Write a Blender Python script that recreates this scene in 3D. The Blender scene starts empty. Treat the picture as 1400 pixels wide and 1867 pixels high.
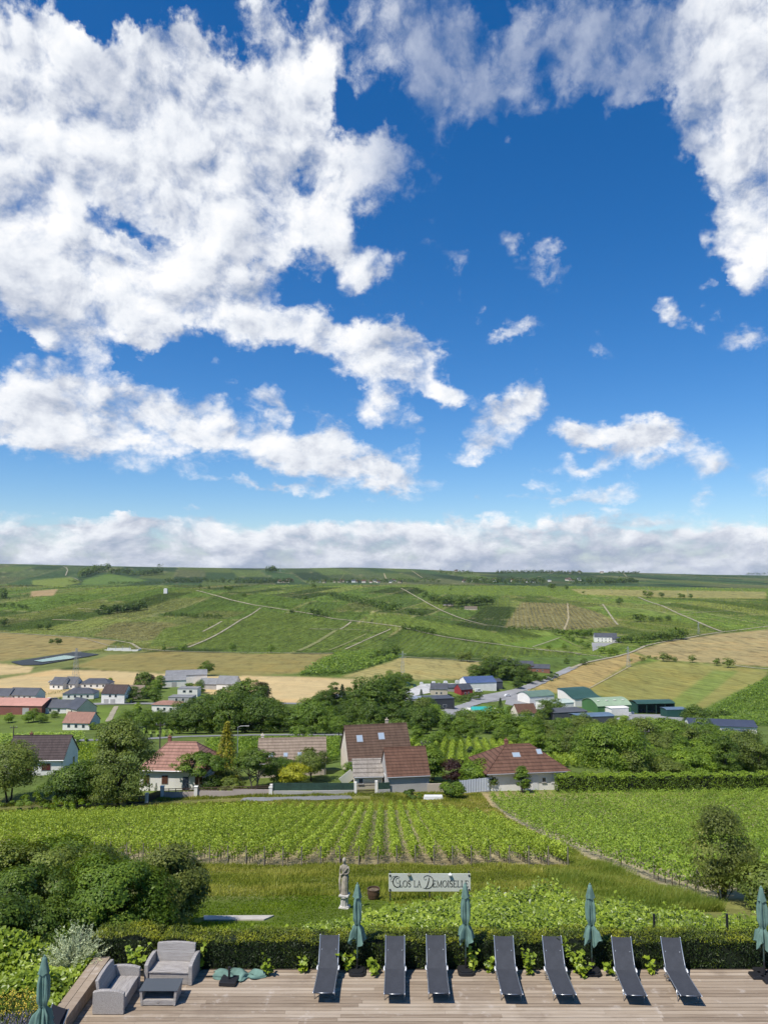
import bpy, bmesh, math, random
import numpy as np
from mathutils import Vector, Matrix
R = math.radians
SC = bpy.context.scene
COL = SC.collection
random.seed(7)
RNG = np.random.default_rng(7)
# ------------------------------------------------------------------ camera
CAMZ = 11.5
F = 1348.0            # focal length in photo pixels (photo 1400 x 1867)
PITCH = R(4.75)
cam_d = bpy.data.cameras.new('camera')
cam = bpy.data.objects.new('camera', cam_d); COL.objects.link(cam)
cam.location = (0, 0, CAMZ)
cam.rotation_euler = (R(90) + PITCH, 0, 0)
cam_d.sensor_fit = 'VERTICAL'; cam_d.sensor_height = 36.0
cam_d.lens = F / 1867 * 36.0
cam_d.clip_start = 0.1; cam_d.clip_end = 40000
SC.camera = cam
SC.view_settings.view_transform = 'Standard'
SC.view_settings.look = 'None'
SC.view_settings.gamma = 1
SC.view_settings.exposure = 0.50
SC.view_settings.use_curve_mapping = False
SC.cycles.max_bounces = 5; SC.cycles.diffuse_bounces = 3; SC.cycles.glossy_bounces = 2; SC.cycles.transmission_bounces = 3
SC.cycles.use_adaptive_sampling = True; SC.cycles.adaptive_threshold = 0.02

def ray(px, py):
    """unit-ish direction of a photo pixel (y component 1 along the ground for az 0)"""
    a = (px - 700) / F; b = (933.5 - py) / F
    c, s = math.cos(PITCH), math.sin(PITCH)
    return (a, c - b * s, s + b * c)
def azel(px, py):
    x, y, z = ray(px, py)
    return math.atan2(x, y), math.atan2(z, math.hypot(x, y))

# ------------------------------------------------------------------ sun and sky
SUN_EL = R(58)
SUN_DIR_AZ = R(-134)     # compass angle of the sun from +Y, towards -X (left, a little behind the camera)
sun_d = bpy.data.lights.new('sun', 'SUN'); sun_d.energy = 4.1; sun_d.angle = R(0.5)
sun_d.color = (1.0, 0.955, 0.88)
sun = bpy.data.objects.new('sun', sun_d); COL.objects.link(sun)
SUNV = Vector((math.cos(SUN_EL) * math.sin(SUN_DIR_AZ), math.cos(SUN_EL) * math.cos(SUN_DIR_AZ), math.sin(SUN_EL)))
sun.rotation_euler = SUNV.to_track_quat('Z', 'Y').to_euler()
sun.location = (-40, 20, 60)

world = bpy.data.worlds.new('World'); SC.world = world
world.use_nodes = True
wt = world.node_tree; wt.nodes.clear()
class NB:
    """tiny node-building helper"""
    def __init__(s, tree): s.t = tree; s.n = tree.nodes; s.l = tree.links
    def node(s, typ, **kw):
        n = s.n.new(typ)
        for k, v in kw.items(): setattr(n, k, v)
        return n
    def put(s, sock, v):
        if isinstance(v, bpy.types.NodeSocket): s.l.new(v, sock)
        elif isinstance(v, (tuple, list)) and len(v) == 3 and sock.type == 'RGBA': sock.default_value = (*v, 1)
        elif v is not None: sock.default_value = v
    def math(s, op, a, b=None, c=None, clamp=False):
        n = s.node('ShaderNodeMath', operation=op, use_clamp=clamp)
        s.put(n.inputs[0], a)
        if b is not None: s.put(n.inputs[1], b)
        if c is not None: s.put(n.inputs[2], c)
        return n.outputs[0]
    def vmath(s, op, a, b=None, scale=None):
        n = s.node('ShaderNodeVectorMath', operation=op)
        s.put(n.inputs[0], a)
        if b is not None: s.put(n.inputs[1], b)
        if scale is not None: s.put(n.inputs['Scale'], scale)
        return n.outputs[1] if op in ('LENGTH', 'DOT_PRODUCT', 'DISTANCE') else n.outputs[0]
    def noise(s, vec, scale, detail=4, rough=0.55, dist=0.0, out=0, dims='3D', lac=2.0):
        n = s.node('ShaderNodeTexNoise', noise_dimensions=dims)
        if vec is not None: s.put(n.inputs['Vector'], vec)
        s.put(n.inputs['Scale'], scale); n.inputs['Detail'].default_value = detail
        n.inputs['Roughness'].default_value = rough; n.inputs['Distortion'].default_value = dist
        n.inputs['Lacunarity'].default_value = lac
        return n.outputs[out]
    def ramp(s, f, stops, mode='LINEAR'):
        n = s.node('ShaderNodeValToRGB'); cr = n.color_ramp; cr.interpolation = mode
        while len(cr.elements) < len(stops): cr.elements.new(0.5)
        for e, (p, c) in zip(cr.elements, stops):
            e.position = p; e.color = (*c, 1) if len(c) == 3 else c
        s.put(n.inputs[0], f); return n.outputs[0]
    def mix(s, f, a, b, mode='MIX'):
        n = s.node('ShaderNodeMix', data_type='RGBA', blend_type=mode)
        s.put(n.inputs[0], f); s.put(n.inputs[6], a); s.put(n.inputs[7], b); return n.outputs[2]
    def rng(s, v, a, b, c=0.0, d=1.0, smooth=True):
        n = s.node('ShaderNodeMapRange', interpolation_type='SMOOTHSTEP' if smooth else 'LINEAR')
        s.put(n.inputs[0], v)
        for i, k in enumerate((a, b, c, d)): s.put(n.inputs[i + 1], k)
        return n.outputs[0]
    def comb(s, x, y, z):
        n = s.node('ShaderNodeCombineXYZ')
        for i, k in enumerate((x, y, z)): s.put(n.inputs[i], k)
        return n.outputs[0]
    def sep(s, v):
        n = s.node('ShaderNodeSeparateXYZ'); s.put(n.inputs[0], v); return n.outputs

# cloud groups of the sky: photo pixel centre, radii, tilt (degrees, clockwise on the picture), weight
CLOUDS = [
 (200,250,400,290,0,1.7),(90,160,250,170,0,1.0),(300,120,240,120,-8,.9),(480,180,190,130,0,1.2),(400,330,230,230,0,1.2),
 (575,80,75,130,8,.95),(480,35,75,62,20,.9),(560,270,120,170,-25,1.1),(655,310,115,85,-35,1.0),(600,425,110,62,-20,1.1),
 (690,270,60,50,0,.5),(465,420,90,120,0,.7),(40,385,180,130,0,1.2),(90,480,300,90,14,1.3),(260,530,270,62,20,1.15),(350,480,130,70,0,.5),
 (450,570,230,75,14,1.2),(620,625,190,70,12,1.15),(735,665,150,70,14,1.2),(800,695,90,34,16,.9),(130,590,190,90,20,.85),(165,660,90,80,60,.7),(30,560,130,80,0,.7),
 (255,590,110,60,10,.8),(40,680,70,40,0,.35),(270,628,75,24,5,.5),
 (680,490,110,52,-25,.85),(650,460,70,60,0,.45),(800,475,74,32,35,.66),(745,400,60,24,10,.4),(755,552,28,24,0,.5),(890,553,26,30,0,.45),
 (70,755,190,75,4,1.3),(20,745,150,80,0,.8),(200,725,110,36,0,.75),(180,810,220,52,10,.9),(320,770,130,60,-10,.8),(400,745,80,75,0,1.0),(430,800,240,48,4,.95),
 (495,745,45,50,0,.7),(560,800,110,70,0,.75),(610,795,60,55,0,.6),(640,850,200,40,4,1.05),(500,885,150,17,2,.9),(690,880,130,34,3,.9),
 (700,755,90,46,5,.7),(705,725,80,30,-20,.45),(750,800,36,60,0,.45),(910,765,105,62,-28,1.0),(940,740,60,36,0,.6),(880,810,70,28,0,.5),
 (1130,810,150,58,3,1.25),(1060,775,66,40,0,.9),(1055,850,60,36,0,.8),(1190,800,90,36,8,.7),(1000,850,60,44,0,.45),(990,845,40,40,0,.35),
 (1115,893,76,26,-6,.75),(1000,915,150,15,-3,.6),(880,915,100,14,0,.6),(970,893,60,16,0,.5),(1300,838,62,36,-12,.8),(1285,890,40,44,0,.45),(1385,860,55,50,0,.6),(1375,900,70,22,0,.45),
 (1340,605,66,48,-5,1.0),(1250,580,34,40,0,.75),(975,592,76,32,-30,.7),(910,632,56,18,-12,.5),(1020,612,36,34,0,.4),(985,485,56,26,18,.55),(1022,520,34,26,0,.42),(916,440,34,40,0,.8),(908,262,24,30,0,.7),
 (765,325,34,28,0,.45),(1110,660,60,30,0,.28),(1312,682,36,24,0,.3),(1130,605,40,26,0,.25),(1290,525,40,30,0,.25),
 (1405,170,170,250,0,1.2),(1385,330,150,130,0,1.15),(1350,250,110,170,15,.8),(1420,420,110,80,0,.8),(1225,140,120,110,0,.9),(1300,45,180,120,0,.75),(1130,60,170,110,-10,.75),
 (1090,130,90,110,10,.6),(930,100,200,110,-18,.72),(860,160,120,90,-20,.5),(780,70,170,120,0,.62),(700,60,110,120,0,.5),(1010,60,150,110,0,.5),(790,250,110,80,-15,.38),(970,245,90,46,-25,.42),
 (1250,225,80,90,0,.35),
 (80,985,330,56,0,1.25),(420,993,360,54,0,1.25),(620,975,190,44,0,.75),(800,986,330,58,0,1.3),(980,970,190,44,0,.7),(1060,988,330,48,0,.85),(1290,990,260,40,0,.75),(1200,945,190,34,0,.6),(1380,1000,200,50,0,.9),
 (700,1025,1300,44,0,2.0),(280,955,150,36,0,.6),
]
HOLES = [
 (1080,300,260,110,0,.9),(900,330,160,90,0,.6),(1180,420,120,120,0,.6),(1060,560,40,200,0,.3),
 (200,2,360,52,0,1.5),(425,95,70,60,30,.8),(8,150,45,60,0,.7),(490,275,45,75,-25,.75),(560,350,50,55,-30,.8),(95,395,60,40,0,.5),(190,400,110,38,20,.75),(310,455,150,38,28,.75),
 (455,465,30,26,0,.8),(10,520,60,40,0,.5),(100,530,110,26,15,.5),(215,560,60,40,40,.45),(60,625,70,24,10,.8),(640,190,40,80,0,.7),(545,40,30,60,0,.6),(500,140,40,30,0,.4),
 (60,280,60,30,0,.35),(1150,90,90,36,-10,.6),(1340,65,60,24,-15,.6),(1220,20,60,50,0,.4),(1000,60,60,90,10,.5),(890,40,50,70,20,.5),(1080,250,90,50,0,.5),(700,200,60,70,0,.4),(1180,190,36,60,0,.45),(1070,826,30,24,0,.6),(30,110,50,24,0,.4),
 (250,660,140,46,6,.7),(20,900,500,26,2,.8),(1000,840,80,60,0,.25),(860,870,60,30,0,.5),(540,770,40,40,0,.35),(650,770,40,50,0,.5),(290,800,120,14,10,.35),(560,835,160,12,4,.4),(1180,965,180,14,0,.5),
]
def build_world():
    b = NB(wt)
    sky = b.node('ShaderNodeTexSky', sky_type='NISHITA', sun_disc=False)
    sky.sun_elevation = SUN_EL; sky.sun_rotation = SUN_DIR_AZ
    sky.altitude = 300; sky.air_density = 1.0; sky.dust_density = 0.35; sky.ozone_density = 3.0
    tc = b.node('ShaderNodeTexCoord')
    d = b.vmath('NORMALIZE', tc.outputs['Generated'])
    x, y, z = b.sep(d)
    az = b.math('ARCTAN2', x, y); el = b.math('ARCSINE', z)
    ec = b.math('ADD', b.math('MAXIMUM', el, -0.05), 0.13)
    p = b.comb(b.math('MULTIPLY', az, 2.0), b.math('MULTIPLY_ADD', el, 1.9, b.math('MULTIPLY', b.math('LOGARITHM', ec, math.e), 0.30)), 0.0)
    w1 = b.noise(p, 4.0, 6, 0.58, out=1, dims='2D')
    w2 = b.noise(p, 24.0, 3, 0.6, out=1, dims='2D')
    ws1 = b.vmath('SUBTRACT', w1, (0.5, 0.5, 0.5)); ws2 = b.vmath('SUBTRACT', w2, (0.5, 0.5, 0.5))
    ae = b.comb(az, el, 0.0)
    dist = b.rng(el, 0.0, 0.35, 0.5, 1.0)
    ae = b.vmath('ADD', ae, b.vmath('MULTIPLY', b.vmath('SCALE', ws1, scale=b.math('MULTIPLY', dist, 0.13)), (1, 0.9, 0)))
    ae = b.vmath('ADD', ae, b.vmath('MULTIPLY', b.vmath('SCALE', ws2, scale=b.math('MULTIPLY', dist, 0.022)), (1, 1, 0)))
    acc = hol = None
    for (cx, cy, rx, ry, rot, w) in CLOUDS + [(*h[:5], -h[5]) for h in HOLES]:
        a0, e0 = azel(cx, cy)
        m = b.node('ShaderNodeMapping', vector_type='TEXTURE')
        m.inputs['Location'].default_value = (a0, e0, 0)
        m.inputs['Rotation'].default_value = (0, 0, -R(rot))
        m.inputs['Scale'].default_value = (rx / F * 1.02, ry / F * 1.02, 1)
        b.put(m.inputs[0], ae)
        g = b.node('ShaderNodeTexGradient', gradient_type='SPHERICAL'); b.put(g.inputs[0], m.outputs[0])
        if w > 0: acc = b.math('MULTIPLY_ADD', g.outputs[1], w, acc if acc is not None else 0.0)
        else: hol = b.math('MULTIPLY_ADD', g.outputs[1], -w, hol if hol is not None else 0.0)
    mask = b.math('MINIMUM', b.math('MULTIPLY', acc, 0.98), 1.55)
    mask = b.math('SUBTRACT', mask, b.math('MULTIPLY', hol, 1.0), clamp=True)
    n1 = b.noise(p, 5.2, 8, 0.60, dist=0.2, dims='2D')
    s = SUNV
    n2 = b.noise(b.vmath('ADD', p, (-.030, .045, 0)), 5.2, 5, 0.60, dist=0.2, dims='2D')
    n3 = b.noise(p, 15.0, 6, 0.62, dist=0.6, dims='2D')
    vo = b.node('ShaderNodeTexVoronoi', voronoi_dimensions='2D', feature='SMOOTH_F1', normalize=True)
    pw = b.vmath('ADD', p, b.vmath('SCALE', ws2, scale=0.05))
    b.put(vo.inputs['Vector'], pw); vo.inputs['Scale'].default_value = 9.0; vo.inputs['Detail'].default_value = 4.0; vo.inputs['Roughness'].default_value = 0.55; vo.inputs['Smoothness'].default_value = 0.35
    vo2 = b.node('ShaderNodeTexVoronoi', voronoi_dimensions='2D', feature='SMOOTH_F1', normalize=True)
    b.put(vo2.inputs['Vector'], b.vmath('ADD', pw, (-.018, .030, 0))); vo2.inputs['Scale'].default_value = 9.0; vo2.inputs['Detail'].default_value = 3.0; vo2.inputs['Roughness'].default_value = 0.5; vo2.inputs['Smoothness'].default_value = 0.6
    v1 = vo.outputs['Distance']; v2 = vo2.outputs['Distance']
    # density: layout mask eroded by fractal noise
    dn = b.math('ADD', mask, b.math('MULTIPLY', b.math('SUBTRACT', n1, 0.5), 1.35))
    dn = b.math('ADD', dn, b.math('MULTIPLY', b.math('SUBTRACT', n3, 0.5), 0.62))
    dn = b.math('ADD', dn, b.math('MULTIPLY', b.math('SUBTRACT', 0.34, v1), 1.1))
    dn = b.math('MULTIPLY', b.math('SUBTRACT', dn, 0.16), b.rng(mask, 0.02, 0.16))
    alpha = b.rng(dn, 0.12, 0.98)
    alpha = b.math('POWER', alpha, 0.95)
    # light and shade of the cloud body
    lit = b.math('MULTIPLY_ADD', b.math('SUBTRACT', n1, n2), 2.1, 0.60)
    lit = b.math('ADD', lit, b.math('MULTIPLY', b.math('SUBTRACT', v2, v1), 1.0))
    thick = b.rng(dn, 0.5, 1.6)
    lit = b.math('ADD', b.math('MULTIPLY', lit, b.math('SUBTRACT', 1.0, b.math('MULTIPLY', thick, 0.58))), b.math('MULTIPLY', thick, 0.36))
    # broad soft light and shade inside the thick masses
    lit = b.math('ADD', lit, b.math('MULTIPLY', b.math('SUBTRACT', b.noise(p, 2.6, 3, .5, dims='2D'), 0.5), 0.75))
    # higher, thinner, greyer cloud on the right; grey undersides in the low bank
    lowbank = b.rng(el, 0.075, 0.0)
    lit = b.math('SUBTRACT', lit, b.math('MULTIPLY', lowbank, 0.34))
    vr = b.math('MULTIPLY', b.math('MULTIPLY', b.rng(az, -0.08, 0.06), b.rng(az, 0.46, 0.34)), b.rng(el, 0.36, 0.50))
    lit = b.math('SUBTRACT', lit, b.math('MULTIPLY', vr, 0.22))
    alpha = b.math('MULTIPLY', alpha, b.math('SUBTRACT', 1.0, b.math('MULTIPLY', vr, 0.55)))
    cc = b.ramp(lit, [(0.0, (.36, .42, .54)), (0.35, (.56, .60, .69)), (0.7, (.80, .83, .88)), (1.0, (.95, .95, .96))])
    SKYK = 0.10
    cc = b.mix(1.0, cc, (0.77 / SKYK,) * 3, 'MULTIPLY')
    hs = b.node('ShaderNodeHueSaturation'); b.put(hs.inputs['Color'], sky.outputs[0])
    hs.inputs['Saturation'].default_value = 1.38; hs.inputs['Value'].default_value = 0.86
    skyc = b.mix(b.rng(el, .035, -.02), b.vmath('MULTIPLY', hs.outputs[0], (.95, .98, 1.10)), (.45 / SKYK, .53 / SKYK, .63 / SKYK))
    col = b.mix(alpha, skyc, cc)
    bg = b.node('ShaderNodeBackground'); b.put(bg.inputs[0], col); bg.inputs[1].default_value = SKYK
    o = b.node('ShaderNodeOutputWorld'); b.l.new(bg.outputs[0], o.inputs[0])
build_world()
world.cycles.sampling_method = 'NONE'
# ------------------------------------------------------------------ helpers: tagging, meshes, materials
def tag(o, label=None, cat=None, group=None, kind=None):
    if label: o['label'] = label
    if cat: o['category'] = cat
    if group: o['group'] = group
    if kind: o['kind'] = kind
    return o
def empty(name, loc=(0, 0, 0), rz=0.0):
    o = bpy.data.objects.new(name, None); COL.objects.link(o)
    o.empty_display_size = 0.3
    o.location = loc; o.rotation_euler = (0, 0, rz); return o
def link(name, me, mats=None, parent=None, loc=(0, 0, 0), rz=0.0):
    o = bpy.data.objects.new(name, me); COL.objects.link(o)
    if mats is not None and len(me.materials) == 0:
        for m in (mats if isinstance(mats, (list, tuple)) else [mats]): me.materials.append(m)
    o.location = loc; o.rotation_euler = (0, 0, rz)
    if parent is not None: o.parent = parent
    return o
def np_mesh(name, V, Q, attr=None, smooth=False, tris=None, midx=None):
    """mesh from numpy: V (n,3), Q (m,4) quads and/or tris (k,3)"""
    me = bpy.data.meshes.new(name)
    V = np.asarray(V, np.float32)
    me.vertices.add(len(V)); me.vertices.foreach_set('co', V.ravel())
    idx = []; st = []; tot = []
    pos = 0
    if Q is not None and len(Q):
        Q = np.asarray(Q, np.int32); idx.append(Q.ravel()); st.append(np.arange(len(Q)) * 4); pos = len(Q) * 4
    if tris is not None and len(tris):
        tris = np.asarray(tris, np.int32); idx.append(tris.ravel()); st.append(pos + np.arange(len(tris)) * 3)
    idx = np.concatenate(idx).astype(np.int32); st = np.concatenate(st).astype(np.int32)
    me.loops.add(len(idx)); me.loops.foreach_set('vertex_index', idx)
    me.polygons.add(len(st)); me.polygons.foreach_set('loop_start', st)
    if attr:
        for k, a in attr.items():
            a = np.asarray(a, np.float32)
            if a.ndim == 1:
                at = me.attributes.new(k, 'FLOAT', 'POINT'); at.data.foreach_set('value', a)
            else:
                at = me.attributes.new(k, 'FLOAT_COLOR', 'POINT')
                c = np.ones((len(a), 4), np.float32); c[:, :3] = a[:, :3]; at.data.foreach_set('color', c.ravel())
    if midx is not None: me.polygons.foreach_set('material_index', np.asarray(midx, np.int32))
    me.polygons.foreach_set('use_smooth', np.full(len(st), bool(smooth)))
    me.update(calc_edges=True)
    return me
MATS = {}
def mat(name, col=(.5, .5, .5), rough=0.8, fn=None, metal=0.0, spec=0.3):
    if name in MATS: return MATS[name]
    m = bpy.data.materials.new(name); m.use_nodes = True
    b = NB(m.node_tree); p = m.node_tree.nodes['Principled BSDF']
    p.inputs['Base Color'].default_value = (*col, 1); p.inputs['Roughness'].default_value = rough
    p.inputs['Metallic'].default_value = metal; p.inputs['Specular IOR Level'].default_value = spec
    if fn: fn(b, p)
    m.use_backface_culling = False
    MATS[name] = m; return m
def speckle(c, amt=0.25, scale=8.0, rough=0.8, dirt=None, bump=0.0, spec=0.3):
    """material function: base colour broken by two noises"""
    def fn(b, p):
        tc = b.node('ShaderNodeTexCoord')
        n = b.noise(tc.outputs['Object'], scale, 6, 0.65)
        n2 = b.noise(tc.outputs['Object'], scale * 0.17, 3, 0.6)
        f = b.math('MULTIPLY_ADD', b.math('ADD', n, n2), 1.0, -0.5)
        lo = tuple(max(0, x * (1 - amt)) for x in c); hi = tuple(x * (1 + amt) for x in c)
        col = b.ramp(f, [(0.25, lo), (0.75, hi)])
        if dirt: col = b.mix(b.rng(n2, 0.5, 0.72, 0, 0.7), col, dirt)
        b.put(p.inputs['Base Color'], col)
        if bump:
            bp = b.node('ShaderNodeBump'); bp.inputs['Strength'].default_value = bump; b.put(bp.inputs['Height'], n)
            b.put(p.inputs['Normal'], bp.outputs[0])
    return fn

# ------------------------------------------------------------------ the terrain: control lines (photo x, photo y, distance along +Y)
NU, UMAX = 1200, 0.75
UG = np.linspace(-UMAX, UMAX, NU)
def pix_uw(px, py):
    x, y, z = ray(px, py); return x / y, z / y
def line_pix(pts, smooth=20):
    us = []; ys = []; zs = []
    for px, py, Y in pts:
        u, w = pix_uw(px, py); us.append(u); ys.append(Y); zs.append(CAMZ + Y * w)
    o = np.argsort(us); us = np.array(us)[o]; ys = np.array(ys, float)[o]; zs = np.array(zs)[o]
    Y = np.interp(UG, us, ys); Z = np.interp(UG, us, zs)
    k = np.exp(-0.5 * (np.arange(-3 * smooth, 3 * smooth + 1) / smooth) ** 2); k /= k.sum()
    pad = 3 * smooth
    f = lambda a: np.convolve(np.pad(a, pad, mode='edge'), k, 'valid')
    return f(Y), f(Z)
def line_const(Y, z): return np.full(NU, float(Y)), np.full(NU, float(z))
LINES = [
 line_const(6, -0.7), line_const(24, -0.8), line_const(33, -2.95), line_const(50, -7.55), line_const(76, -14.2),
 line_pix([(-100,1500,100),(400,1481,100),(860,1478,100),(1400,1461,102)]),
 line_pix([(-100,1478,112),(200,1466,112),(500,1456,112),(900,1452,112),(1400,1447,112)]),
 line_pix([(-100,1432,130),(300,1424,130),(700,1410,130),(1000,1420,130),(1400,1425,130)]),
 line_pix([(-100,1398,155),(700,1388,155),(1000,1394,155),(1500,1400,155)]),
 line_pix([(-100,1352,225),(270,1348,225),(700,1342,225),(1000,1348,225),(1500,1370,225)]),
 line_pix([(-100,1332,300),(640,1320,300),(1000,1322,310),(1400,1358,285)]),
 line_pix([(-100,1285,380),(200,1282,377),(600,1283,390),(880,1297,410),(1100,1305,430),(1400,1335,360)]),
 line_pix([(-100,1250,470),(350,1257,455),(600,1255,480),(900,1265,520),(1150,1284,520),(1400,1297,480)]),
 line_pix([(-100,1215,600),(300,1210,620),(700,1205,660),(900,1205,680),(1150,1205,720),(1400,1225,640)]),
 line_pix([(-100,1152,950),(150,1158,960),(260,1175,850),(620,1190,780),(900,1198,760),(1080,1193,800),(1200,1170,900),(1400,1165,930)]),
 line_pix([(-100,1120,1200),(200,1115,1250),(460,1130,1130),(700,1150,1000),(888,1165,900),(1080,1170,930),(1250,1140,1100),(1400,1140,1100)]),
 line_pix([(-100,1112,1300),(0,1103,1350),(150,1074,1650),(257,1067,1750),(420,1078,1500),(614,1101,1300),(734,1120,1150),(803,1132,1080),(888,1147,1000),(1080,1150,1080),(1250,1115,1300),(1400,1115,1300)]),
 line_pix([(-100,1110,1500),(0,1101,1550),(150,1078,1850),(257,1072,1950),(420,1086,1700),(614,1106,1480),(734,1116,1300),(800,1126,1200),(888,1137,1150),(1080,1128,1250),(1250,1095,1500),(1400,1095,1500)]),
 line_pix([(-100,1085,2000),(150,1072,2200),(257,1070,2300),(420,1078,2050),(614,1088,1750),(734,1098,1600),(888,1105,1500),(1080,1100,1550),(1250,1082,1800),(1400,1085,1800)]),
 line_pix([(-100,1066,2500),(150,1066,2600),(420,1066.5,2500),(614,1066,2400),(800,1066,2300),(1000,1069,2300),(1250,1071,2300),(1400,1073,2300)]),
 line_pix([(-100,1066,2800),(420,1069,2800),(800,1069,2700),(1400,1075,2700)]),
 line_pix([(-100,1052,3250),(150,1055,3250),(420,1062,3300),(800,1063,3300),(1000,1063,3300),(1400,1069,3300)]),
 line_pix([(-100,1027,4600),(0,1028,4600),(180,1032,4600),(460,1036.5,4600),(560,1036,4600),(640,1034.5,4600),(760,1037.5,4800),(860,1043,5000),(1000,1043,5400),(1150,1044,5600),(1300,1048,5800),(1500,1050,5800)], 12),
 line_pix([(-100,1034,7000),(640,1040,7000),(860,1046,7000),(1500,1053,7000)]),
 line_pix([(-100,1046,11000),(1500,1056,11000)]),
]
def pchip_cols(YK, ZK, YR):
    """monotone cubic per column: YK, ZK (K, NU); YR (M,) -> (M, NU)"""
    K = len(YK); h = np.diff(YK, axis=0); dl = np.diff(ZK, axis=0) / h
    d = np.zeros_like(ZK)
    w1 = 2 * h[1:] + h[:-1]; w2 = h[1:] + 2 * h[:-1]
    with np.errstate(divide='ignore', invalid='ignore'):
        hm = (w1 + w2) / (w1 / dl[:-1] + w2 / dl[1:])
    d[1:-1] = np.where(dl[:-1] * dl[1:] > 0, hm, 0.0)
    d[0] = dl[0]; d[-1] = dl[-1]
    out = np.empty((len(YR), YK.shape[1]))
    cols = np.arange(YK.shape[1])
    for i, y in enumerate(YR):
        k = np.clip((YK <= y).sum(axis=0) - 1, 0, K - 2)
        y0 = YK[k, cols]; hh = h[k, cols]; t = np.clip((y - y0) / hh, 0, 1)
        z0 = ZK[k, cols]; z1 = ZK[k + 1, cols]; d0 = d[k, cols]; d1 = d[k + 1, cols]
        t2 = t * t; t3 = t2 * t
        out[i] = (2 * t3 - 3 * t2 + 1) * z0 + (t3 - 2 * t2 + t) * hh * d0 + (-2 * t3 + 3 * t2) * z1 + (t3 - t2) * hh * d1
    return out
def rows():
    r = [6.0]
    while r[-1] < 10500:
        y = r[-1]
        s = 0.03 if y < 20 else 0.012 if y < 300 else 0.008 if y < 700 else 0.0055 if y < 2400 else 0.009 if y < 6000 else 0.05
        r.append(y * (1 + s))
    return np.array(r)
YR = rows()
ZG = pchip_cols(np.array([l[0] for l in LINES]), np.array([l[1] for l in LINES]), YR)
# gentle natural unevenness, growing with distance
_gu, _gy = np.meshgrid(UG, np.log(YR))
_und = np.zeros_like(ZG)
for _i in range(14):
    _a = RNG.uniform(0, 2 * math.pi); _f = RNG.uniform(6, 60); _ph = RNG.uniform(0, 6.28)
    _und += np.sin(_f * (_gu * math.cos(_a) * 1.3 + _gy * math.sin(_a)) + _ph) / (1 + _f * 0.12)
_Y2 = YR[:, None]
ZG = ZG + _und * np.where(_Y2 < 45, 0.01, np.where(_Y2 < 300, 0.03, np.clip(_Y2 / 1000, 0.1, 1.0) * 0.55))
def zt(x, y):
    """terrain height"""
    y = min(max(y, YR[0]), YR[-1] - 1)
    fi = np.searchsorted(YR, y) - 1; fi = max(0, min(fi, len(YR) - 2))
    t = (y - YR[fi]) / (YR[fi + 1] - YR[fi])
    c = (x / y + UMAX) / (2 * UMAX) * (NU - 1); c = max(0, min(c, NU - 1.001)); ci = int(c); s = c - ci
    a = ZG[fi, ci] * (1 - s) + ZG[fi, ci + 1] * s; b = ZG[fi + 1, ci] * (1 - s) + ZG[fi + 1, ci + 1] * s
    return float(a * (1 - t) + b * t)
def zt_arr(x, y):
    y = np.clip(y, YR[0], YR[-1] - 1)
    fi = np.clip(np.searchsorted(YR, y) - 1, 0, len(YR) - 2)
    t = (y - YR[fi]) / (YR[fi + 1] - YR[fi])
    c = np.clip((x / y + UMAX) / (2 * UMAX) * (NU - 1), 0, NU - 1.001); ci = c.astype(int); s = c - ci
    a = ZG[fi, ci] * (1 - s) + ZG[fi, ci + 1] * s; b = ZG[fi + 1, ci] * (1 - s) + ZG[fi + 1, ci + 1] * s
    return a * (1 - t) + b * t
_SL = (ZG - CAMZ) / YR[:, None]
_SLM = np.maximum.accumulate(_SL, axis=0)
def T(px, py, ymin=24.0):
    """point of the terrain seen at a photo pixel (first hit beyond ymin)"""
    u, w = pix_uw(px, py)
    c = int(round(max(0, min((u + UMAX) / (2 * UMAX) * (NU - 1), NU - 1))))
    col = _SL[:, c]; i0 = np.searchsorted(YR, ymin)
    hit = np.nonzero(col[i0:] >= w)[0]
    if len(hit) == 0: y = YR[np.argmax(col)]
    else:
        i = i0 + hit[0]
        if i == i0: y = YR[i]
        else: y = YR[i - 1] + (YR[i] - YR[i - 1]) * (w - col[i - 1]) / (col[i] - col[i - 1] + 1e-12)
    x = u * y
    return Vector((x, y, zt(x, y)))
def atY(px, py, Y):
    """point at a photo pixel at forward distance Y"""
    u, w = pix_uw(px, py); return Vector((u * Y, Y, CAMZ + w * Y))
def onZ(px, py, z):
    """point at a photo pixel on the level z"""
    u, w = pix_uw(px, py); Y = (z - CAMZ) / w; return Vector((u * Y, Y, z))
def mpp(Y): return Y / F * 1.07        # metres per photo pixel at distance Y, roughly

# ------------------------------------------------------------------ land use painted onto the terrain vertices (crop colour, row direction, row strength)
XG = (UG[None, :] * YR[:, None]); YGm = np.repeat(YR[:, None], NU, 1)
def hash2(a, b, k=0):
    h = np.sin(a * 127.1 + b * 311.7 + k * 74.7) * 43758.5453
    return h - np.floor(h)
ALB = np.zeros(ZG.shape + (3,)); RDIR = np.zeros(ZG.shape); RAMP = np.zeros(ZG.shape); MOT = np.full(ZG.shape, 0.5)
def setc(m, c, rd=None, ra=None, mot=None):
    ALB[m] = c
    if rd is not None: RDIR[m] = rd
    if ra is not None: RAMP[m] = ra
    if mot is not None: MOT[m] = mot
# near: rough grass
setc(YGm < 9e9, (.085, .12, .028), 0, 0, .5)
setc(YGm < 118, (.14, .15, .05), 0, 0, .9)
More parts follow.
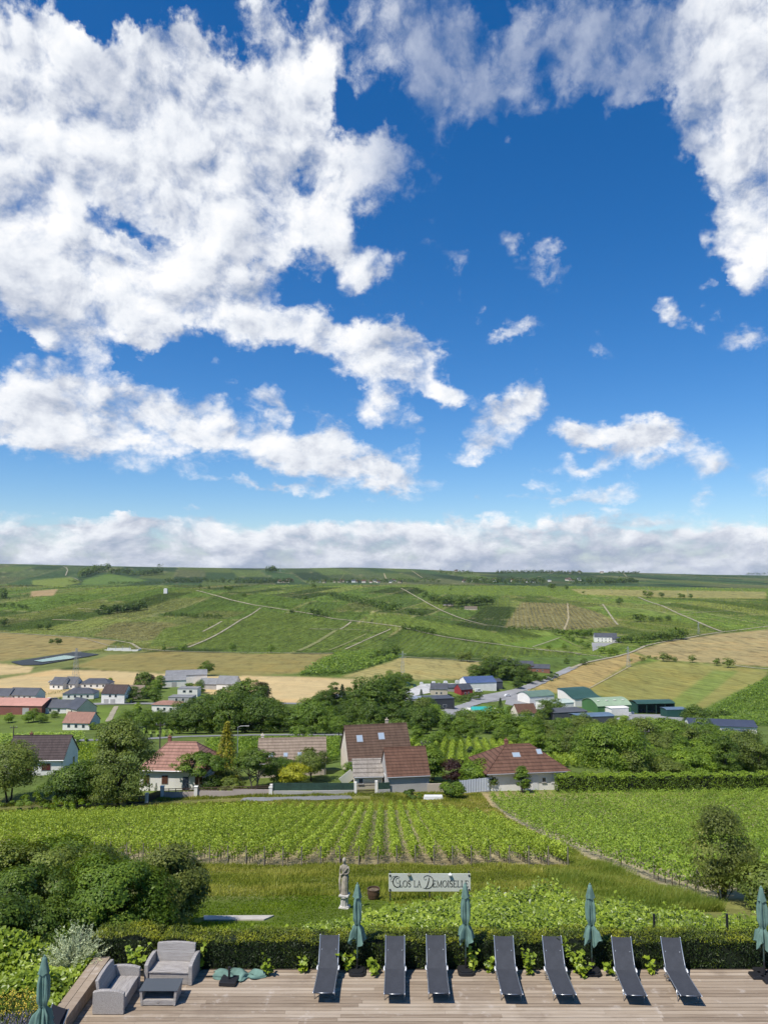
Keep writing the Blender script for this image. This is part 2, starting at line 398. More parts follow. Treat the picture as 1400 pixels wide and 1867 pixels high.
# everything past the village: patchwork of vine parcels running down the slopes, cloud shade mixed into their tones
def patchwork(m, ang, w, l, k, base, var, mix_soil=.3):
    ca, sa = math.cos(ang), math.sin(ang)
    a = XG[m] * ca + YGm[m] * sa; c = -XG[m] * sa + YGm[m] * ca
    ia = np.floor(a / w + 0.35 * np.sin(c / (l * 1.7) + k)); r0 = hash2(ia, 0 * ia, k)
    ic = np.floor(c / l + r0 * 3.0)
    r1 = hash2(ia, ic, k + 1); r2 = hash2(ia, ic, k + 2); r3 = hash2(ia, ic, k + 3)
    col = np.array(base)[None] * (1 + var * (r1[:, None] - .5) * 2)
    soil = np.array((.17, .17, .07))[None]
    f = (np.clip((r2 - (1 - mix_soil)) / mix_soil, 0, 1) * 0.55)[:, None]
    col = col * (1 - f) + soil * f
    gold = ((r3 > .80) * .35)[:, None]
    col = col * (1 - gold) + np.array((.15, .19, .04))[None] * gold
    # grassy edge between parcels
    fa = np.abs((a / w + 0.35 * np.sin(c / (l * 1.7) + k)) % 1.0 - .0); fc = np.abs((c / l + r0 * 3.0) % 1.0)
    edge = ((fa * w < 2.2) & (hash2(ia, 0 * ia, k + 7) > .45)) | ((fc * l < 3.5) & (r2 > .35))
    col[edge] = np.array((.27, .24, .13))
    ALB[m] = col; RDIR[m] = ang + (hash2(ia, ic, k + 5) - .5) * .5; RAMP[m] = 0.25 + 0.5 * r2; MOT[m] = 0.5 + .5 * r1
far = YGm > 560
patchwork(far & (YGm < 2700), R(-14), 70, 260, 11, (.054, .088, .017), .50)  # parcels differ in crop tone, spread wider to suggest cloud-shadow patches
_right = far & (YGm < 2700) & (XG / YGm > .17)
patchwork(_right, R(16), 60, 230, 31, (.076, .116, .022), .40, .32)
patchwork(YGm >= 2700, R(12), 150, 520, 51, (.030, .058, .019), .38, .22)  # base colour darkened to stand in for cloud shadow on the far ridge
def inpoly(poly):
    P = np.array(poly); x0, y0 = P.min(0); x1, y1 = P.max(0)
    i0 = max(0, np.searchsorted(YR, y0) - 1); i1 = min(len(YR), np.searchsorted(YR, y1) + 1)
    X = XG[i0:i1]; Y = YGm[i0:i1]; ins = np.zeros(X.shape, bool); n = len(P)
    for i in range(n):
        xa, ya = P[i]; xb, yb = P[(i + 1) % n]
        if ya == yb: continue
        c = ((ya > Y) != (yb > Y)) & (X < (xb - xa) * (Y - ya) / (yb - ya) + xa); ins ^= c
    m = np.zeros(XG.shape, bool); m[i0:i1] = ins; return m
def parcel(pix, c, rd=0.0, ra=0.3, mot=.5):
    poly = []
    n = len(pix)
    for i in range(n):
        (ax, ay), (bx, by) = pix[i], pix[(i + 1) % n]
        for k in range(6):
            t = k / 6; p = T(ax + (bx - ax) * t, ay + (by - ay) * t); poly.append((p.x, p.y))
    setc(inpoly(poly), c, rd, ra, mot)
WHEAT = (.42, .325, .18); BARLEY = (.27, .215, .075); MEADOW = (.11, .165, .03); RIPE = (.34, .25, .10)
# middle ground base: gardens and meadows round the village
setc((YGm > 118) & (YGm <= 560), (.095, .135, .032), 0, 0, .8)
for pix, c, rd, ra, mot in [
 ([(-80,1150),(60,1157),(215,1168),(190,1182),(110,1193),(0,1206),(-80,1212)], (.225,.185,.078), R(70), .3, .4),
 ([(-80,1206),(0,1206),(110,1196),(170,1190),(240,1186),(130,1216),(60,1228),(-80,1250)], (.13,.15,.05), 0, .2, .5),
 ([(-80,1211),(0,1210),(62,1216),(55,1226),(-80,1238)], WHEAT, R(80), .25, .3),
 ([(130,1216),(200,1194),(300,1188),(470,1192),(620,1192),(545,1228),(450,1232),(330,1228),(200,1222)], (.20,.172,.064), R(78), .4, .4),
 ([(-80,1252),(0,1238),(100,1221),(200,1223),(330,1230),(300,1252),(180,1262),(0,1285),(-80,1290)], WHEAT, R(80), .3, .25),
 ([(345,1252),(380,1232),(500,1233),(600,1236),(690,1240),(650,1262),(560,1282),(470,1284),(420,1278)], (.44,.34,.19), R(75), .3, .25),
 ([(735,1199),(885,1207),(850,1238),(760,1240),(690,1237),(620,1234)], (.27,.235,.10), R(40), .5, .4),
 ([(620,1192),(730,1186),(735,1199),(620,1234),(540,1229)], (.075,.125,.022), 0, 0, .9),
 ([(850,1238),(885,1209),(1000,1190),(1120,1197),(1040,1216),(960,1240)], (.08,.125,.028), R(60), .4, .6),
 ([(1048,1215),(1120,1198),(1152,1190),(1180,1200),(1140,1214),(1062,1262),(1000,1262),(962,1254)], (.29,.22,.095), R(35), .5, .4),
 ([(1152,1188),(1215,1170),(1310,1156),(1480,1140),(1480,1228),(1400,1216),(1200,1203)], (.27,.22,.11), R(65), .35, .5),
 ([(1062,1262),(1140,1216),(1200,1205),(1330,1214),(1400,1222),(1390,1240),(1340,1262),(1280,1292),(1160,1282)], (.195,.188,.06), R(30), .5, .45),
 ([(1215,1284),(1300,1222),(1345,1224),(1262,1290)], (.14,.18,.045), R(30), .5, .5),
 ([(1280,1296),(1345,1264),(1400,1234),(1500,1240),(1500,1330),(1300,1318)], (.085,.14,.025), 0, 0, .9),
 ([(918,1144),(950,1098),(1035,1101),(1095,1118),(1128,1142),(1028,1150)], (.135,.125,.058), R(-10), .85, .9),
 ([(1128,1142),(1095,1118),(1035,1100),(1075,1112),(1180,1152)], (.13,.15,.045), R(-60), .5, .9),
 ([(750,1068),(900,1068),(1400,1074),(1480,1080),(1300,1092),(1100,1086),(860,1086),(790,1082)], (.095,.14,.026), R(-40), .25, .5),
 ([(58,1078),(106,1074),(98,1086),(56,1088)], (.27,.20,.11), 0, .3, .5),
 ([(1040,1074),(1395,1079),(1395,1092),(1230,1090),(1060,1084)], (.21,.20,.075), R(20), .8, .8),
 ([(60,1058),(130,1052),(150,1062),(110,1070),(60,1066)], (.13,.17,.035), 0, .2, .5),
 ([(150,1058),(200,1046),(270,1058),(230,1066),(150,1066)], (.085,.14,.03), 0, .2, .4),
 # brighter foot of the front hill
 ([(340,1182),(400,1152),(470,1112),(600,1130),(720,1146),(690,1188),(500,1188)], (.074,.108,.022), R(-14), .5, .8),
 ([(650,1120),(740,1124),(930,1158),(1000,1166),(1060,1188),(880,1170),(760,1148)], (.09,.13,.026), R(14), .4, .7),
 ([(740,1148),(870,1174),(1000,1188),(1075,1194),(900,1196),(720,1190)], (.074,.11,.022), R(-12), .5, .7),
 ([(170,1160),(210,1136),(300,1134),(340,1142),(300,1166),(250,1170)], (.125,.125,.052), R(-14), .8, 1.0),
 ([(300,1146),(400,1128),(440,1132),(380,1160),(330,1180),(270,1178)], (.084,.118,.025), R(-14), .6, .8),
 ([(900,1178),(1010,1182),(1070,1172),(1010,1158)], (.10,.16,.025), R(0), .1, .3),
 # village greens
 ([(160,1290),(222,1290),(205,1318),(150,1330)], (.12,.175,.035), R(60), .3, .4),
 ([(0,1300),(60,1300),(150,1330),(150,1345),(0,1345)], (.11,.155,.035), 0, .1, .6),
 ([(820,1300),(880,1286),(935,1290),(945,1306),(880,1318)], (.10,.17,.03), 0, .0, .4),
 ([(690,1262),(740,1258),(760,1276),(710,1290)], (.12,.18,.03), 0, 0, .4),
]: parcel(pix, c, rd, ra, mot)
# bare stony soil of the two near vineyards, mown lawn, rough bank
VY0, VY1, VX0, VX1 = 50.5, 100.0, -56.0, 12.3
RX0, RX1, RY1 = 15.0, 62.0, 110.0
def right_front(x):          # front edge of the right vineyard
    return 37.5 + 0 * x
m = (YGm > VY0) & (YGm < VY1) & (XG > VX0) & (XG < VX1); setc(m, (.30, .26, .17), 0, 0, 1)
m = (YGm > 36.5) & (YGm < RY1) & (XG > RX0 - .8) & (XG < RX1); setc(m, (.31, .27, .185), 0, 0, 1)
m = (YGm > 24) & (YGm < 36.2 + XG * .05) & (XG < 4) & (XG > -20); setc(m, (.095, .13, .025), 0, 0, .35)
m = (YGm > 46.5) & (YGm < 50.5) & (XG < 13) & (XG > -30); setc(m, (.17, .15, .07), 0, 0, 1)
m = (YGm > 100) & (YGm < 112) & (XG < 14); setc(m, (.15, .14, .055), 0, 0, .9)
m = (YGm > 84) & (YGm < 113) & (XG > 12.0 - (YGm - 84) * .30) & (XG < 15.0); setc(m, (.20, .19, .075), 0, 0, .8)
m = (YGm > 80) & (YGm < 113) & (XG > 12.4) & (XG < 15.0); setc(m, (.28, .225, .12), 0, 0, .6)
m = (YGm > RY1) & (YGm < 114) & (XG > 12) & (XG < 54); setc(m, (.33, .25, .15), 0, 0, .5)

def soften(a, n=2):
    for _ in range(n):
        a = np.pad(a, [(1, 1), (1, 1)] + [(0, 0)] * (a.ndim - 2), mode='edge'); a = (a[1:-1, :-2] + 2 * a[1:-1, 1:-1] + a[1:-1, 2:]) / 4; a = np.pad(a, [(1, 1), (0, 0)] + [(0, 0)] * (a.ndim - 2), mode='edge'); a = (a[:-2] + 2 * a[1:-1] + a[2:]) / 4
    return a
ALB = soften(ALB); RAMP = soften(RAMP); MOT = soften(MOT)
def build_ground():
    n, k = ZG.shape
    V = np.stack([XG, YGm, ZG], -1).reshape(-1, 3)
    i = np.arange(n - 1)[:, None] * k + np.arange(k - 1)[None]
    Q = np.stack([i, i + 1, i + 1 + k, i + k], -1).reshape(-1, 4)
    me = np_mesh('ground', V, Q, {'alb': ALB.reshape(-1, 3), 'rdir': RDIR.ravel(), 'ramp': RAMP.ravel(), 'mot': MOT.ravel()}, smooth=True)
    def fn(b, p):
        at = lambda nm: b.node('ShaderNodeAttribute', attribute_name=nm).outputs
        c = at('alb')[0]; rd = at('rdir')[2]; ra = at('ramp')[2]; mo = at('mot')[2]
        geo = b.node('ShaderNodeNewGeometry'); P = geo.outputs[0]
        x, y, z = b.sep(P)
        ca = b.math('COSINE', rd); sa = b.math('SINE', rd)
        uu = b.math('ADD', b.math('MULTIPLY', x, ca), b.math('MULTIPLY', y, sa))
        vv = b.math('SUBTRACT', b.math('MULTIPLY', y, ca), b.math('MULTIPLY', x, sa))
        dist = b.math('ADD', y, 0.0)
        # vine rows: stretched noise across the rows plus a regular stripe
        sc = b.comb(b.math('MULTIPLY', uu, 0.16), b.math('MULTIPLY', vv, 0.012), 0.0)
        rown = b.noise(sc, 1.0, 3, 0.6)
        st = b.math('SINE', b.math('MULTIPLY', uu, 2 * math.pi / 7.5))
        rowv = b.math('ADD', b.math('MULTIPLY', b.math('SUBTRACT', rown, 0.5), 1.9), b.math('MULTIPLY', st, 0.16))
        far = b.rng(dist, 300, 700)
        rowv = b.math('MULTIPLY', b.math('MULTIPLY', rowv, ra), far)
        n1 = b.noise(P, 0.012, 5, 0.62); n2 = b.noise(P, 0.09, 5, 0.7); n3 = b.noise(P, 1.3, 6, 0.7)
        near = b.rng(dist, 520, 130)
        mott = b.math('ADD', b.math('MULTIPLY', b.math('SUBTRACT', n2, 0.5), 2.2), b.math('MULTIPLY', b.math('SUBTRACT', n1, 0.5), 0.9))
        mott = b.math('MULTIPLY_ADD', b.math('MULTIPLY', b.math('SUBTRACT', n3, 0.5), 2.2), near, mott)
        n5 = b.noise(b.comb(b.math('MULTIPLY', x, .13), b.math('MULTIPLY', y, .026), 0.0), 1.0, 5, .72)
        mott = b.math('ADD', mott, b.math('MULTIPLY', b.math('MULTIPLY', b.math('SUBTRACT', n5, 0.5), 2.6), b.rng(dist, 500, 800)))
        # speckle of bare earth between the vines
        n4 = b.noise(P, 0.33, 4, 0.75)
        f = b.math('MULTIPLY_ADD', mott, mo, rowv)
        k = b.math('MAXIMUM', b.math('ADD', 1.0, f), 0.25)
        col = b.vmath('SCALE', b.vmath('MULTIPLY', c, (1.04, 1.02, .9)), scale=k)
        spk = b.math('MULTIPLY', b.math('MULTIPLY', b.rng(n5, 0.54, 0.70), b.rng(n1, 0.38, 0.6)), b.math('MULTIPLY', b.math('MULTIPLY', ra, 1.2), far))
        dk = b.math('MULTIPLY', b.math('MULTIPLY', b.rng(n5, 0.48, 0.34), far), .5)
        col = b.mix(dk, col, b.vmath('SCALE', col, scale=.45))
        col = b.mix(b.math('MULTIPLY', spk, .7), col, (.24, .24, .10))
        # hue wander: yellower / darker
        col = b.mix(b.rng(b.noise(P, 0.03, 3, 0.6), 0.45, 0.75, 0, 0.35), col, b.vmath('MULTIPLY', col, (1.35, 1.05, .8)))
        b.put(p.inputs['Base Color'], col)
        bp = b.node('ShaderNodeBump'); bp.inputs['Strength'].default_value = 0.5; bp.inputs['Distance'].default_value = 0.6
        b.put(bp.inputs['Height'], b.math('ADD', b.math('MULTIPLY', n4, b.math('MULTIPLY', far, 1.6)), b.math('MULTIPLY', n3, 0.25)))
        b.put(p.inputs['Normal'], bp.outputs[0])
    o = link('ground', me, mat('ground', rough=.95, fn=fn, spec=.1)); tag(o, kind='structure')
build_ground()

# ------------------------------------------------------------------ roads, tracks and paths: strips draped over the terrain
def strip(name, pts, width, m,  lift=0.06, world=False, kind='structure', edge=.25):
    P = [Vector((p[0], p[1], 0)) if world else T(*p) for p in pts]
    if name != 'road' and name != 'lane': width *= .58
    S = [P[0]]
    for a, b_ in zip(P[:-1], P[1:]):
        L = (b_ - a).length; step = max(0.6, min(a.y, b_.y) * 0.006); n = max(1, int(L / step))
        for i in range(1, n + 1): S.append(a.lerp(b_, i / n))
    # smooth the polyline
    A = np.array([(p.x, p.y) for p in S])
    for _ in range(3):
        if len(A) > 4: A[1:-1] = (A[:-2] + 2 * A[1:-1] + A[2:]) / 4
    d = np.gradient(A, axis=0); d /= np.linalg.norm(d, axis=1)[:, None] + 1e-9
    nrm = np.stack([-d[:, 1], d[:, 0]], 1)
    V = []; C = 5
    wob = RNG.normal(0, 1, (len(A), 2)) * width * edge * .2
    for j in range(C):
        t = j / (C - 1) - .5
        off = t * width
        pt = A + nrm * (off + (wob[:, :1] if j == 0 else wob[:, 1:] if j == C - 1 else 0))
        V.append(np.column_stack([pt, zt_arr(pt[:, 0], pt[:, 1]) + lift]))
    V = np.stack(V, 1).reshape(-1, 3)
    i = np.arange(len(A) - 1)[:, None] * C + np.arange(C - 1)[None]
    Q = np.stack([i + C, i + C + 1, i + 1, i], -1).reshape(-1, 4)
    o = link(name, np_mesh(name, V, Q, smooth=True), m); tag(o, kind=kind); return o
CHALK = mat('chalk_track', rough=.95, fn=speckle((.29, .255, .175), .22, .5))
DIRT = mat('dirt_track', rough=.95, fn=speckle((.31, .26, .15), .25, .6))
GRASSTRK = mat('grass_track', rough=.95, fn=speckle((.17, .175, .06), .25, .4))
TARMAC = mat('tarmac', rough=.9, fn=speckle((.20, .20, .195), .15, .8))
YARD = mat('yard_asphalt', rough=.9, fn=speckle((.26, .255, .25), .15, .3))
for pts, w, m in [
 ([(0,1154),(60,1157),(150,1163),(210,1168),(240,1173),(255,1183),(300,1187),(420,1190),(520,1191),(622,1191)], 6, CHALK),
 ([(735,1197),(820,1203),(887,1208)], 5, CHALK),
 ([(150,1163),(200,1178),(252,1183)], 3, CHALK),
 ([(460,1103),(494,1108),(570,1120),(604,1128),(676,1136),(731,1143),(806,1161),(871,1171),(940,1180),(1060,1192)], 5, CHALK),
 ([(358,1077),(385,1084),(420,1094),(460,1103)], 6, CHALK),
 ([(476,1108),(440,1130),(395,1158),(343,1181)], 5, CHALK),
 ([(370,1152),(405,1133)], 5, CHALK),
 ([(565,1147),(620,1148),(640,1134)], 5, CHALK), ([(620,1148),(680,1150)], 3, DIRT),
 ([(712,1147),(660,1170),(630,1184)], 4, CHALK), ([(668,1156),(600,1186)], 5, GRASSTRK), ([(612,1150),(545,1187)], 9, GRASSTRK),
 ([(142,1110),(186,1112)], 7, DIRT), ([(96,1130),(152,1132)], 8, DIRT), ([(180,1098),(280,1112)], 3, GRASSTRK),
 ([(731,1073),(751,1084),(769,1094),(803,1113),(837,1127),(885,1140),(933,1146),(1000,1149)], 6, CHALK),
 ([(640,1108),(740,1117),(830,1130),(890,1142)], 9, GRASSTRK),
 ([(1163,1089),(1190,1100),(1229,1116),(1275,1136),(1314,1152)], 6, CHALK),
 ([(1480,1134),(1400,1142),(1340,1150),(1314,1153),(1270,1160),(1215,1170),(1175,1178),(1150,1190),(1126,1197),(1067,1209),(1040,1220)], 6, CHALK),
 ([(1098,1102),(1112,1122),(1126,1140)], 5, CHALK), ([(1236,1120),(1330,1114)], 4, CHALK), ([(1290,1120),(1398,1140)], 3, DIRT),
 ([(1034,1100),(1036,1128),(1028,1149)], 5, DIRT),
 ([(1110,1072),(1116,1082)], 4, GRASSTRK), ([(1178,1074),(1190,1086)], 4, GRASSTRK), ([(1252,1074),(1254,1088)], 4, GRASSTRK), ([(1348,1073),(1362,1086)], 4, GRASSTRK),
 ([(940,1180),(1030,1188),(1110,1200)], 4, CHALK), ([(970,1180),(1020,1163)], 3, CHALK), ([(1020,1163),(1062,1182)], 4, GRASSTRK),
 ([(1340,1214),(1372,1218),(1480,1226)], 6, CHALK), ([(1150,1214),(1050,1266)], 2, DIRT),
 ([(120,1050),(124,1040),(122,1036),(116,1033)], 8, CHALK), ([(150,1062),(136,1054),(120,1052)], 6, CHALK),
 ([(540,1050),(552,1058),(560,1064)], 4, GRASSTRK), ([(500,1043),(540,1048)], 8, DIRT), ([(628,1046),(622,1056)], 4, GRASSTRK), ([(700,1046),(704,1056)], 10, DIRT), ([(750,1041),(770,1054)], 8, DIRT), ([(1136,1046),(1142,1052)], 9, DIRT),
 ([(490,1282),(530,1283),(566,1284)], 7, TARMAC),
 ([(1044,1217),(965,1252),(920,1267),(865,1282),(820,1297),(790,1308)], 8, YARD),
 ([(20,1284),(90,1286),(171,1284),(230,1283),(290,1283)], 7, TARMAC), ([(213,1288),(206,1300),(198,1316)], 4, CHALK),
 ([(0,1352),(150,1350),(274,1347),(340,1343),(480,1340),(560,1340),(640,1340)], 8, TARMAC),
]: strip('chalk_track' if m is CHALK else 'field_track' if m in (DIRT, GRASSTRK) else 'road', pts, w, m, lift=max(.12, T(*pts[0]).y * 0.0005))
strip('lane', [(440,1459),(500,1457.5),(560,1456),(640,1453)], 3.4, TARMAC, lift=.05)
# ------------------------------------------------------------------ mesh builder for made things
class MB:
    def __init__(s): s.v = []; s.f = []; s.m = []
    def add(s, vs, fs, mi=0, M=None):
        b = len(s.v)
        s.v += [tuple(M @ Vector(p)) if M else tuple(p) for p in vs]
        s.f += [[b + i for i in f] for f in fs]; s.m += [mi] * len(fs); return s
    def box(s, c, d, rz=0.0, mi=0, M=None, taper=1.0):
        x, y, z = d[0] / 2, d[1] / 2, d[2] / 2
        cr, sr = math.cos(rz), math.sin(rz)
        vs = []
        for k, t in ((-1, 1.0), (1, taper)):
            for i, j in ((-1, -1), (1, -1), (1, 1), (-1, 1)):
                a, b_ = i * x * t, j * y * t
                vs.append((c[0] + a * cr - b_ * sr, c[1] + a * sr + b_ * cr, c[2] + k * z))
        return s.add(vs, [(3, 2, 1, 0), (4, 5, 6, 7), (0, 1, 5, 4), (1, 2, 6, 5), (2, 3, 7, 6), (3, 0, 4, 7)], mi, M)
    def prism(s, poly, a, b, axis='z', mi=0, M=None):
        """extrude a 2D outline (counter-clockwise) along an axis"""
        n = len(poly)
        def P(p, h): return {'z': (p[0], p[1], h), 'y': (p[0], h, p[1]), 'x': (h, p[0], p[1])}[axis]
        vs = [P(p, a) for p in poly] + [P(p, b) for p in poly]
        fs = [list(range(n))[::-1], [n + i for i in range(n)]] + [(i, (i + 1) % n, n + (i + 1) % n, n + i) for i in range(n)]
        return s.add(vs, fs, mi, M)
    def tube(s, pts, r, n=6, mi=0, cap=True, M=None):
        P = [Vector(p) for p in pts]; rs = r if isinstance(r, (list, tuple)) else [r] * len(P)
        vs = []; up = None
        for i, p in enumerate(P):
            d = (P[min(i + 1, len(P) - 1)] - P[max(i - 1, 0)]).normalized()
            a = d.orthogonal().normalized() if up is None else (up - d * up.dot(d)).normalized()
            up = a; b_ = d.cross(a)
            for k in range(n):
                t = 2 * math.pi * k / n; vs.append(p + (a * math.cos(t) + b_ * math.sin(t)) * rs[i])
        fs = []
        for i in range(len(P) - 1):
            for k in range(n): fs.append((i * n + k, i * n + (k + 1) % n, (i + 1) * n + (k + 1) % n, (i + 1) * n + k))
        if cap: fs += [list(range(n))[::-1], [(len(P) - 1) * n + k for k in range(n)]]
        return s.add(vs, fs, mi, M)
    def lathe(s, prof, n=16, c=(0, 0, 0), mi=0, M=None, flute=None):
        vs = []
        for i, (r, z) in enumerate(prof):
            for k in range(n):
                t = 2 * math.pi * k / n
                rr = r * (1 + (flute(i, k) if flute else 0))
                vs.append((c[0] + rr * math.cos(t), c[1] + rr * math.sin(t), c[2] + z))
        fs = []
        for i in range(len(prof) - 1):
            for k in range(n): fs.append((i * n + k, i * n + (k + 1) % n, (i + 1) * n + (k + 1) % n, (i + 1) * n + k))
        fs += [list(range(n))[::-1], [(len(prof) - 1) * n + k for k in range(n)]]
        return s.add(vs, fs, mi, M)
    def mesh(s, name, smooth=False):
        me = bpy.data.meshes.new(name); me.from_pydata(s.v, [], s.f)
        me.polygons.foreach_set('material_index', s.m)
        if smooth: me.polygons.foreach_set('use_smooth', [True] * len(s.f))
        me.update(); return me
    def build(s, name, mats, parent=None, loc=(0, 0, 0), rz=0.0, smooth=False, bevel=0.0, seg=2):
        o = link(name, s.mesh(name, smooth), mats, parent, loc, rz)
        if bevel:
            md = o.modifiers.new('bevel', 'BEVEL'); md.width = bevel; md.segments = seg; md.limit_method = 'ANGLE'; md.angle_limit = R(35)
        return o
def copy_tree(o, parent=None, deep=True):
    c = o.copy(); COL.objects.link(c)
    if parent is not None: c.parent = parent
    if deep:
        for ch in list(o.children): copy_tree(ch, c)
    return c

# ------------------------------------------------------------------ foliage
def rand_dirs(n, rng):
    d = rng.normal(size=(n, 3)); return d / (np.linalg.norm(d, axis=1)[:, None] + 1e-9)
def leaf_quads(C, N, size, aspect=.55, rng=RNG, var=.35, along=None, fold=0.0):
    """one rhombic leaf per centre; N = facing direction, along = growth direction"""
    n = len(C)
    t = rand_dirs(n, rng) if along is None else along + rand_dirs(n, rng) * .35
    N = N / (np.linalg.norm(N, axis=1)[:, None] + 1e-9)
    t = t - N * (t * N).sum(1)[:, None]; t /= np.linalg.norm(t, axis=1)[:, None] + 1e-9
    b = np.cross(N, t)
    s = (size * (1 + rng.uniform(-var, var, n)))[:, None] if np.isscalar(size) else (size * (1 + rng.uniform(-var, var, n)))[:, None]
    w = s * aspect * .5
    V = np.stack([C - t * s * .5, C - t * s * .08 + b * w + N * s * fold, C + t * s * .5, C - t * s * .08 - b * w + N * s * fold], 1).reshape(-1, 3)
    Q = np.arange(n * 4).reshape(-1, 4)
    return V, Q
LEAFGAIN = (1.80, 1.72, .95)
def leafmat(name, stops, trans=0.3, rough=.5, nscale=.35, namt=.35, spec=.25, tcol=None, objvar=.2):
    """leaf material: colour per leaf (attribute v) + drifting noise + a shift per plant"""
    if name in MATS: return MATS[name]
    m = bpy.data.materials.new(name); m.use_nodes = True; b = NB(m.node_tree)
    p = m.node_tree.nodes['Principled BSDF']; out = m.node_tree.nodes['Material Output']
    v = b.node('ShaderNodeAttribute', attribute_name='v').outputs[2]
    oi = b.node('ShaderNodeObjectInfo'); tc = b.node('ShaderNodeTexCoord')
    n = b.noise(tc.outputs['Object'], nscale, 3, .6)
    f = b.math('ADD', b.math('MULTIPLY', v, 1 - namt), b.math('MULTIPLY', b.rng(n, .3, .7, 0, 1), namt))
    f = b.math('ADD', f, b.math('MULTIPLY', b.math('SUBTRACT', oi.outputs['Random'], .5), objvar))
    k = len(stops); G = LEAFGAIN
    stops = [(min(.9, s_[0] * G[0]), min(.9, s_[1] * G[1]), min(.9, s_[2] * G[2])) for s_ in stops]
    c = b.ramp(f, [(i / (k - 1) * .9 + .05, s_) for i, s_ in enumerate(stops)])
    b.put(p.inputs['Base Color'], c); p.inputs['Roughness'].default_value = rough; p.inputs['Specular IOR Level'].default_value = spec
    tr = b.node('ShaderNodeBsdfTranslucent'); b.put(tr.inputs[0], b.vmath('MULTIPLY', c, tcol or (1.5, 1.45, .6)))
    mx = b.node('ShaderNodeMixShader'); mx.inputs[0].default_value = trans
    b.l.new(p.outputs[0], mx.inputs[1]); b.l.new(tr.outputs[0], mx.inputs[2]); b.l.new(mx.outputs[0], out.inputs[0])
    MATS[name] = m; return m
L_DARK = leafmat('leaves_dark', [(.016, .033, .008), (.033, .061, .014), (.062, .098, .020), (.10, .142, .032)])
L_MID = leafmat('leaves_mid', [(.022, .045, .009), (.048, .086, .016), (.085, .132, .025), (.135, .185, .04)])
L_LIGHT = leafmat('leaves_light', [(.04, .07, .012), (.075, .125, .02), (.12, .18, .03), (.17, .23, .045)])
L_YEL = leafmat('leaves_yellow', [(.07, .085, .012), (.14, .16, .02), (.22, .23, .03), (.30, .29, .05)])
L_OLIVE = leafmat('leaves_olive', [(.028, .042, .014), (.054, .078, .024), (.09, .12, .036), (.14, .17, .06)])
L_BROWN = leafmat('leaves_brown', [(.026, .036, .013), (.055, .072, .024), (.095, .115, .04), (.155, .165, .075)])
L_PURPLE = leafmat('leaves_purple', [(.012, .006, .01), (.022, .010, .016), (.035, .016, .022)], tcol=(1.5, .6, .8))
L_CON = leafmat('needles', [(.010, .022, .010), (.018, .036, .015), (.032, .055, .020)], trans=.1)
L_GOLD = leafmat('needles_gold', [(.07, .075, .01), (.13, .125, .015), (.21, .19, .025)], trans=.15)
L_VINE = leafmat('vine_leaves', [(.05, .080, .014), (.11, .158, .027), (.17, .226, .044), (.235, .295, .07)], trans=.28, nscale=.5)
L_VINE2 = leafmat('vine_leaves_deep', [(.04, .072, .015), (.085, .136, .027), (.135, .196, .042), (.195, .262, .065)], trans=.28, nscale=.5)
L_YEW = leafmat('yew', [(.006, .013, .003), (.012, .024, .005), (.06, .08, .008), (.19, .20, .02)], trans=.15, nscale=1.2)  # darkest stops hold the shade painted on the hedge sides
L_KNOT = leafmat('broad_leaves', [(.04, .065, .008), (.095, .14, .018), (.155, .21, .03), (.25, .30, .08)], trans=.32, rough=.4, nscale=.8, spec=.45)
L_SILVER = leafmat('silver_leaves', [(.14, .17, .17), (.22, .26, .26), (.32, .36, .37), (.42, .45, .48)], trans=.15, tcol=(1, 1, .9), nscale=2)
BARK = mat('bark', rough=.95, fn=speckle((.085, .068, .05), .4, 3.0, bump=.5))
BARKG = mat('bark_grey', rough=.95, fn=speckle((.15, .13, .105), .35, 3.0, bump=.5))

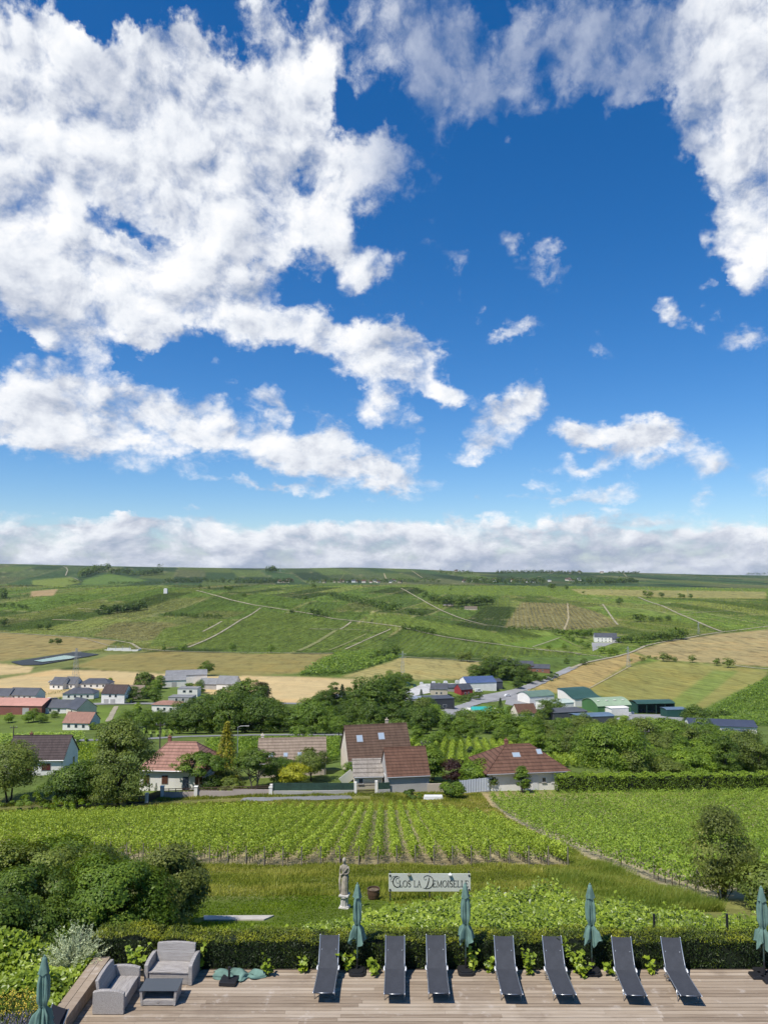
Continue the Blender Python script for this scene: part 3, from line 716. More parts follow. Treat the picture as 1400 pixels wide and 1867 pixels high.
def lobes(rng, k=9, amp=.28):
    D = rand_dirs(k, rng); A = rng.uniform(-amp, amp, k)
    def f(d):
        return 1 + (np.clip(d @ D.T, 0, 1) ** 3 @ A)
    return f
def clump_crown(rng, h0, h1, rx, ncl, nleaf, leaf, shape='round', dens=.55, up=.35, lam=.28, ry=None, gap=.0):
    """leaf positions of a crown between heights h0 and h1"""
    ry = ry or rx; hz = (h1 - h0) / 2; zc = (h0 + h1) / 2
    D = rand_dirs(ncl * 3, rng)
    fl = lobes(rng, amp=lam); rad = fl(D) * (dens + (1 - dens) * rng.uniform(0, 1, len(D)) ** .5)
    C = D * rad[:, None]
    if shape == 'round': k = np.ones(len(C))
    elif shape == 'egg': k = 1.05 - .35 * C[:, 2]
    elif shape == 'column': k = np.where(C[:, 2] > 0, 1 - .5 * C[:, 2] ** 2, 1.0)
    elif shape == 'flat': k = np.where(C[:, 2] < 0, 1.0, 1.0); C[:, 2] = np.where(C[:, 2] < -.35, -.35, C[:, 2])
    elif shape == 'dome': C[:, 2] = np.where(C[:, 2] < -.75, -.75, C[:, 2]); k = 1.08 - .2 * C[:, 2]
    C[:, :2] *= k[:, None]
    cr = min(rx, hz) * (1.75 / ncl ** (1 / 3)) * rng.uniform(.7, 1.25, ncl)
    C = C[:ncl] * np.maximum(.25, 1 - .42 * cr[:, None] / np.array([rx, ry, hz])) * np.array([rx, ry, hz])
    per = rng.multinomial(nleaf, cr ** 2 / (cr ** 2).sum())
    ci = np.repeat(np.arange(ncl), per)
    d = rand_dirs(len(ci), rng); d[:, 2] = np.abs(d[:, 2]) * .9 - .25 * rng.uniform(0, 1, len(ci))
    r = cr[ci] * rng.uniform(0.25, 1, len(ci)) ** .5
    P = C[ci] + d * r[:, None] * np.array([1, 1, .75])
    out = C[ci] / (np.linalg.norm(C[ci], axis=1)[:, None] + .01)
    N = d * .9 + out * .5 + np.array([0, 0, up]) + rand_dirs(len(ci), rng) * .55
    P[:, 2] += zc
    v = np.clip(rng.normal(.5, .2, len(ci)) + rng.normal(0, .12, ncl)[ci], 0, 1)
    V, Q = leaf_quads(P, N, leaf, .62, rng)
    C[:, 2] += zc
    return V, Q, np.repeat(v, 4), C
def trunk_mesh(rng, h, r, targets, base_split=.35, multi=1, n=7, lean=.05):
    m = MB()
    top = []
    for s_ in range(multi):
        a = rng.uniform(0, 6.28); off = 0 if multi == 1 else r * 1.4
        b0 = Vector((math.cos(a) * off, math.sin(a) * off, -.3))
        e = Vector((math.cos(a) * h * (lean if multi == 1 else .18), math.sin(a) * h * (lean if multi == 1 else .18), h * .72))
        pts = [b0.lerp(e, t) + Vector((rng.normal(0, r * .35), rng.normal(0, r * .35), 0)) * (t * (1 - t) * 4) for t in (0, .12, .3, .5, .7, .85, 1)]
        rr = r if multi == 1 else r * .62
        m.tube(pts, [rr * 1.35, rr * 1.05, rr * .92, rr * .75, rr * .55, rr * .4, rr * .22], n)
        top.append(pts)
    for i, t in enumerate(targets):
        pts = top[i % multi]; t = Vector(t)
        k = base_split + (1 - base_split) * rng.uniform(0, .6); kk = min(int(k * 6), 5)
        s0 = pts[kk]; mid = s0.lerp(t, .5) + Vector((0, 0, -abs(t.z - s0.z) * .12))
        m.tube([s0, mid, t], [r * .38, r * .25, r * .08], 5)
    return m.mesh('trunk', smooth=True)
def make_tree(h, w, crown0=.25, ncl=40, nleaf=3000, leaf=.3, shape='round', seed=1, trunk_r=None, multi=1, dens=.55, lam=.28, up=.35, limbs=9, split=.35):
    rng = np.random.default_rng(seed)
    V, Q, v, C = clump_crown(rng, h * crown0, h, w / 2, ncl, nleaf, leaf, shape, dens, up, lam)
    cm = np_mesh('crown', V, Q, {'v': v})
    tm = trunk_mesh(rng, h, trunk_r or h * .022, C[rng.permutation(len(C))[:limbs]], split, multi)
    return tm, cm
def make_conifer(h, w, nleaf=3000, leaf=.3, seed=1, droop=.25, crown0=.06, power=1.0, tiers=16):
    rng = np.random.default_rng(seed); n = nleaf
    t = rng.uniform(0, 1, n) ** 1.25; tier = np.floor(t * tiers); ft = t * tiers - tier
    nb = 9; br = rng.integers(0, nb, n); ang = br * 2 * math.pi / nb + tier * .7 + rng.normal(0, .16, n)
    R0 = (1 - t) ** power * w / 2 * (1 + .18 * np.sin(tier * 2.3 + br * 1.7)) + .05 * w
    r = R0 * rng.uniform(.15, 1, n) ** .6
    z = h * (crown0 + (1 - crown0) * (tier + .35 * ft) / tiers) - droop * r + rng.normal(0, .02 * h, n)
    P = np.stack([r * np.cos(ang), r * np.sin(ang), z], 1)
    al = np.stack([np.cos(ang), np.sin(ang), np.full(n, -.25)], 1)
    N = np.array([0, 0, 1.0]) + al * .35 + rand_dirs(n, rng) * .45
    V, Q = leaf_quads(P, N, leaf, .4, rng, along=al)
    v = np.clip(rng.normal(.45, .2, n) + .25 * (r / (R0 + .01) - .6), 0, 1)
    m = MB(); m.tube([(0, 0, -.3), (0, 0, h * .3), (0, 0, h * .97)], [h * .022, h * .016, .02], 7)
    return m.mesh('trunk', True), np_mesh('crown', V, Q, {'v': np.repeat(v, 4)})
def place_tree(tm, cm, leafm, loc, label, cat='tree', group=None, name='tree', s=1.0, sw=1.0, rz=None, bark=None, crown='crown'):
    e = empty(name, loc, random.uniform(0, 6.28) if rz is None else rz); e.scale = (s * sw, s * sw, s)
    tag(e, label, cat, group)
    if tm is not None: link('trunk', tm, bark or BARK, e)
    c = link(crown, cm, None, e)
    if len(cm.materials) == 0: cm.materials.append(leafm)
    if cm.materials[0] is not leafm:
        c.material_slots[0].link = 'OBJECT'; c.material_slots[0].material = leafm
    return e
# ------------------------------------------------------------------ the timber terrace
def deck_mat():
    def fn(b, p):
        tc = b.node('ShaderNodeTexCoord'); P = tc.outputs['Object']
        x, y, z = b.sep(P)
        v = b.node('ShaderNodeAttribute', attribute_name='v').outputs[2]
        q = b.comb(b.math('ADD', b.math('MULTIPLY', x, .9), b.math('MULTIPLY', v, 37.0)), b.math('MULTIPLY', y, 55.0), 0.0)
        g = b.noise(q, 1.0, 6, 0.65, dist=.6)
        big = b.noise(P, 0.55, 5, 0.65)
        c = b.ramp(b.math('ADD', b.math('MULTIPLY', v, .27), b.math('MULTIPLY', g, .78)), [(.25, (.13, .092, .064)), (.43, (.26, .20, .142)), (.6, (.342, .272, .20)), (.85, (.49, .42, .335))])
        # warm, wet-dark patches and pale worn ones
        c = b.mix(b.rng(big, .52, .72, 0, .55), c, (.17, .125, .09))
        c = b.mix(b.rng(b.noise(P, 1.7, 5, .7), .56, .72, 0, .45), c, (.56, .50, .44))
        # knots and dark grain
        c = b.mix(b.rng(b.noise(b.comb(b.math('MULTIPLY', x, 7.0), b.math('MULTIPLY', y, 18.0), v), 1.0, 2, .5), .72, .80, 0, .5), c, (.12, .085, .06))
        b.put(p.inputs['Base Color'], c)
        bp = b.node('ShaderNodeBump'); bp.inputs['Strength'].default_value = .25; bp.inputs['Distance'].default_value = .01
        b.put(bp.inputs['Height'], g); b.put(p.inputs['Normal'], bp.outputs[0])
    return mat('weathered_decking', rough=.8, fn=fn, spec=.25)
WOOD = deck_mat()
def build_deck():
    rng = np.random.default_rng(3)
    V = []; Q = []; A = []
    y = 14.0; w = .138
    while y < 22.5:
        x0 = -9.6 if y < 19.4 else -7.96
        x = x0
        L = rng.uniform(1.0, 4.2)
        while x < 15.5:
            x2 = min(x + L, 15.5)
            dz = rng.normal(0, .0015); k = len(V)
            yb = y + w
            for (a, c, z) in ((x + .002, y, 0), (x2 - .002, y, 0), (x2 - .002, yb, 0), (x + .002, yb, 0), (x + .002, y, -.04), (x2 - .002, y, -.04), (x2 - .002, yb, -.04), (x + .002, yb, -.04)):
                V.append((a, c, z + dz))
            Q += [(k, k + 1, k + 2, k + 3), (k, k + 4, k + 5, k + 1), (k + 2, k + 6, k + 7, k + 3), (k + 1, k + 5, k + 6, k + 2), (k + 3, k + 7, k + 4, k)]
            A += [rng.uniform(0, 1)] * 8
            x = x2; L = 4.2
        y += w + rng.choice([.010, .016, .026], p=[.3, .4, .3])
    o = link('timber_deck', np_mesh('timber_deck', V, Q, {'v': np.array(A)}), WOOD); tag(o, kind='structure')
    m = MB()
    for i in range(1, 16):
        m.box((-9 + i * 1.6, 18.2, -.12), (.09, 8.5, .15))
    m.box((3.3, 22.6, -.13), (22.6, .03, .25))
    tag(m.build('deck_joists', mat('joist', (.06, .045, .035))), kind='structure')
    # raised planter edge of two heavy planks on the left
    e = empty('planter_wall', (-8.19, 21.0, 0)); tag(e, 'raised timber planter edge of heavy sleepers running beside the wicker sofa', 'planter wall')
    for i, dx in enumerate((-.118, .118)):
        mm = MB(); mm.box((dx, 0.05, .345), (.226, 3.0, .05))
        o = mm.build('top_plank', WOOD, e, bevel=.006)
        at = o.data.attributes.new('v', 'FLOAT', 'POINT'); at.data.foreach_set('value', [.32 + .15 * i] * len(o.data.vertices))
    for k in range(2):
        mm = MB(); mm.box((.205, .05, .08 + .162 * k), (.04, 3.0, .155)); mm.box((-.205, .05, .08 + .162 * k), (.04, 3.0, .155))
        o = mm.build('side_plank', WOOD, e, bevel=.005)
        at = o.data.attributes.new('v', 'FLOAT', 'POINT'); at.data.foreach_set('value', [.12] * len(o.data.vertices))
build_deck()

# ------------------------------------------------------------------ wicker lounge set
def wicker():
    def fn(b, p):
        tc = b.node('ShaderNodeTexCoord'); P = tc.outputs['Object']
        x, y, z = b.sep(P)
        fr = 2 * math.pi / .03
        h = b.math('ADD', x, y)
        a = b.math('SINE', b.math('MULTIPLY', h, fr)); c_ = b.math('SINE', b.math('MULTIPLY', b.math('ADD', z, b.math('MULTIPLY', b.math('SUBTRACT', y, x), .7)), fr * 1.6))
        wv = b.math('MULTIPLY', a, c_)
        n = b.noise(b.comb(b.math('MULTIPLY', h, 3), b.math('MULTIPLY', y, 40), b.math('MULTIPLY', z, 90)), 1.0, 4, .6)
        f = b.math('ADD', b.math('MULTIPLY', wv, .16), n)
        c = b.ramp(f, [(.25, (.19, .17, .155)), (.5, (.36, .33, .305)), (.8, (.52, .485, .45))])
        b.put(p.inputs['Base Color'], c)
        bp = b.node('ShaderNodeBump'); bp.inputs['Strength'].default_value = .6; bp.inputs['Distance'].default_value = .006
        b.put(bp.inputs['Height'], wv); b.put(p.inputs['Normal'], bp.outputs[0])
    return mat('grey_wicker', rough=.6, fn=fn, spec=.35)
WICK = wicker()
def arch(x0, x1, z0, z1, rise, n=8):
    """outline with a gently arched top"""
    top = [(x1 + (x0 - x1) * i / n, z1 + rise * math.sin(math.pi * i / n)) for i in range(n + 1)]
    return [(x0, z0), (x1, z0)] + top
def make_sofa(label):
    """wicker seat facing -Y, 1.36 wide"""
    e = empty('wicker_sofa'); tag(e, label, 'sofa', 'grey wicker seats on the terrace')
    W, D = 1.36, .78
    m = MB(); m.box((0, -.02, .16), (W - .24, D - .10, .30)); m.build('seat_base', WICK, e, bevel=.012)
    m = MB(); m.prism(arch(-.56, .56, .312, .345, .02), -.385, .20, 'y'); m.build('seat', WICK, e, bevel=.012)
    m = MB()
    P = arch(-.555, .555, .03, .79, .035)
    n = len(P)
    def tilt(p, d): return (p[0], .24 + d + (p[1] - .3) * .17, p[1])
    vs = [tilt(p, 0) for p in P] + [tilt(p, .09) for p in P]
    m.add(vs, [list(range(n)), [n + i for i in range(n)][::-1]] + [((i + 1) % n, i, n + i, n + (i + 1) % n) for i in range(n)])
    m.build('backrest', WICK, e, bevel=.012)
    for s in (-1, 1):
        m = MB()
        prof = [(-.40, .01), (.42, .01), (.42, .56), (.25, .60), (.0, .605), (-.25, .58), (-.40, .535)]
        a, b_ = sorted((s * .57, s * .68))
        m.prism(prof, a, b_, 'x'); m.build('armrest', WICK, e, bevel=.014)
    return e
s1 = make_sofa('grey wicker two-seat sofa facing the camera in front of the hedge'); s1.location = (-6.03, 22.12, 0); s1.rotation_euler.z = R(-2)
s2 = copy_tree(s1); s2.location = (-7.2, 21.02, 0); s2.rotation_euler.z = R(90)
s2['label'] = 'grey wicker two-seat sofa turned sideways with its back to the timber planter edge'
def make_table():
    e = empty('coffee_table', (-6.02, 21.02, 0), R(0)); tag(e, 'low grey wicker coffee table with a dark glass top and open shelf', 'coffee table')
    m = MB(); m.box((0, 0, .397), (1.03, .62, .014)); m.build('glass_top', mat('dark_glass', (.035, .045, .058), .12, spec=.6), e, bevel=.004)
    for s in (-1, 1):
        m = MB(); x = s * .465
        prof = [(x - .035 * s - .03, .01), (x - .035 * s + .03, .01), (x + .035, .388), (x - .035, .388)]
        m.prism(prof, -.29, .29, 'y'); m.build('side_panel', WICK, e, bevel=.006)
    m = MB(); m.box((0, 0, .085), (.86, .56, .13)); m.build('shelf', WICK, e, bevel=.006)
    m = MB(); m.box((0, -.286, .09), (.05, .006, .014)); m.build('badge', mat('steel', (.6, .6, .6), .35, metal=1), e)
    m = MB(); m.box((0, .27, .27), (.85, .03, .23)); m.build('back_panel', WICK, e)
make_table()

# ------------------------------------------------------------------ sun loungers
SLING = mat('grey_sling', rough=.75, fn=speckle((.042, .045, .053), .16, 30, spec=.25), spec=.3)
ALU = mat('aluminium_frame', (.55, .56, .57), .35, metal=.85)
def lounger_profile():
    p = []
    for i in range(9):
        t = i / 8; p.append((t * 1.3, .315 - .01 * t - .025 * math.sin(math.pi * t)))
    a = R(57)
    for i in range(1, 7):
        t = i / 6; p.append((1.3 + .82 * t * math.cos(a) + .03 * math.sin(math.pi * t), 1.3 * 0 + .305 + .82 * t * math.sin(a)))
    return p
def make_lounger(label):
    e = empty('sun_lounger'); tag(e, label, 'sun lounger', 'grey sling sun loungers on the terrace')
    P = lounger_profile(); hw = .262
    def sling(name, pts):
        m = MB(); n = len(pts); vs = []
        for (y, z) in pts: vs += [(-hw, y, z + .006), (-hw * .33, y, z - .004), (hw * .33, y, z - .004), (hw, y, z + .006)]
        for (y, z) in pts: vs += [(-hw, y, z - .006), (-hw * .33, y, z - .014), (hw * .33, y, z - .014), (hw, y, z - .006)]
        fs = []
        for i in range(n - 1):
            for k in range(3):
                a = i * 4 + k; fs.append((a, a + 1, a + 5, a + 4)); o_ = n * 4; fs.append((o_ + a + 4, o_ + a + 5, o_ + a + 1, o_ + a))
        m.add(vs, fs); return m.build(name, SLING, e, smooth=True)
    sling('seat', P[:9]); sling('backrest', P[8:])
    for s in (-1, 1):
        m = MB(); m.tube([(s * .275, y, z) for y, z in P[:9]], .013, 8); m.tube([(s * .275, y, z) for y, z in P[8:]] + [(s * .272, P[-1][0] + .004, P[-1][1] + .02)], .012, 8)
        m.build('side_rail', ALU, e, smooth=True)
        m = MB(); m.tube([(s * .275, .38, .295), (s * .268, .30, .0)], .013, 8); m.build('leg', ALU, e, smooth=True)
        m = MB(); m.tube([(s * .275, 1.18, .30), (s * .275, 1.34, .0)], .013, 8); m.build('leg', ALU, e, smooth=True)
        m = MB(); m.tube([(s * .30, 1.22, .295), (s * .31, 1.30, .315), (s * .30, 1.38, .33)], .020, 8); m.build('hinge', mat('hinge_white', (.7, .7, .7), .4), e, smooth=True)
    for y_, z_ in ((.34, .17), (.03, .305), (1.3, .29), (1.32, .06)):
        m = MB(); m.tube([(-.275, y_, z_), (.275, y_, z_)], .010, 6); m.build('crossbar', ALU, e, smooth=True)
    m = MB(); m.tube([(-.2, 1.56, .70), (-.2, 1.78, .22), (.2, 1.78, .22), (.2, 1.56, .70)], .010, 6); m.tube([(-.2, 1.78, .22), (-.2, 1.55, .05)], .01, 6); m.tube([(.2, 1.78, .22), (.2, 1.55, .05)], .01, 6)
    m.tube([(-.275, 1.2, .30), (-.275, 1.55, .05), (.275, 1.55, .05), (.275, 1.2, .30)], .01, 6)
    m.build('back_support', ALU, e, smooth=True)
    return e
LLAB = ['grey sun lounger nearest the fallen parasol, leftmost of the row against the hedge',
 'grey sun lounger just right of the closed parasol that stands below the stone statue',
 'grey sun lounger just left of the closed parasol in front of the painted sign',
 'grey sun lounger just right of the closed parasol in front of the painted sign',
 'grey sun lounger just left of the third closed parasol, leafy shoots on both sides',
 'grey sun lounger just right of the third closed parasol, slightly turned',
 'grey sun lounger most turned of the row, the last one on the right']
LPX = [((589.5,1811),(598,1766)), ((719,1813),(720,1767)), ((800.5,1811.5),(796,1766)), ((934,1813.5),(922,1767)), ((1031.5,1814),(1012,1766.5)), ((1160,1815.5),(1139,1768)), ((1260,1816.5),(1232,1770))]
lp = None
for i, (f_, h_) in enumerate(LPX):
    a = onZ(*f_, .315); b_ = onZ(*h_, .305)
    if lp is None: o = lp = make_lounger(LLAB[0])
    else: o = copy_tree(lp); o['label'] = LLAB[i]
    o.location = (a.x, a.y, 0); o.rotation_euler.z = math.atan2(-(b_.x - a.x), b_.y - a.y)
o = copy_tree(lp); o['label'] = 'dark sling lounger cut off at the bottom left corner beside the timber planter edge'
a = R(-26); tp = lounger_profile()[-1][0]
for ch in o.children:
    if ch.name.startswith(('seat', 'backrest')): ch.material_slots[0].link = 'OBJECT'; ch.material_slots[0].material = mat('navy_sling', (.014, .015, .022), .8, spec=.15)
o.location = (-7.86 + math.sin(a) * tp, 18.92 - math.cos(a) * tp, 0); o.rotation_euler.z = a

# ------------------------------------------------------------------ closed parasols
CLOTH = mat('green_parasol_cloth', rough=.8, fn=speckle((.12, .20, .165), .3, 3.5), spec=.2)
POLE = mat('green_pole', (.16, .24, .19), .45)
BLACK = mat('black_plastic', (.018, .018, .02), .45)
def parasol_mesh(seed):
    rng = np.random.default_rng(seed); n = 72; nz = 24
    m = MB(); vs = []
    tw = rng.uniform(0, 6.28); lean = rng.uniform(-.02, .02)
    for i in range(nz + 1):
        t = i / nz; z = 2.42 - t * 1.52          # from the cap to the hem
        r = .035 + .078 * min(1, t / .35) ** .8
        if t > .62: r *= 1 - .42 * math.exp(-((t - .70) / .06) ** 2)
        if t > .72: r *= 1 + .55 * (t - .72) / .28
        for k in range(n):
            a = 2 * math.pi * k / n
            fold = .30 * math.sin(4 * a + tw + 1.3 * t) + .16 * math.sin(9 * a + tw * 2 - 2 * t) + .08 * math.sin(3 * a - 4 * t) + .08 * math.sin(17 * a + 5 * t)
            rr = r * (1 + fold * min(1, t * 3) * (1 + (.8 if t > .75 else 0)))
            zz = z + (.09 * math.sin(4 * a + tw) + .05 * math.sin(5 * a) if i == nz else 0)
            vs.append((rr * math.cos(a) + lean * t, rr * math.sin(a), zz))
    fs = []
    for i in range(nz):
        for k in range(n): fs.append((i * n + (k + 1) % n, i * n + k, (i + 1) * n + k, (i + 1) * n + (k + 1) % n))
    fs.append(list(range(n)))
    m.add(vs, fs); return m.mesh('canopy', True)
def vent_mesh(seed):
    rng = np.random.default_rng(seed + 50); n = 24; m = MB(); vs = []; tw = rng.uniform(0, 6.28)
    for i in range(8):
        t = i / 7; z = 2.46 - t * .36; r = .042 + .078 * t ** .9
        for k in range(n):
            a = 2 * math.pi * k / n; rr = r * (1 + t * (.20 * math.sin(4 * a + tw) + .1 * math.sin(7 * a)))
            vs.append((rr * math.cos(a), rr * math.sin(a), z + (.03 * math.sin(4 * a + tw) if i == 7 else 0)))
    m.add(vs, [(i * n + (k + 1) % n, i * n + k, (i + 1) * n + k, (i + 1) * n + (k + 1) % n) for i in range(7) for k in range(n)] + [list(range(n))])
    return m.mesh('vent_flap', True)
def make_parasol(x, y, label, seed, base='square', lean=(0, 0)):
    e = empty('closed_parasol', (x, y, 0)); tag(e, label, 'parasol', 'closed green parasols along the terrace')
    e.rotation_euler = (lean[0], lean[1], seed * 1.3)
    m = MB(); m.tube([(0, 0, .08), (0, 0, 2.46)], .019, 10); m.build('pole', POLE, e, smooth=True)
    link('canopy', parasol_mesh(seed), CLOTH, e); link('vent_flap', vent_mesh(seed), CLOTH, e)
    m = MB(); m.lathe([(.07, 1.335), (.077, 1.35), (.077, 1.375), (.07, 1.39)], 20); m.build('tie_strap', mat('dark_green_strap', (.02, .05, .04)), e)
    m = MB(); m.lathe([(.012, 2.45), (.022, 2.47), (.018, 2.50), (.004, 2.515)], 10); m.build('finial', POLE, e, smooth=True)
    m = MB()
    c = [(.24 * math.copysign(abs(math.cos(t)) ** .45, math.cos(t)), .24 * math.copysign(abs(math.sin(t)) ** .45, math.sin(t))) for t in [i * 2 * math.pi / 28 for i in range(28)]]
    if base == 'square':
        m.prism(c, 0.005, .085); m.prism([(p[0] * .8, p[1] * .8) for p in c], .085, .115)
    else:
        for k in range(4):
            a = k * math.pi / 2; m.box((math.cos(a) * .22, math.sin(a) * .22, .045), (.36, .34, .07), rz=a, taper=.9)
    m.tube([(0, 0, .1), (0, 0, .42)], .028, 10)
    o = m.build('weighted_base', BLACK, e, bevel=.008); o.rotation_euler.z = -seed * 1.3
    return e
make_parasol(*onZ(651, 1774, 0)[:2], 'closed green parasol standing below the stone statue', 1, lean=(0, R(.4)))
make_parasol(*onZ(849, 1773, 0)[:2], 'closed green parasol whose top overlaps the painted sign', 2)
make_parasol(*onZ(1079, 1774, 0)[:2], 'closed green parasol between two loungers right of the sign, leaves round its pole', 3, lean=(0, R(.5)))
make_parasol(*onZ(1393, 1781, 0)[:2], 'closed green parasol on a cross of black slabs at the right picture edge', 4, 'cross')
make_parasol(-8.02, 18.3, 'closed green parasol beside the lavender at the bottom left', 5)
# the parasol that lies on the boards, and the loose base in front of it
def fallen():
    rng = np.random.default_rng(9)
    e = empty('fallen_parasol', (-4.15, 22.2, 0)); tag(e, 'green parasol lying folded and crumpled on the boards behind a black base', 'parasol')
    nu, nv = 46, 14; V = []
    for i in range(nu):
        t = i / (nu - 1); x = -.72 + 1.5 * t
        pinch = 1 - .62 * math.exp(-((t - .66) / .055) ** 2)
        w = (.07 + .20 * math.sin(math.pi * min(1, t * .9 + .08)) ** .7) * pinch
        for j in range(nv):
            s = j / (nv - 1) * math.pi
            f = 1 + .22 * math.sin(9 * s + 7 * t) + .15 * math.sin(23 * t + 2 * s)
            V.append((x + .03 * math.sin(7 * s + 11 * t), -math.cos(s) * w * f + .04 * math.sin(9 * t), .012 + math.sin(s) * (.055 + .45 * w) * (.75 + .35 * math.sin(17 * t + 3 * s))))
    Q = [(i * nv + j, i * nv + j + 1, (i + 1) * nv + j + 1, (i + 1) * nv + j) for i in range(nu - 1) for j in range(nv - 1)]
    link('canopy', np_mesh('canopy', V, Q, smooth=True), CLOTH, e)
    m = MB(); m.tube([(-.95, -.06, .03), (.4, .03, .05)], .019, 8); m.build('pole', BLACK, e, smooth=True)
    b_ = empty('parasol_base', (-4.36, 21.86, 0), R(-5)); tag(b_, 'loose black parasol base slab with an upright socket tube', 'parasol base')
    m = MB(); m.box((0, 0, .06), (.47, .42, .11)); m.build('slab', BLACK, b_, bevel=.012)
    m = MB(); m.lathe([(.032, .115), (.032, .40), (.042, .40), (.042, .43), (.030, .43)], 14); m.build('socket_tube', BLACK, b_, smooth=False)
    m = MB(); m.box((.055, 0, .40), (.03, .02, .02)); m.build('clamp_screw', BLACK, b_)
fallen()
# ------------------------------------------------------------------ hedges of clipped yew behind the deck
def box_foliage(x0, x1, y0, y1, z0, z1, n, leaf, seed, top_bias=.45, bump=.05, aspect=.3):
    """leaf sprigs on the faces of a clipped hedge"""
    rng = np.random.default_rng(seed); Lx, Ly, Lz = x1 - x0, y1 - y0, z1 - z0
    A = np.array([Lx * Ly * (1 + top_bias * 2), Lx * Lz, Lx * Lz * .6, Ly * Lz, Ly * Lz]); k = rng.choice(5, n, p=A / A.sum())
    a, b_ = rng.uniform(0, 1, n), rng.uniform(0, 1, n)
    P = np.zeros((n, 3)); N = np.zeros((n, 3))
    for f in range(5):
        m = k == f
        if f == 0: P[m] = np.stack([x0 + a[m] * Lx, y0 + b_[m] * Ly, np.full(m.sum(), z1)], 1); N[m] = (0, 0, 1)
        elif f in (1, 2): P[m] = np.stack([x0 + a[m] * Lx, np.full(m.sum(), y0 if f == 1 else y1), z0 + b_[m] * Lz], 1); N[m] = (0, -1 if f == 1 else 1, 0)
        else: P[m] = np.stack([np.full(m.sum(), x0 if f == 3 else x1), y0 + a[m] * Ly, z0 + b_[m] * Lz], 1); N[m] = (-1 if f == 3 else 1, 0, 0)
    wave = bump * (np.sin(P[:, 0] * 2.1 + seed) + np.sin(P[:, 0] * 5.3 + P[:, 2] * 4) * .6 + np.sin(P[:, 1] * 7 + P[:, 0] * 1.1) * .5)
    P += N * (wave + rng.normal(0, .03, n))[:, None]
    al = N * .6 + np.array([0, 0, .9]) + rand_dirs(n, rng) * .5
    NN = N + rand_dirs(n, rng) * .8
    V, Q = leaf_quads(P, NN, leaf, aspect, rng, along=al)
    v = np.clip(rng.normal(.24, .16, n) + np.where(k == 0, .58, 0), 0, 1)  # side sprigs darkened to stand in for shade; top ones yellow with new growth
    return V, Q, np.repeat(v, 4)
def make_hedge(name, x0, x1, y0, y1, z0, z1, n, leaf, label, m, seed, core=(.010, .016, .006), loc=(0, 0, 0), rz=0.0, aspect=.3, bump=.05):
    e = empty(name, loc, rz); tag(e, label, 'hedge')
    V, Q, v = box_foliage(x0, x1, y0, y1, z0, z1, n, leaf, seed, aspect=aspect, bump=bump)
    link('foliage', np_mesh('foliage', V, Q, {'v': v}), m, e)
    d = .07 if leaf < .1 else .34
    mm = MB(); mm.box(((x0 + x1) / 2, (y0 + y1) / 2, (z0 + z1 - d) / 2 - .15), (x1 - x0 - 2 * d, y1 - y0 - 2 * d, z1 - z0 - d + .3))
    mm.build('branches', mat('hedge_branches', core, .95), e); return e
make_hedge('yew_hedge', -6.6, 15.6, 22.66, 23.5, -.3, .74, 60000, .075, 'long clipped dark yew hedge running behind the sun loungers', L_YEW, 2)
make_hedge('yew_hedge', -8.7, -6.7, 22.9, 23.8, -.4, .72, 7500, .075, 'short clipped yew hedge between the silver shrub and the wicker sofa', L_YEW, 5)

# ------------------------------------------------------------------ low leafy cover on the slope behind the hedge
def in_cover(x, y):
    back = np.interp(x, [-8, -3, -1, 1, 3, 6, 8, 10, 12, 15], [27.0, 27.5, 29, 31.5, 33, 33.5, 33, 31, 28.5, 26.5])
    return (y < back + .8 * np.sin(x * 2.1) * .5)
def build_cover():
    rng = np.random.default_rng(4)
    n = 92000; x = rng.uniform(-8.5, 16, n); y = rng.uniform(23.7, 34.5, n)
    k = in_cover(x, y); x, y = x[k], y[k]; n = len(x)
    bump = .5 + .3 * np.sin(x * 1.3 + 2 * np.sin(y * .9)) * np.sin(y * 1.7 + x * .6) + .35 * np.sin(x * 4.3 + 2 * np.sin(y * 3.1)) * np.sin(y * 3.7 + x * 1.6)
    back = np.interp(x, [-8, -3, -1, 1, 3, 6, 8, 10, 12, 15], [27.0, 27.5, 29, 31.5, 33, 33.5, 33, 31, 28.5, 26.5])
    hh = (.35 + .55 * bump) * np.clip((back - y + 1) / 2.0, .15, 1) * np.clip((x + 5) / 5, .3, 1)
    hh = hh + .55 * np.exp(-((x - 6.6) ** 2 / 1.6 + (y - 32) ** 2 / 1.5)) + .45 * np.exp(-((x - 4.4) ** 2 / .8 + (y - 32) ** 2 / 1.5))
    z = zt_arr(x, y) + hh * rng.uniform(.1, 1.15, n) ** .7 + (rng.uniform(0, 1, n) < .06) * rng.uniform(0, .3, n)
    # shoots that rise above the rest
    N = rand_dirs(n, rng) * .75 + np.array([-.1, -.35, 1.0])
    V, Q = leaf_quads(np.stack([x, y, z], 1), N, rng.choice([.075, .11, .16], n, p=[.35, .4, .25]), .72, rng, fold=.06)
    v = np.clip(rng.normal(.45, .24, n) + (rng.uniform(0, 1, n) < .08) * .4, 0, 1)
    tag(link('leafy_ground_cover', np_mesh('leafy_ground_cover', V, Q, {'v': np.repeat(v, 4)}), L_KNOT), 'dense broad leaved ground cover on the slope between the yew hedge and the painted sign', 'ground cover', kind='stuff')
build_cover()
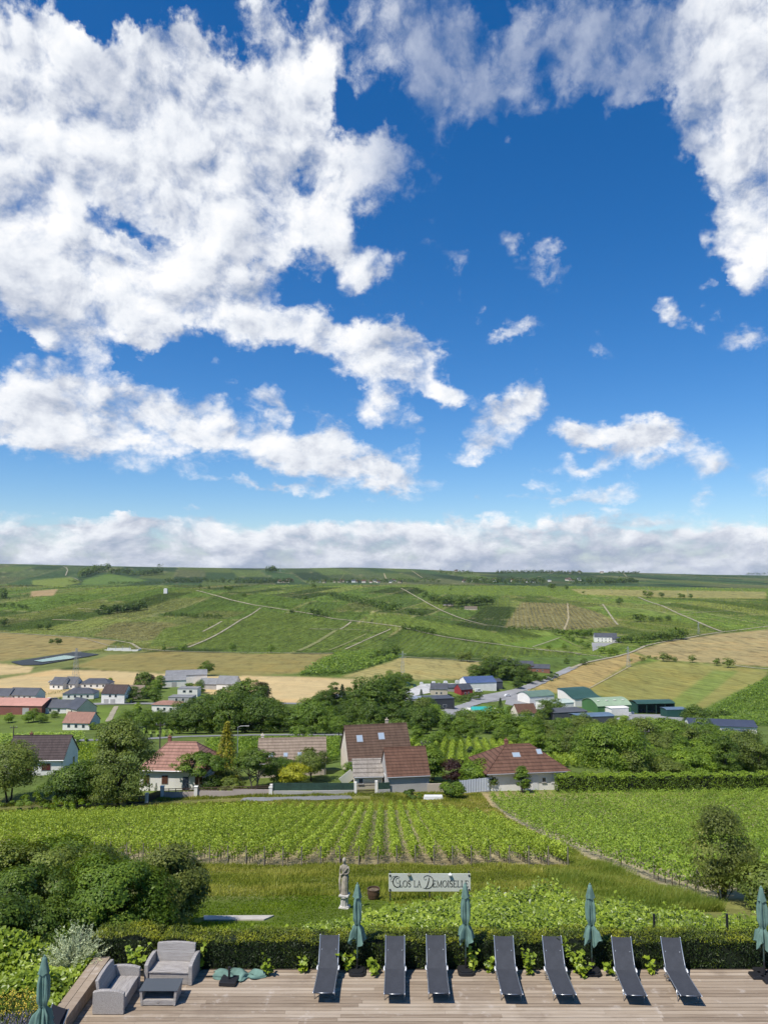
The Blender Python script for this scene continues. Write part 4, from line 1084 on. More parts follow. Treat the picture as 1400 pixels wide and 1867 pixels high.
def shoot_mesh(seed, h, n):
    """a spray of broad leaves on arching stems"""
    rng = np.random.default_rng(seed); P = []; N = []; m = MB()
    for s in range(max(3, n // 9)):
        a = rng.uniform(0, 6.28); L = h * rng.uniform(.6, 1.1); out = rng.uniform(.15, .5)
        pts = [Vector((math.cos(a) * out * L * t ** 1.4, math.sin(a) * out * L * t ** 1.4, L * (t - .35 * out * t * t))) for t in (0, .25, .5, .75, 1)]
        m.tube(pts, [.009, .008, .006, .005, .003], 4)
        for k in range(9):
            t = .2 + .8 * k / 8; i = min(3, int(t * 4)); p = pts[i].lerp(pts[i + 1], t * 4 - i)
            P.append(p + Vector(rng.normal(0, .05, 3))); N.append(rng.normal(0, .6, 3) + np.array([0, -.3, 1]))
    V, Q = leaf_quads(np.array(P), np.array(N), .15, .78, rng, fold=.08)
    return np_mesh('leaves', V, Q, {'v': np.repeat(np.clip(rng.normal(.62, .2, len(P)), 0, 1), 4)}), m.mesh('stems', True)
STEM = mat('green_stem', (.10, .13, .04), .6)
SHOOTS = [(491,1778,.55,40,'leafy shoot spilling onto the boards beside the fallen parasol'),
 (553,1772,.40,36,'leafy shoot low against the hedge left of the first lounger'),
 (636,1770,.70,45,'tall leafy shoot left of the parasol that stands below the statue'),
 (682,1776,.48,45,'leafy shoot sprawling on the boards right of the parasol that stands below the statue'),
 (862,1772,.85,45,'tall leafy shoot round the pole of the parasol in front of the sign'),
 (888,1770,.5,27,'small leafy shoot just left of the fourth lounger'),
 (962,1774,.68,63,'bushy leafy shoot between the fourth and fifth lounger'),
 (1049,1772,1.1,81,'tall pale-leaved shoot climbing the hedge right of the fifth lounger'),
 (1062,1780,.6,54,'leafy shoot spilling over the base of the third closed parasol'),
 (1112,1774,.4,27,'small leafy shoot just left of the sixth lounger'),
 (1185,1773,.5,18,'thin leafy shoot standing alone between the last two loungers'),
 (246,1778,.85,81,'bushy leafy shoot behind the sideways wicker sofa'),
 (372,1752,.75,27,'leafy shoot poking out right of the wicker sofa backrest')]
for i, (px, py, h, n, lab) in enumerate(SHOOTS):
    p = onZ(px, py, 0.0); p.y = min(p.y, 22.58)
    e = empty('leafy_shoot', (p.x, p.y - .05, -.02)); tag(e, lab, 'plant', 'leafy shoots along the foot of the hedge')
    lm, sm = shoot_mesh(60 + i, h, n); link('leaves', lm, L_KNOT, e); link('stems', sm, STEM, e)

# ------------------------------------------------------------------ grass
def grass_mat():
    return leafmat('grass_blades', [(.052, .072, .015), (.10, .125, .028), (.155, .168, .052), (.24, .23, .11)], trans=.3, nscale=.22, namt=.6, objvar=0)
GRASS = grass_mat()
LAWN = leafmat('lawn_blades', [(.048, .08, .010), (.08, .125, .016), (.12, .16, .028)], trans=.3, nscale=.3, namt=.5, objvar=0)
def grass(name, n, region, hmin, hmax, m, label, seed, lean=(.12, 0), wid=.03, vb=.5, blades=2):
    rng = np.random.default_rng(seed)
    x, y, ok = region(rng, n); x, y = x[ok], y[ok]; n = len(x)
    z = zt_arr(x, y)
    hn = .5 + .5 * np.sin(x * .9 + 1.7 * np.sin(y * .5 + x * .2))
    V = []; vv = []
    for b_ in range(blades):
        h = (hmin + (hmax - hmin) * hn * rng.uniform(.3, 1, n)); a = rng.uniform(0, 6.28, n); w = wid * rng.uniform(.6, 1.5, n)
        dx, dy = np.cos(a) * w, np.sin(a) * w
        lx, ly = h * (lean[0] + rng.normal(0, .3, n)), h * (lean[1] + rng.normal(0, .3, n))
        ox, oy = x + rng.normal(0, .06, n), y + rng.normal(0, .06, n)
        V.append(np.stack([np.stack([ox - dx, oy - dy, z - .03], 1), np.stack([ox + dx, oy + dy, z - .03], 1), np.stack([ox + lx, oy + ly, z + h], 1)], 1).reshape(-1, 3))
        vv.append(np.repeat(np.clip(rng.normal(vb, .22, n), 0, 1), 3))
    V = np.concatenate(V); F_ = np.arange(len(V)).reshape(-1, 3)
    tag(link(name, np_mesh(name, V, None, {'v': np.concatenate(vv)}, tris=F_), m), label, 'grass', kind='stuff')
SLAB = [onZ(*p, -2.52) for p in ((372, 1666), (500, 1664), (481, 1689), (372, 1690))]
def bank(rng, n):
    x = rng.uniform(-22, 16, n); y = 33 + 17.6 * rng.uniform(0, 1, n) ** .9
    lawn = (y < 37.0) & (x < -.6 + (37 - y) * .4)
    ok = ~lawn & (x < 14.4) & ~((x < -9.5) & (y < 40)) & ~in_cover(x, y)
    return x, y, ok
grass('rough_grass', 52000, bank, .10, .34, GRASS, 'rough dry grass on the bank below the vineyard', 11)
def lawnreg(rng, n):
    x = rng.uniform(-16, 6, n); y = rng.uniform(26.5, 38, n)
    ok = ((y < 37.4 + .3 * np.sin(x * 3)) & (x < 4.5)) & ~in_cover(x, y - .6) & ~((x > SLAB[0].x - .2) & (x < SLAB[1].x + .1) & (y > SLAB[2].y - .6) & (y < SLAB[0].y + .1))
    return x, y, ok
grass('lawn', 36000, lawnreg, .03, .085, LAWN, 'short bright green lawn round the stone statue', 12, wid=.03)
def tall(rng, n):
    x = rng.uniform(6.0, 15.0, n); y = 33 + 33 * rng.uniform(0, 1, n) ** 1.6
    x0 = np.interp(y, [33, 40, 46, 50, 56, 66], [8.5, 8.8, 9.5, 12.4, 12.5, 12.6])
    return x, y, (x > x0) & (x < 14.5) & ~in_cover(x, y)
grass('tall_grass', 38000, tall, .18, .60, leafmat('tall_grass_blades', [(.04, .07, .015), (.07, .105, .022), (.115, .145, .042), (.20, .20, .09)], trans=.3, nscale=.3, namt=.5, objvar=0), 'tall seeding grass leaning over on the ridge between the two near vineyards', 13, lean=(.35, -.1), wid=.018, vb=.55)
def verge(rng, n):
    x = rng.uniform(-60, 14.5, n); y = rng.uniform(100.5, 115, n); return x, y, ~((np.abs(y - 111.5) < 1.6) & (x < -2))
grass('verge_grass', 42000, verge, .15, .5, GRASS, 'dry uncut grass along the lane above the vineyard', 14, wid=.05)
def track(rng, n):
    x = rng.uniform(6, 15, n); y = rng.uniform(60, 102, n); return x, y, (rng.uniform(0, 1, n) < .6) & (x > np.where(y > 84, 12.2 - (y - 84) * .30, 12.2))
grass('track_grass', 26000, track, .08, .3, GRASS, 'sparse dry grass on the track between the vineyards', 15, wid=.03, vb=.75)

# concrete slab on the lawn
m = MB(); P = SLAB
m.add([(p.x, p.y, zt(p.x, p.y) + .05) for p in P] + [(p.x, p.y, zt(p.x, p.y) - .3) for p in P], [(3, 2, 1, 0), (0, 1, 5, 4), (1, 2, 6, 5), (2, 3, 7, 6), (3, 0, 4, 7)])
tag(m.build('concrete_path', mat('old_concrete', rough=.9, fn=speckle((.46, .42, .36), .25, 2.0, dirt=(.25, .22, .16)))), kind='structure')

# ------------------------------------------------------------------ the statue on its fluted pedestal
STONE = mat('weathered_stone', rough=.9, fn=speckle((.35, .31, .25), .5, 5.0, dirt=(.10, .085, .06), bump=.5))
STONEP = mat('pale_stone', rough=.9, fn=speckle((.48, .46, .42), .25, 6.0, dirt=(.26, .24, .20), bump=.3))
def build_statue():
    p = T(628, 1656)
    e = empty('statue', p); tag(e, 'weathered stone statue of a draped standing woman on a fluted pedestal on the lawn', 'statue')
    n = 40
    m = MB(); m.box((0, 0, .03), (.44, .44, .10)); m.lathe([(.20, .08), (.21, .11), (.18, .13)], 24)
    m.lathe([(.175, .13), (.168, .30), (.168, .46)], n, flute=lambda i, k: .0 if k % 4 < 2 else -.12)
    m.lathe([(.17, .46), (.21, .49), (.21, .53), (.19, .55)], 24); m.box((0, 0, .575), (.42, .42, .05))
    m.build('pedestal', STONEP, e)
    rng = np.random.default_rng(8)
    # one continuous draped figure: elliptical sections with folds
    H = [(-.0, .17, .13, 0, 0), (.05, .175, .135, 0, 0), (.20, .165, .13, .005, 0), (.40, .155, .125, .015, -.005), (.60, .155, .13, .03, -.01), (.75, .16, .13, .035, -.01), (.86, .15, .12, .03, 0), (.96, .125, .10, .015, 0),
         (1.06, .14, .11, .0, -.005), (1.16, .155, .115, -.005, -.01), (1.24, .165, .105, -.005, 0), (1.29, .13, .085, -.005, 0), (1.32, .065, .06, -.005, 0), (1.36, .05, .052, -.01, -.005), (1.40, .055, .062, -.014, -.012), (1.44, .075, .085, -.016, -.015), (1.49, .083, .095, -.018, -.015), (1.54, .082, .092, -.018, -.01), (1.58, .066, .075, -.018, 0), (1.61, .04, .045, -.018, 0), (1.62, .01, .01, -.018, 0)]
    V = []
    for (z, a, b_, ox, oy) in H:
        for k in range(n):
            t = 2 * math.pi * k / n
            f = 0
            if z < .95: f = (.085 * math.sin(9 * t + z * 2.5) + .05 * math.sin(15 * t - z * 5)) * (1 if z > .03 else .4)
            elif z < 1.28: f = .05 * math.sin(7 * t + z * 22)
            elif z > 1.42: f = .05 * math.sin(11 * t + z * 60) if math.sin(t) > -.2 else 0
            V.append((ox + a * (1 + f) * math.cos(t), oy + b_ * (1 + f) * math.sin(t), z + .60))
    Q = [(i * n + k, i * n + (k + 1) % n, (i + 1) * n + (k + 1) % n, (i + 1) * n + k) for i in range(len(H) - 1) for k in range(n)]
    mm = MB(); mm.add(V, [list(q) for q in Q] + [list(range(n))[::-1]])
    # face: brow, nose, chin; arms: the left bent across the waist, the right hanging with the drapery
    c = Vector((-.018, -.105, 2.08))
    mm.add([c + Vector(v) for v in ((-.018, 0, .03), (.018, 0, .03), (.018, 0, -.02), (-.018, 0, -.02), (0, -.026, -.012))], [(0, 3, 4), (3, 2, 4), (2, 1, 4), (1, 0, 4)])
    mm.tube([c + Vector((-.03, .005, -.045)), c + Vector((.03, .005, -.045))], .009, 6)
    mm.tube([(.16, 0, 1.83), (.205, .01, 1.68), (.195, -.03, 1.55), (.10, -.125, 1.53), (-.01, -.145, 1.56)], [.05, .046, .042, .034, .026], 8)
    mm.tube([(-.17, 0, 1.83), (-.215, .0, 1.66), (-.215, -.03, 1.50), (-.19, -.07, 1.36)], [.05, .046, .038, .028], 8)
    for k in range(4): mm.tube([(-.20 + .012 * k, -.075, 1.37), (-.20 + .013 * k, -.09, 1.30 - .01 * (k in (1, 2))), (-.195 + .012 * k, -.085, 1.265)], [.009, .008, .006], 5)
    for k in range(4): mm.tube([(.0, -.145, 1.575 - .012 * k), (-.05, -.14, 1.58 - .012 * k), (-.085, -.125, 1.575 - .012 * k)], [.009, .008, .006], 5)
    mm.tube([(-.18, -.06, 1.5), (-.22, -.05, 1.2), (-.20, -.04, .85), (-.19, -.03, .64)], [.05, .06, .06, .045], 8)     # falling cloak
    mm.tube([(.15, -.06, 1.80), (.02, -.14, 1.62), (-.12, -.12, 1.48), (-.19, -.04, 1.42)], [.035, .04, .045, .04], 8)    # sash
    o = mm.build('figure', STONE, e, smooth=True); o.scale = (.92, .92, .97)
    e.rotation_euler.z = R(-12)
    # half-barrel planter
    p = T(681, 1640)
    e = empty('planter_pot', p); tag(e, 'round dark brown planter tub on the grass right of the statue', 'planter')
    m = MB(); m.lathe([(.22, 0), (.27, .12), (.295, .28), (.29, .44), (.30, .46), (.30, .50), (.265, .50), (.26, .40)], 28); m.build('tub', mat('glazed_brown', rough=.45, fn=speckle((.075, .045, .03), .3, 5)), e, smooth=False)
    m = MB(); m.lathe([(.262, .38), (.262, .43), (.15, .45)], 20); m.build('soil', mat('potting_soil', rough=.95, fn=speckle((.15, .115, .07), .5, 18)), e)
    p = T(922, 1652)
    e = empty('stone_ball', p); e.scale = (.7, .7, .8); tag(e, 'small rough white stone lying in the leafy ground cover', 'stone')
    m = MB(); m.lathe([(.03, .0), (.13, .06), (.15, .16), (.10, .25), (.02, .29)], 9, flute=lambda i, k: .12 * math.sin(k * 2.3 + i)); o = m.build('rock', mat('white_stone', (.6, .6, .57), .8), e); o.location.z = .45
    m = MB(); m.box((0, 0, .2), (.1, .1, .6)); m.build('stand', STONEP, e)
build_statue()

# ------------------------------------------------------------------ the painted sign: letters built from pen strokes
def ribbon(m, pts, ws, y=-.004, th=.006):
    n = len(pts); L = []; Rr = []
    for i, (x, z) in enumerate(pts):
        a = pts[max(i - 1, 0)]; b_ = pts[min(i + 1, n - 1)]
        d = Vector((b_[0] - a[0], b_[1] - a[1])).normalized(); nn = Vector((-d.y, d.x)) * ws[i] / 2
        L.append((x + nn.x, z + nn.y)); Rr.append((x - nn.x, z - nn.y))
    vs = [(p[0], y, p[1]) for p in L] + [(p[0], y, p[1]) for p in Rr] + [(p[0], y - th, p[1]) for p in L] + [(p[0], y - th, p[1]) for p in Rr]
    fs = []
    for i in range(n - 1):
        fs += [(2 * n + i, 2 * n + i + 1, 3 * n + i + 1, 3 * n + i), (i, 2 * n + i, 2 * n + i + 1, i + 1)[::-1], (n + i, n + i + 1, 3 * n + i + 1, 3 * n + i)[::-1]]
    m.add(vs, fs)
def arc(cx, cz, rx, rz, a0, a1, n=20): return [(cx + rx * math.cos(R(a0 + (a1 - a0) * i / n)), cz + rz * math.sin(R(a0 + (a1 - a0) * i / n))) for i in range(n + 1)]
def wsin(n, thin, thick): return [thin + (thick - thin) * max(0.0, math.sin(math.pi * i / (n - 1))) ** 1.5 for i in range(n)]
def glyph(m, ch, x, z, h):
    """serif small capital; returns the advance width"""
    tk, tn = h * .105, h * .04
    def bar(x0, z0, x1, z1, w): ribbon(m, [(x + x0 * h, z + z0 * h), (x + x1 * h, z + z1 * h)], [w, w])
    def serif(xc, zc, w=.30): bar(xc - w / 2, zc, xc + w / 2, zc, tn)
    def stem(xc): bar(xc, 0, xc, 1, tk); serif(xc, .02); serif(xc, .98)
    if ch == 'L': stem(.16); bar(.1, .02, .66, .02, tn * 1.3); bar(.65, .0, .68, .24, tn); return .76 * h
    if ch == 'I': stem(.17); return .38 * h
    if ch == 'E':
        stem(.16); bar(.1, .98, .62, .98, tn * 1.3); bar(.1, .51, .48, .51, tn); bar(.1, .02, .66, .02, tn * 1.3); bar(.61, .99, .61, .80, tn); bar(.48, .60, .48, .42, tn); bar(.65, .0, .68, .24, tn); return .76 * h
    if ch == 'O':
        p = arc(x + .47 * h, z + .5 * h, .40 * h, .50 * h, 90, 450, 32); ribbon(m, p, [tn + (tk * 1.1 - tn) * abs(math.cos(R(90 + 360 * i / 32))) ** 1.3 for i in range(33)]); return .98 * h
    if ch == 'S':
        p = arc(x + .33 * h, z + .74 * h, .22 * h, .245 * h, 20, 230, 16) + arc(x + .33 * h, z + .27 * h, .25 * h, .26 * h, 70, -155, 18)
        ribbon(m, p, wsin(len(p), tn, tk * 1.2)); bar(.54, .98, .54, .76, tn); bar(.10, .26, .10, .02, tn); return .68 * h
    if ch == 'A':
        bar(.14, .0, .45, 1.0, tn * 1.2); bar(.43, 1.02, .80, 0, tk * 1.05); bar(.25, .36, .66, .36, tn); serif(.13, .02, .28); serif(.80, .02, .32); return .94 * h
    if ch == 'M':
        bar(.17, 0, .17, 1, tn * 1.2); bar(.17, 1.0, .53, .06, tk); bar(.53, .06, .90, 1.0, tn * 1.1); bar(.92, 0, .92, 1, tk); serif(.16, .02, .28); serif(.92, .02); serif(.14, .98, .18); serif(.95, .98, .18); return 1.1 * h
    return .3 * h
def build_sign():
    Y = 35.6; a = atY(708.5, 1593, Y); b_ = atY(857.5, 1593, Y); c = atY(708.5, 1625.5, Y)
    W = b_.x - a.x; H = a.z - c.z
    e = empty('vineyard_sign', (a.x, Y, c.z)); tag(e, 'long pale painted sign with black serif lettering on the grass bank', 'sign')
    m = MB(); m.box((W / 2, .02, H / 2), (W, .035, H)); m.build('panel', mat('painted_board', rough=.6, fn=speckle((.56, .58, .52), .12, 1.4, dirt=(.42, .43, .36))), e, bevel=.004)
    INK = mat('sign_ink', (.02, .02, .02), .6)
    h = H * .36; base = H * .26; m = MB(); k = W / 4.42
    def text(s, x0, x1):
        w = sum(glyph(MB(), ch, 0, 0, h) if ch != ' ' else .42 * h for ch in s); sc = (x1 - x0) / w; x = x0
        g = MB()
        for ch in s:
            x += glyph(g, ch, 0 if False else x / sc, base, h) * sc if ch != ' ' else .42 * h * sc
        m.add([(v[0] * sc, v[1], v[2]) for v in g.v], g.f)
    # positions along the board as fractions read off the photo
    fx = lambda f: f * W
    text('LOS', fx(.125), fx(.272)); text('LA', fx(.305), fx(.398)); text('EMOISELLE', fx(.535), fx(.978))
    # script C with a swash
    p = arc(fx(.105), H * .55, fx(.052), H * .30, 60, 330, 26); ribbon(m, p, wsin(len(p), H * .010, H * .055))
    p = [(fx(.135), H * .80), (fx(.10), H * .88), (fx(.05), H * .84), (fx(.022), H * .68), (fx(.03), H * .56), (fx(.052), H * .58)]; ribbon(m, p, [H * .012] * 6)
    p = arc(fx(.110), H * .62, fx(.024), H * .14, 40, 300, 16); ribbon(m, p, [H * .014] * 17)
    # script D: slanted stem, great bowl and loops
    ribbon(m, [(fx(.495), H * .80), (fx(.485), H * .55), (fx(.468), H * .30), (fx(.445), H * .20)], [H * .02, H * .05, H * .05, H * .015])
    p = [(fx(.43), H * .76), (fx(.44), H * .86), (fx(.48), H * .90), (fx(.525), H * .80), (fx(.545), H * .60), (fx(.535), H * .38), (fx(.505), H * .22), (fx(.465), H * .17), (fx(.43), H * .19), (fx(.415), H * .23)]
    q = []
    for i in range(len(p) - 1):
        for t in range(4): 
            p0, p1, p2, p3 = p[max(i - 1, 0)], p[i], p[i + 1], p[min(i + 2, len(p) - 1)]; s_ = t / 4
            q.append(tuple(.5 * (2 * p1[j] + (p2[j] - p0[j]) * s_ + (2 * p0[j] - 5 * p1[j] + 4 * p2[j] - p3[j]) * s_ ** 2 + (3 * p1[j] - p0[j] - 3 * p2[j] + p3[j]) * s_ ** 3) for j in (0, 1)))
    ribbon(m, q, wsin(len(q), H * .010, H * .04))
    p = arc(fx(.445), H * .76, fx(.016), H * .10, 90, 330, 12); ribbon(m, p, [H * .013] * 13)
    m.build('lettering', INK, e)
    for px, pz in ((.018, .90), (.982, .90), (.018, .10), (.982, .10)):
        m = MB(); m.tube([(fx(px), .0, H * pz), (fx(px), -.02, H * pz)], .045, 12); m.build('bolt', INK, e)
    for px, cc in ((.25, (.25, .24, .17)), (.75, (.8, .8, .78))):
        m = MB(); m.box((fx(px), -.05, H * .96), (.15, .12, .07)); m.box((fx(px), -.0, H * 1.0), (.05, .05, .07)); m.build('lamp', mat('sign_lamp_%d' % (px * 100), cc, .5), e, bevel=.008)
    for px in (.02, .5, .98):
        m = MB(); m.box((fx(px), .065, H / 2 - .35), (.06, .05, H + .9)); m.build('post', mat('sign_post', (.05, .05, .05), .6), e)
build_sign()

# ------------------------------------------------------------------ wire fence behind the right of the hedge
def build_fence():
    e = empty('mesh_fence', (0, 24.4, 0)); tag(e, 'dark wire mesh fence panel half lost in leaves behind the hedge', 'fence')
    DK = mat('dark_metal', (.02, .022, .022), .5)
    for px in (1192, 1325):
        a = atY(px, 1690, 24.4); m = MB(); m.box((a.x, 0, -.25), (.06, .06, 2.0)); m.build('post', DK, e)
    x0, x1 = atY(1192, 1690, 24.4).x, atY(1400, 1690, 24.4).x + 1.5
    m = MB()
    z = -.7
    while z < .65: m.box(((x0 + x1) / 2, 0, z), (x1 - x0, .005, .005)); z += .2
    x = x0
    while x < x1: m.box((x, .006, -.05), (.004, .004, 1.4)); x += .055
    m.build('mesh_panel', DK, e)
build_fence()
# dark handrail beyond the silver shrub
m = MB(); m.tube([(-9.3, 23.1, .55), (-7.6, 23.15, .52)], .02, 8); m.tube([(-9.2, 23.1, .55), (-9.2, 23.1, -.5)], .018, 8); m.tube([(-8.4, 23.12, .53), (-8.4, 23.12, -.5)], .018, 8)
tag(m.build('handrail', mat('grey_rail', (.10, .11, .13), .4, metal=.4)), 'thin dark handrail behind the silver shrub', 'handrail')

# ------------------------------------------------------------------ planting on the left of the deck
def bush(px, py, w, h, loc_z=None, **k): pass
def shrub_obj(name, loc, label, cat, h, w, ncl, nleaf, leaf, m, seed, shape='dome', crown0=0.0, dens=.6, lam=.2, multi=4, up=.3, aspect=.62, crown='foliage', group=None):
    tm, cm = make_tree(h, w, crown0, ncl, nleaf, leaf, shape, seed, trunk_r=h * .013, multi=multi, dens=dens, lam=lam, up=up, limbs=12, split=.1)
    return place_tree(tm, cm, m, loc, label, cat, group, name, rz=0, crown=crown)
def silver():
    rng = np.random.default_rng(21); n = 9000
    p = onZ(136, 1762, .1); e = empty('silver_shrub', (p.x - .02, p.y + .1, -.1)); tag(e, 'silvery grey feathery shrub beside the timber planter edge', 'shrub')
    ns = 260; D = rand_dirs(ns, rng); D[:, 2] = np.abs(D[:, 2]) * 1.1 + .25; D /= np.linalg.norm(D, axis=1)[:, None]
    Ls = rng.uniform(.75, 1.3, ns) * (1 + .15 * D[:, 2])
    i = rng.integers(0, ns, n); t = rng.uniform(.25, 1, n) ** .7
    P = D[i] * (Ls[i] * t)[:, None] + rng.normal(0, .025, (n, 3)); P[:, 2] -= .10 * t ** 2 * (1 - D[i, 2]); P *= np.array([.92, .8, .95])
    al = D[i] + rand_dirs(n, rng) * .55
    V, Q = leaf_quads(P, rand_dirs(n, rng) + np.array([0, 0, .5]), .075, .26, rng, along=al)
    link('foliage', np_mesh('foliage', V, Q, {'v': np.repeat(np.clip(rng.normal(.4, .2, n) + .3 * (t - .6), 0, 1), 4)}), L_SILVER, e)
    m = MB()
    for k in range(60): m.tube([(0, 0, 0), D[k] * Ls[k] * .5, D[k] * Ls[k] * .85], [.008, .006, .003], 4)
    m.build('stems', mat('grey_stem', (.2, .19, .16), .8), e)
silver()
def flowers():
    p0 = onZ(30, 1835, .3)
    rng = np.random.default_rng(22)
    # broad green planting
    n = 9000; e = empty('leafy_border', (-9.6, 20.4, 0)); tag(e, 'broad leaved green border plants between the timber edge and the dark bushes', 'border plants')
    x = rng.uniform(-2.6, 1.2, n); y = rng.uniform(-1.5, 2.6, n); ok = (x < 1.15) & (y > -1.6 + .5 * (x + 1.5)); x, y = x[ok], y[ok]; n = len(x)
    hh = .55 + .3 * np.sin(x * 2 + 1) * np.sin(y * 2.3) + .28 * np.clip(-x, 0, 2); z = hh * rng.uniform(.2, 1, n) ** .5 - .1
    V, Q = leaf_quads(np.stack([x, y, z], 1), rand_dirs(n, rng) * .8 + np.array([.1, -.35, 1]), rng.choice([.09, .13, .17], n), .78, rng, fold=.07)
    link('foliage', np_mesh('foliage', V, Q, {'v': np.repeat(np.clip(rng.normal(.55, .2, n), 0, 1), 4)}), L_KNOT, e)
    # yellow-flowered clump
    e = empty('yellow_flower_clump', (-9.35, 19.75, -.1)); tag(e, 'clump of small yellow button flowers behind the lavender', 'flowers')
    P = []; N = []; m = MB(); FL = []
    for k in range(220):
        a = rng.uniform(0, 6.28); r = rng.uniform(0, 1) ** .5; bx, by = r * math.cos(a) * .62, r * math.sin(a) * .48; h = rng.uniform(.6, .95) * (1.12 - .3 * r)
        tx, ty = bx * 1.35 + rng.normal(0, .04), by * 1.3 + rng.normal(0, .04)
        m.tube([(bx * .6, by * .6, 0), (tx, ty, h)], [.004, .003], 3, cap=False)
        for j in range(3): FL.append((tx + rng.normal(0, .03), ty + rng.normal(0, .03), h + rng.normal(0, .02)))
        for j in range(9): t = rng.uniform(.15, .95); P.append((bx * .6 + (tx - bx * .6) * t, by * .6 + (ty - by * .6) * t, h * t)); N.append(rng.normal(0, 1, 3))
    m.build('stems', STEM, e)
    V, Q = leaf_quads(np.array(P), np.array(N), .07, .3, rng); link('foliage', np_mesh('foliage', V, Q, {'v': np.repeat(np.clip(rng.normal(.5, .2, len(P)), 0, 1), 4)}), L_OLIVE, e)
    V, Q = leaf_quads(np.array(FL), rand_dirs(len(FL), rng) * .4 + np.array([0, -.3, 1]), .024, .95, rng); link('flower_heads', np_mesh('flower_heads', V, Q), mat('yellow_petals', (.50, .36, .04), .7), e)['kind'] = 'stuff'
    # lavender
    e = empty('lavender', (-8.95, 18.75, -.1)); tag(e, 'grey purple lavender at the bottom left corner behind the parasol', 'lavender')
    P = []; A = []; S = []
    for k in range(900):
        a = rng.uniform(0, 6.28); r = rng.uniform(0, 1) ** .5; d = Vector((r * math.cos(a) * .9, r * math.sin(a) * .75, 1)).normalized(); L = rng.uniform(.62, .92)
        b0 = Vector((r * math.cos(a) * .28, r * math.sin(a) * .22, 0))
        for j in range(5): P.append(b0 + d * L * rng.uniform(.3, .8)); A.append(d)
        for j in range(3): S.append((b0 + d * (L - .03 * j), d))
    V, Q = leaf_quads(np.array(P), rand_dirs(len(P), rng), .10, .12, rng, along=np.array(A)); link('foliage', np_mesh('foliage', V, Q, {'v': np.repeat(np.clip(rng.normal(.4, .2, len(P)), 0, 1), 4)}), leafmat('lavender_leaves', [(.05, .06, .04), (.10, .115, .08), (.17, .18, .14)]), e)
    V, Q = leaf_quads(np.array([s[0] for s in S]), rand_dirs(len(S), rng), .06, .3, rng, along=np.array([s[1] for s in S])); link('flower_spikes', np_mesh('flower_spikes', V, Q), mat('lavender_flowers', (.115, .11, .15), .8), e)['kind'] = 'stuff'
flowers()
# the dark bushes on the left (base pixel, height, width)
for i, (x, y, h, w, n, leaf, m, lab) in enumerate([
 (-12.6, 23.6, 2.7, 3.4, 22000, .10, L_DARK, 'dark bush at the left picture edge behind the broad leaved border'),
 (-13.4, 28.5, 3.3, 6.6, 38000, .11, L_OLIVE, 'tall dark green bush at the back left below the vineyard'),
 (-9.75, 26.8, 2.9, 4.2, 34000, .10, L_MID, 'rounded dark bush with lighter top in the middle of the left thicket'),
 (-8.2, 29.2, 3.15, 2.8, 32000, .105, L_BROWN, 'tall brown green columnar bush at the right end of the left thicket'),
 (-11.0, 24.6, 1.9, 2.8, 8000, .09, L_DARK, 'low dark bush behind the silver shrub'),
 (-12.6, 26.0, 2.5, 4.4, 26000, .10, L_DARK, 'low dark bush filling the front of the left thicket, right of the edge bush'),
 (-15.0, 33.0, 2.8, 7.5, 26000, .12, L_MID, 'broad dark bush farthest left under the vine rows'),
]):
    z = zt(x, y)
    shrub_obj('garden_bush', (x, y, z - .1), lab, 'bush', h, w, 46, n, leaf, m, 70 + i, shape='dome', lam=.25, group='bushes of the thicket left of the lawn')
p = T(1300, 1668); z = p.z
shrub_obj('willow_bush', (15.9, 36.2, zt(15.9, 36.2)), 'tall loose olive brown bush standing in front of the right vineyard', 'bush', 4.1, 3.3, 40, 13000, .11, L_BROWN, 90, shape='column', lam=.3, dens=.5, multi=6)
shrub_obj('low_bush', (16.6, 33.5, zt(16.6, 33.5)), 'low dark bush at the foot of the olive brown bush', 'bush', 1.9, 2.8, 24, 5000, .13, L_OLIVE, 91, group=None)
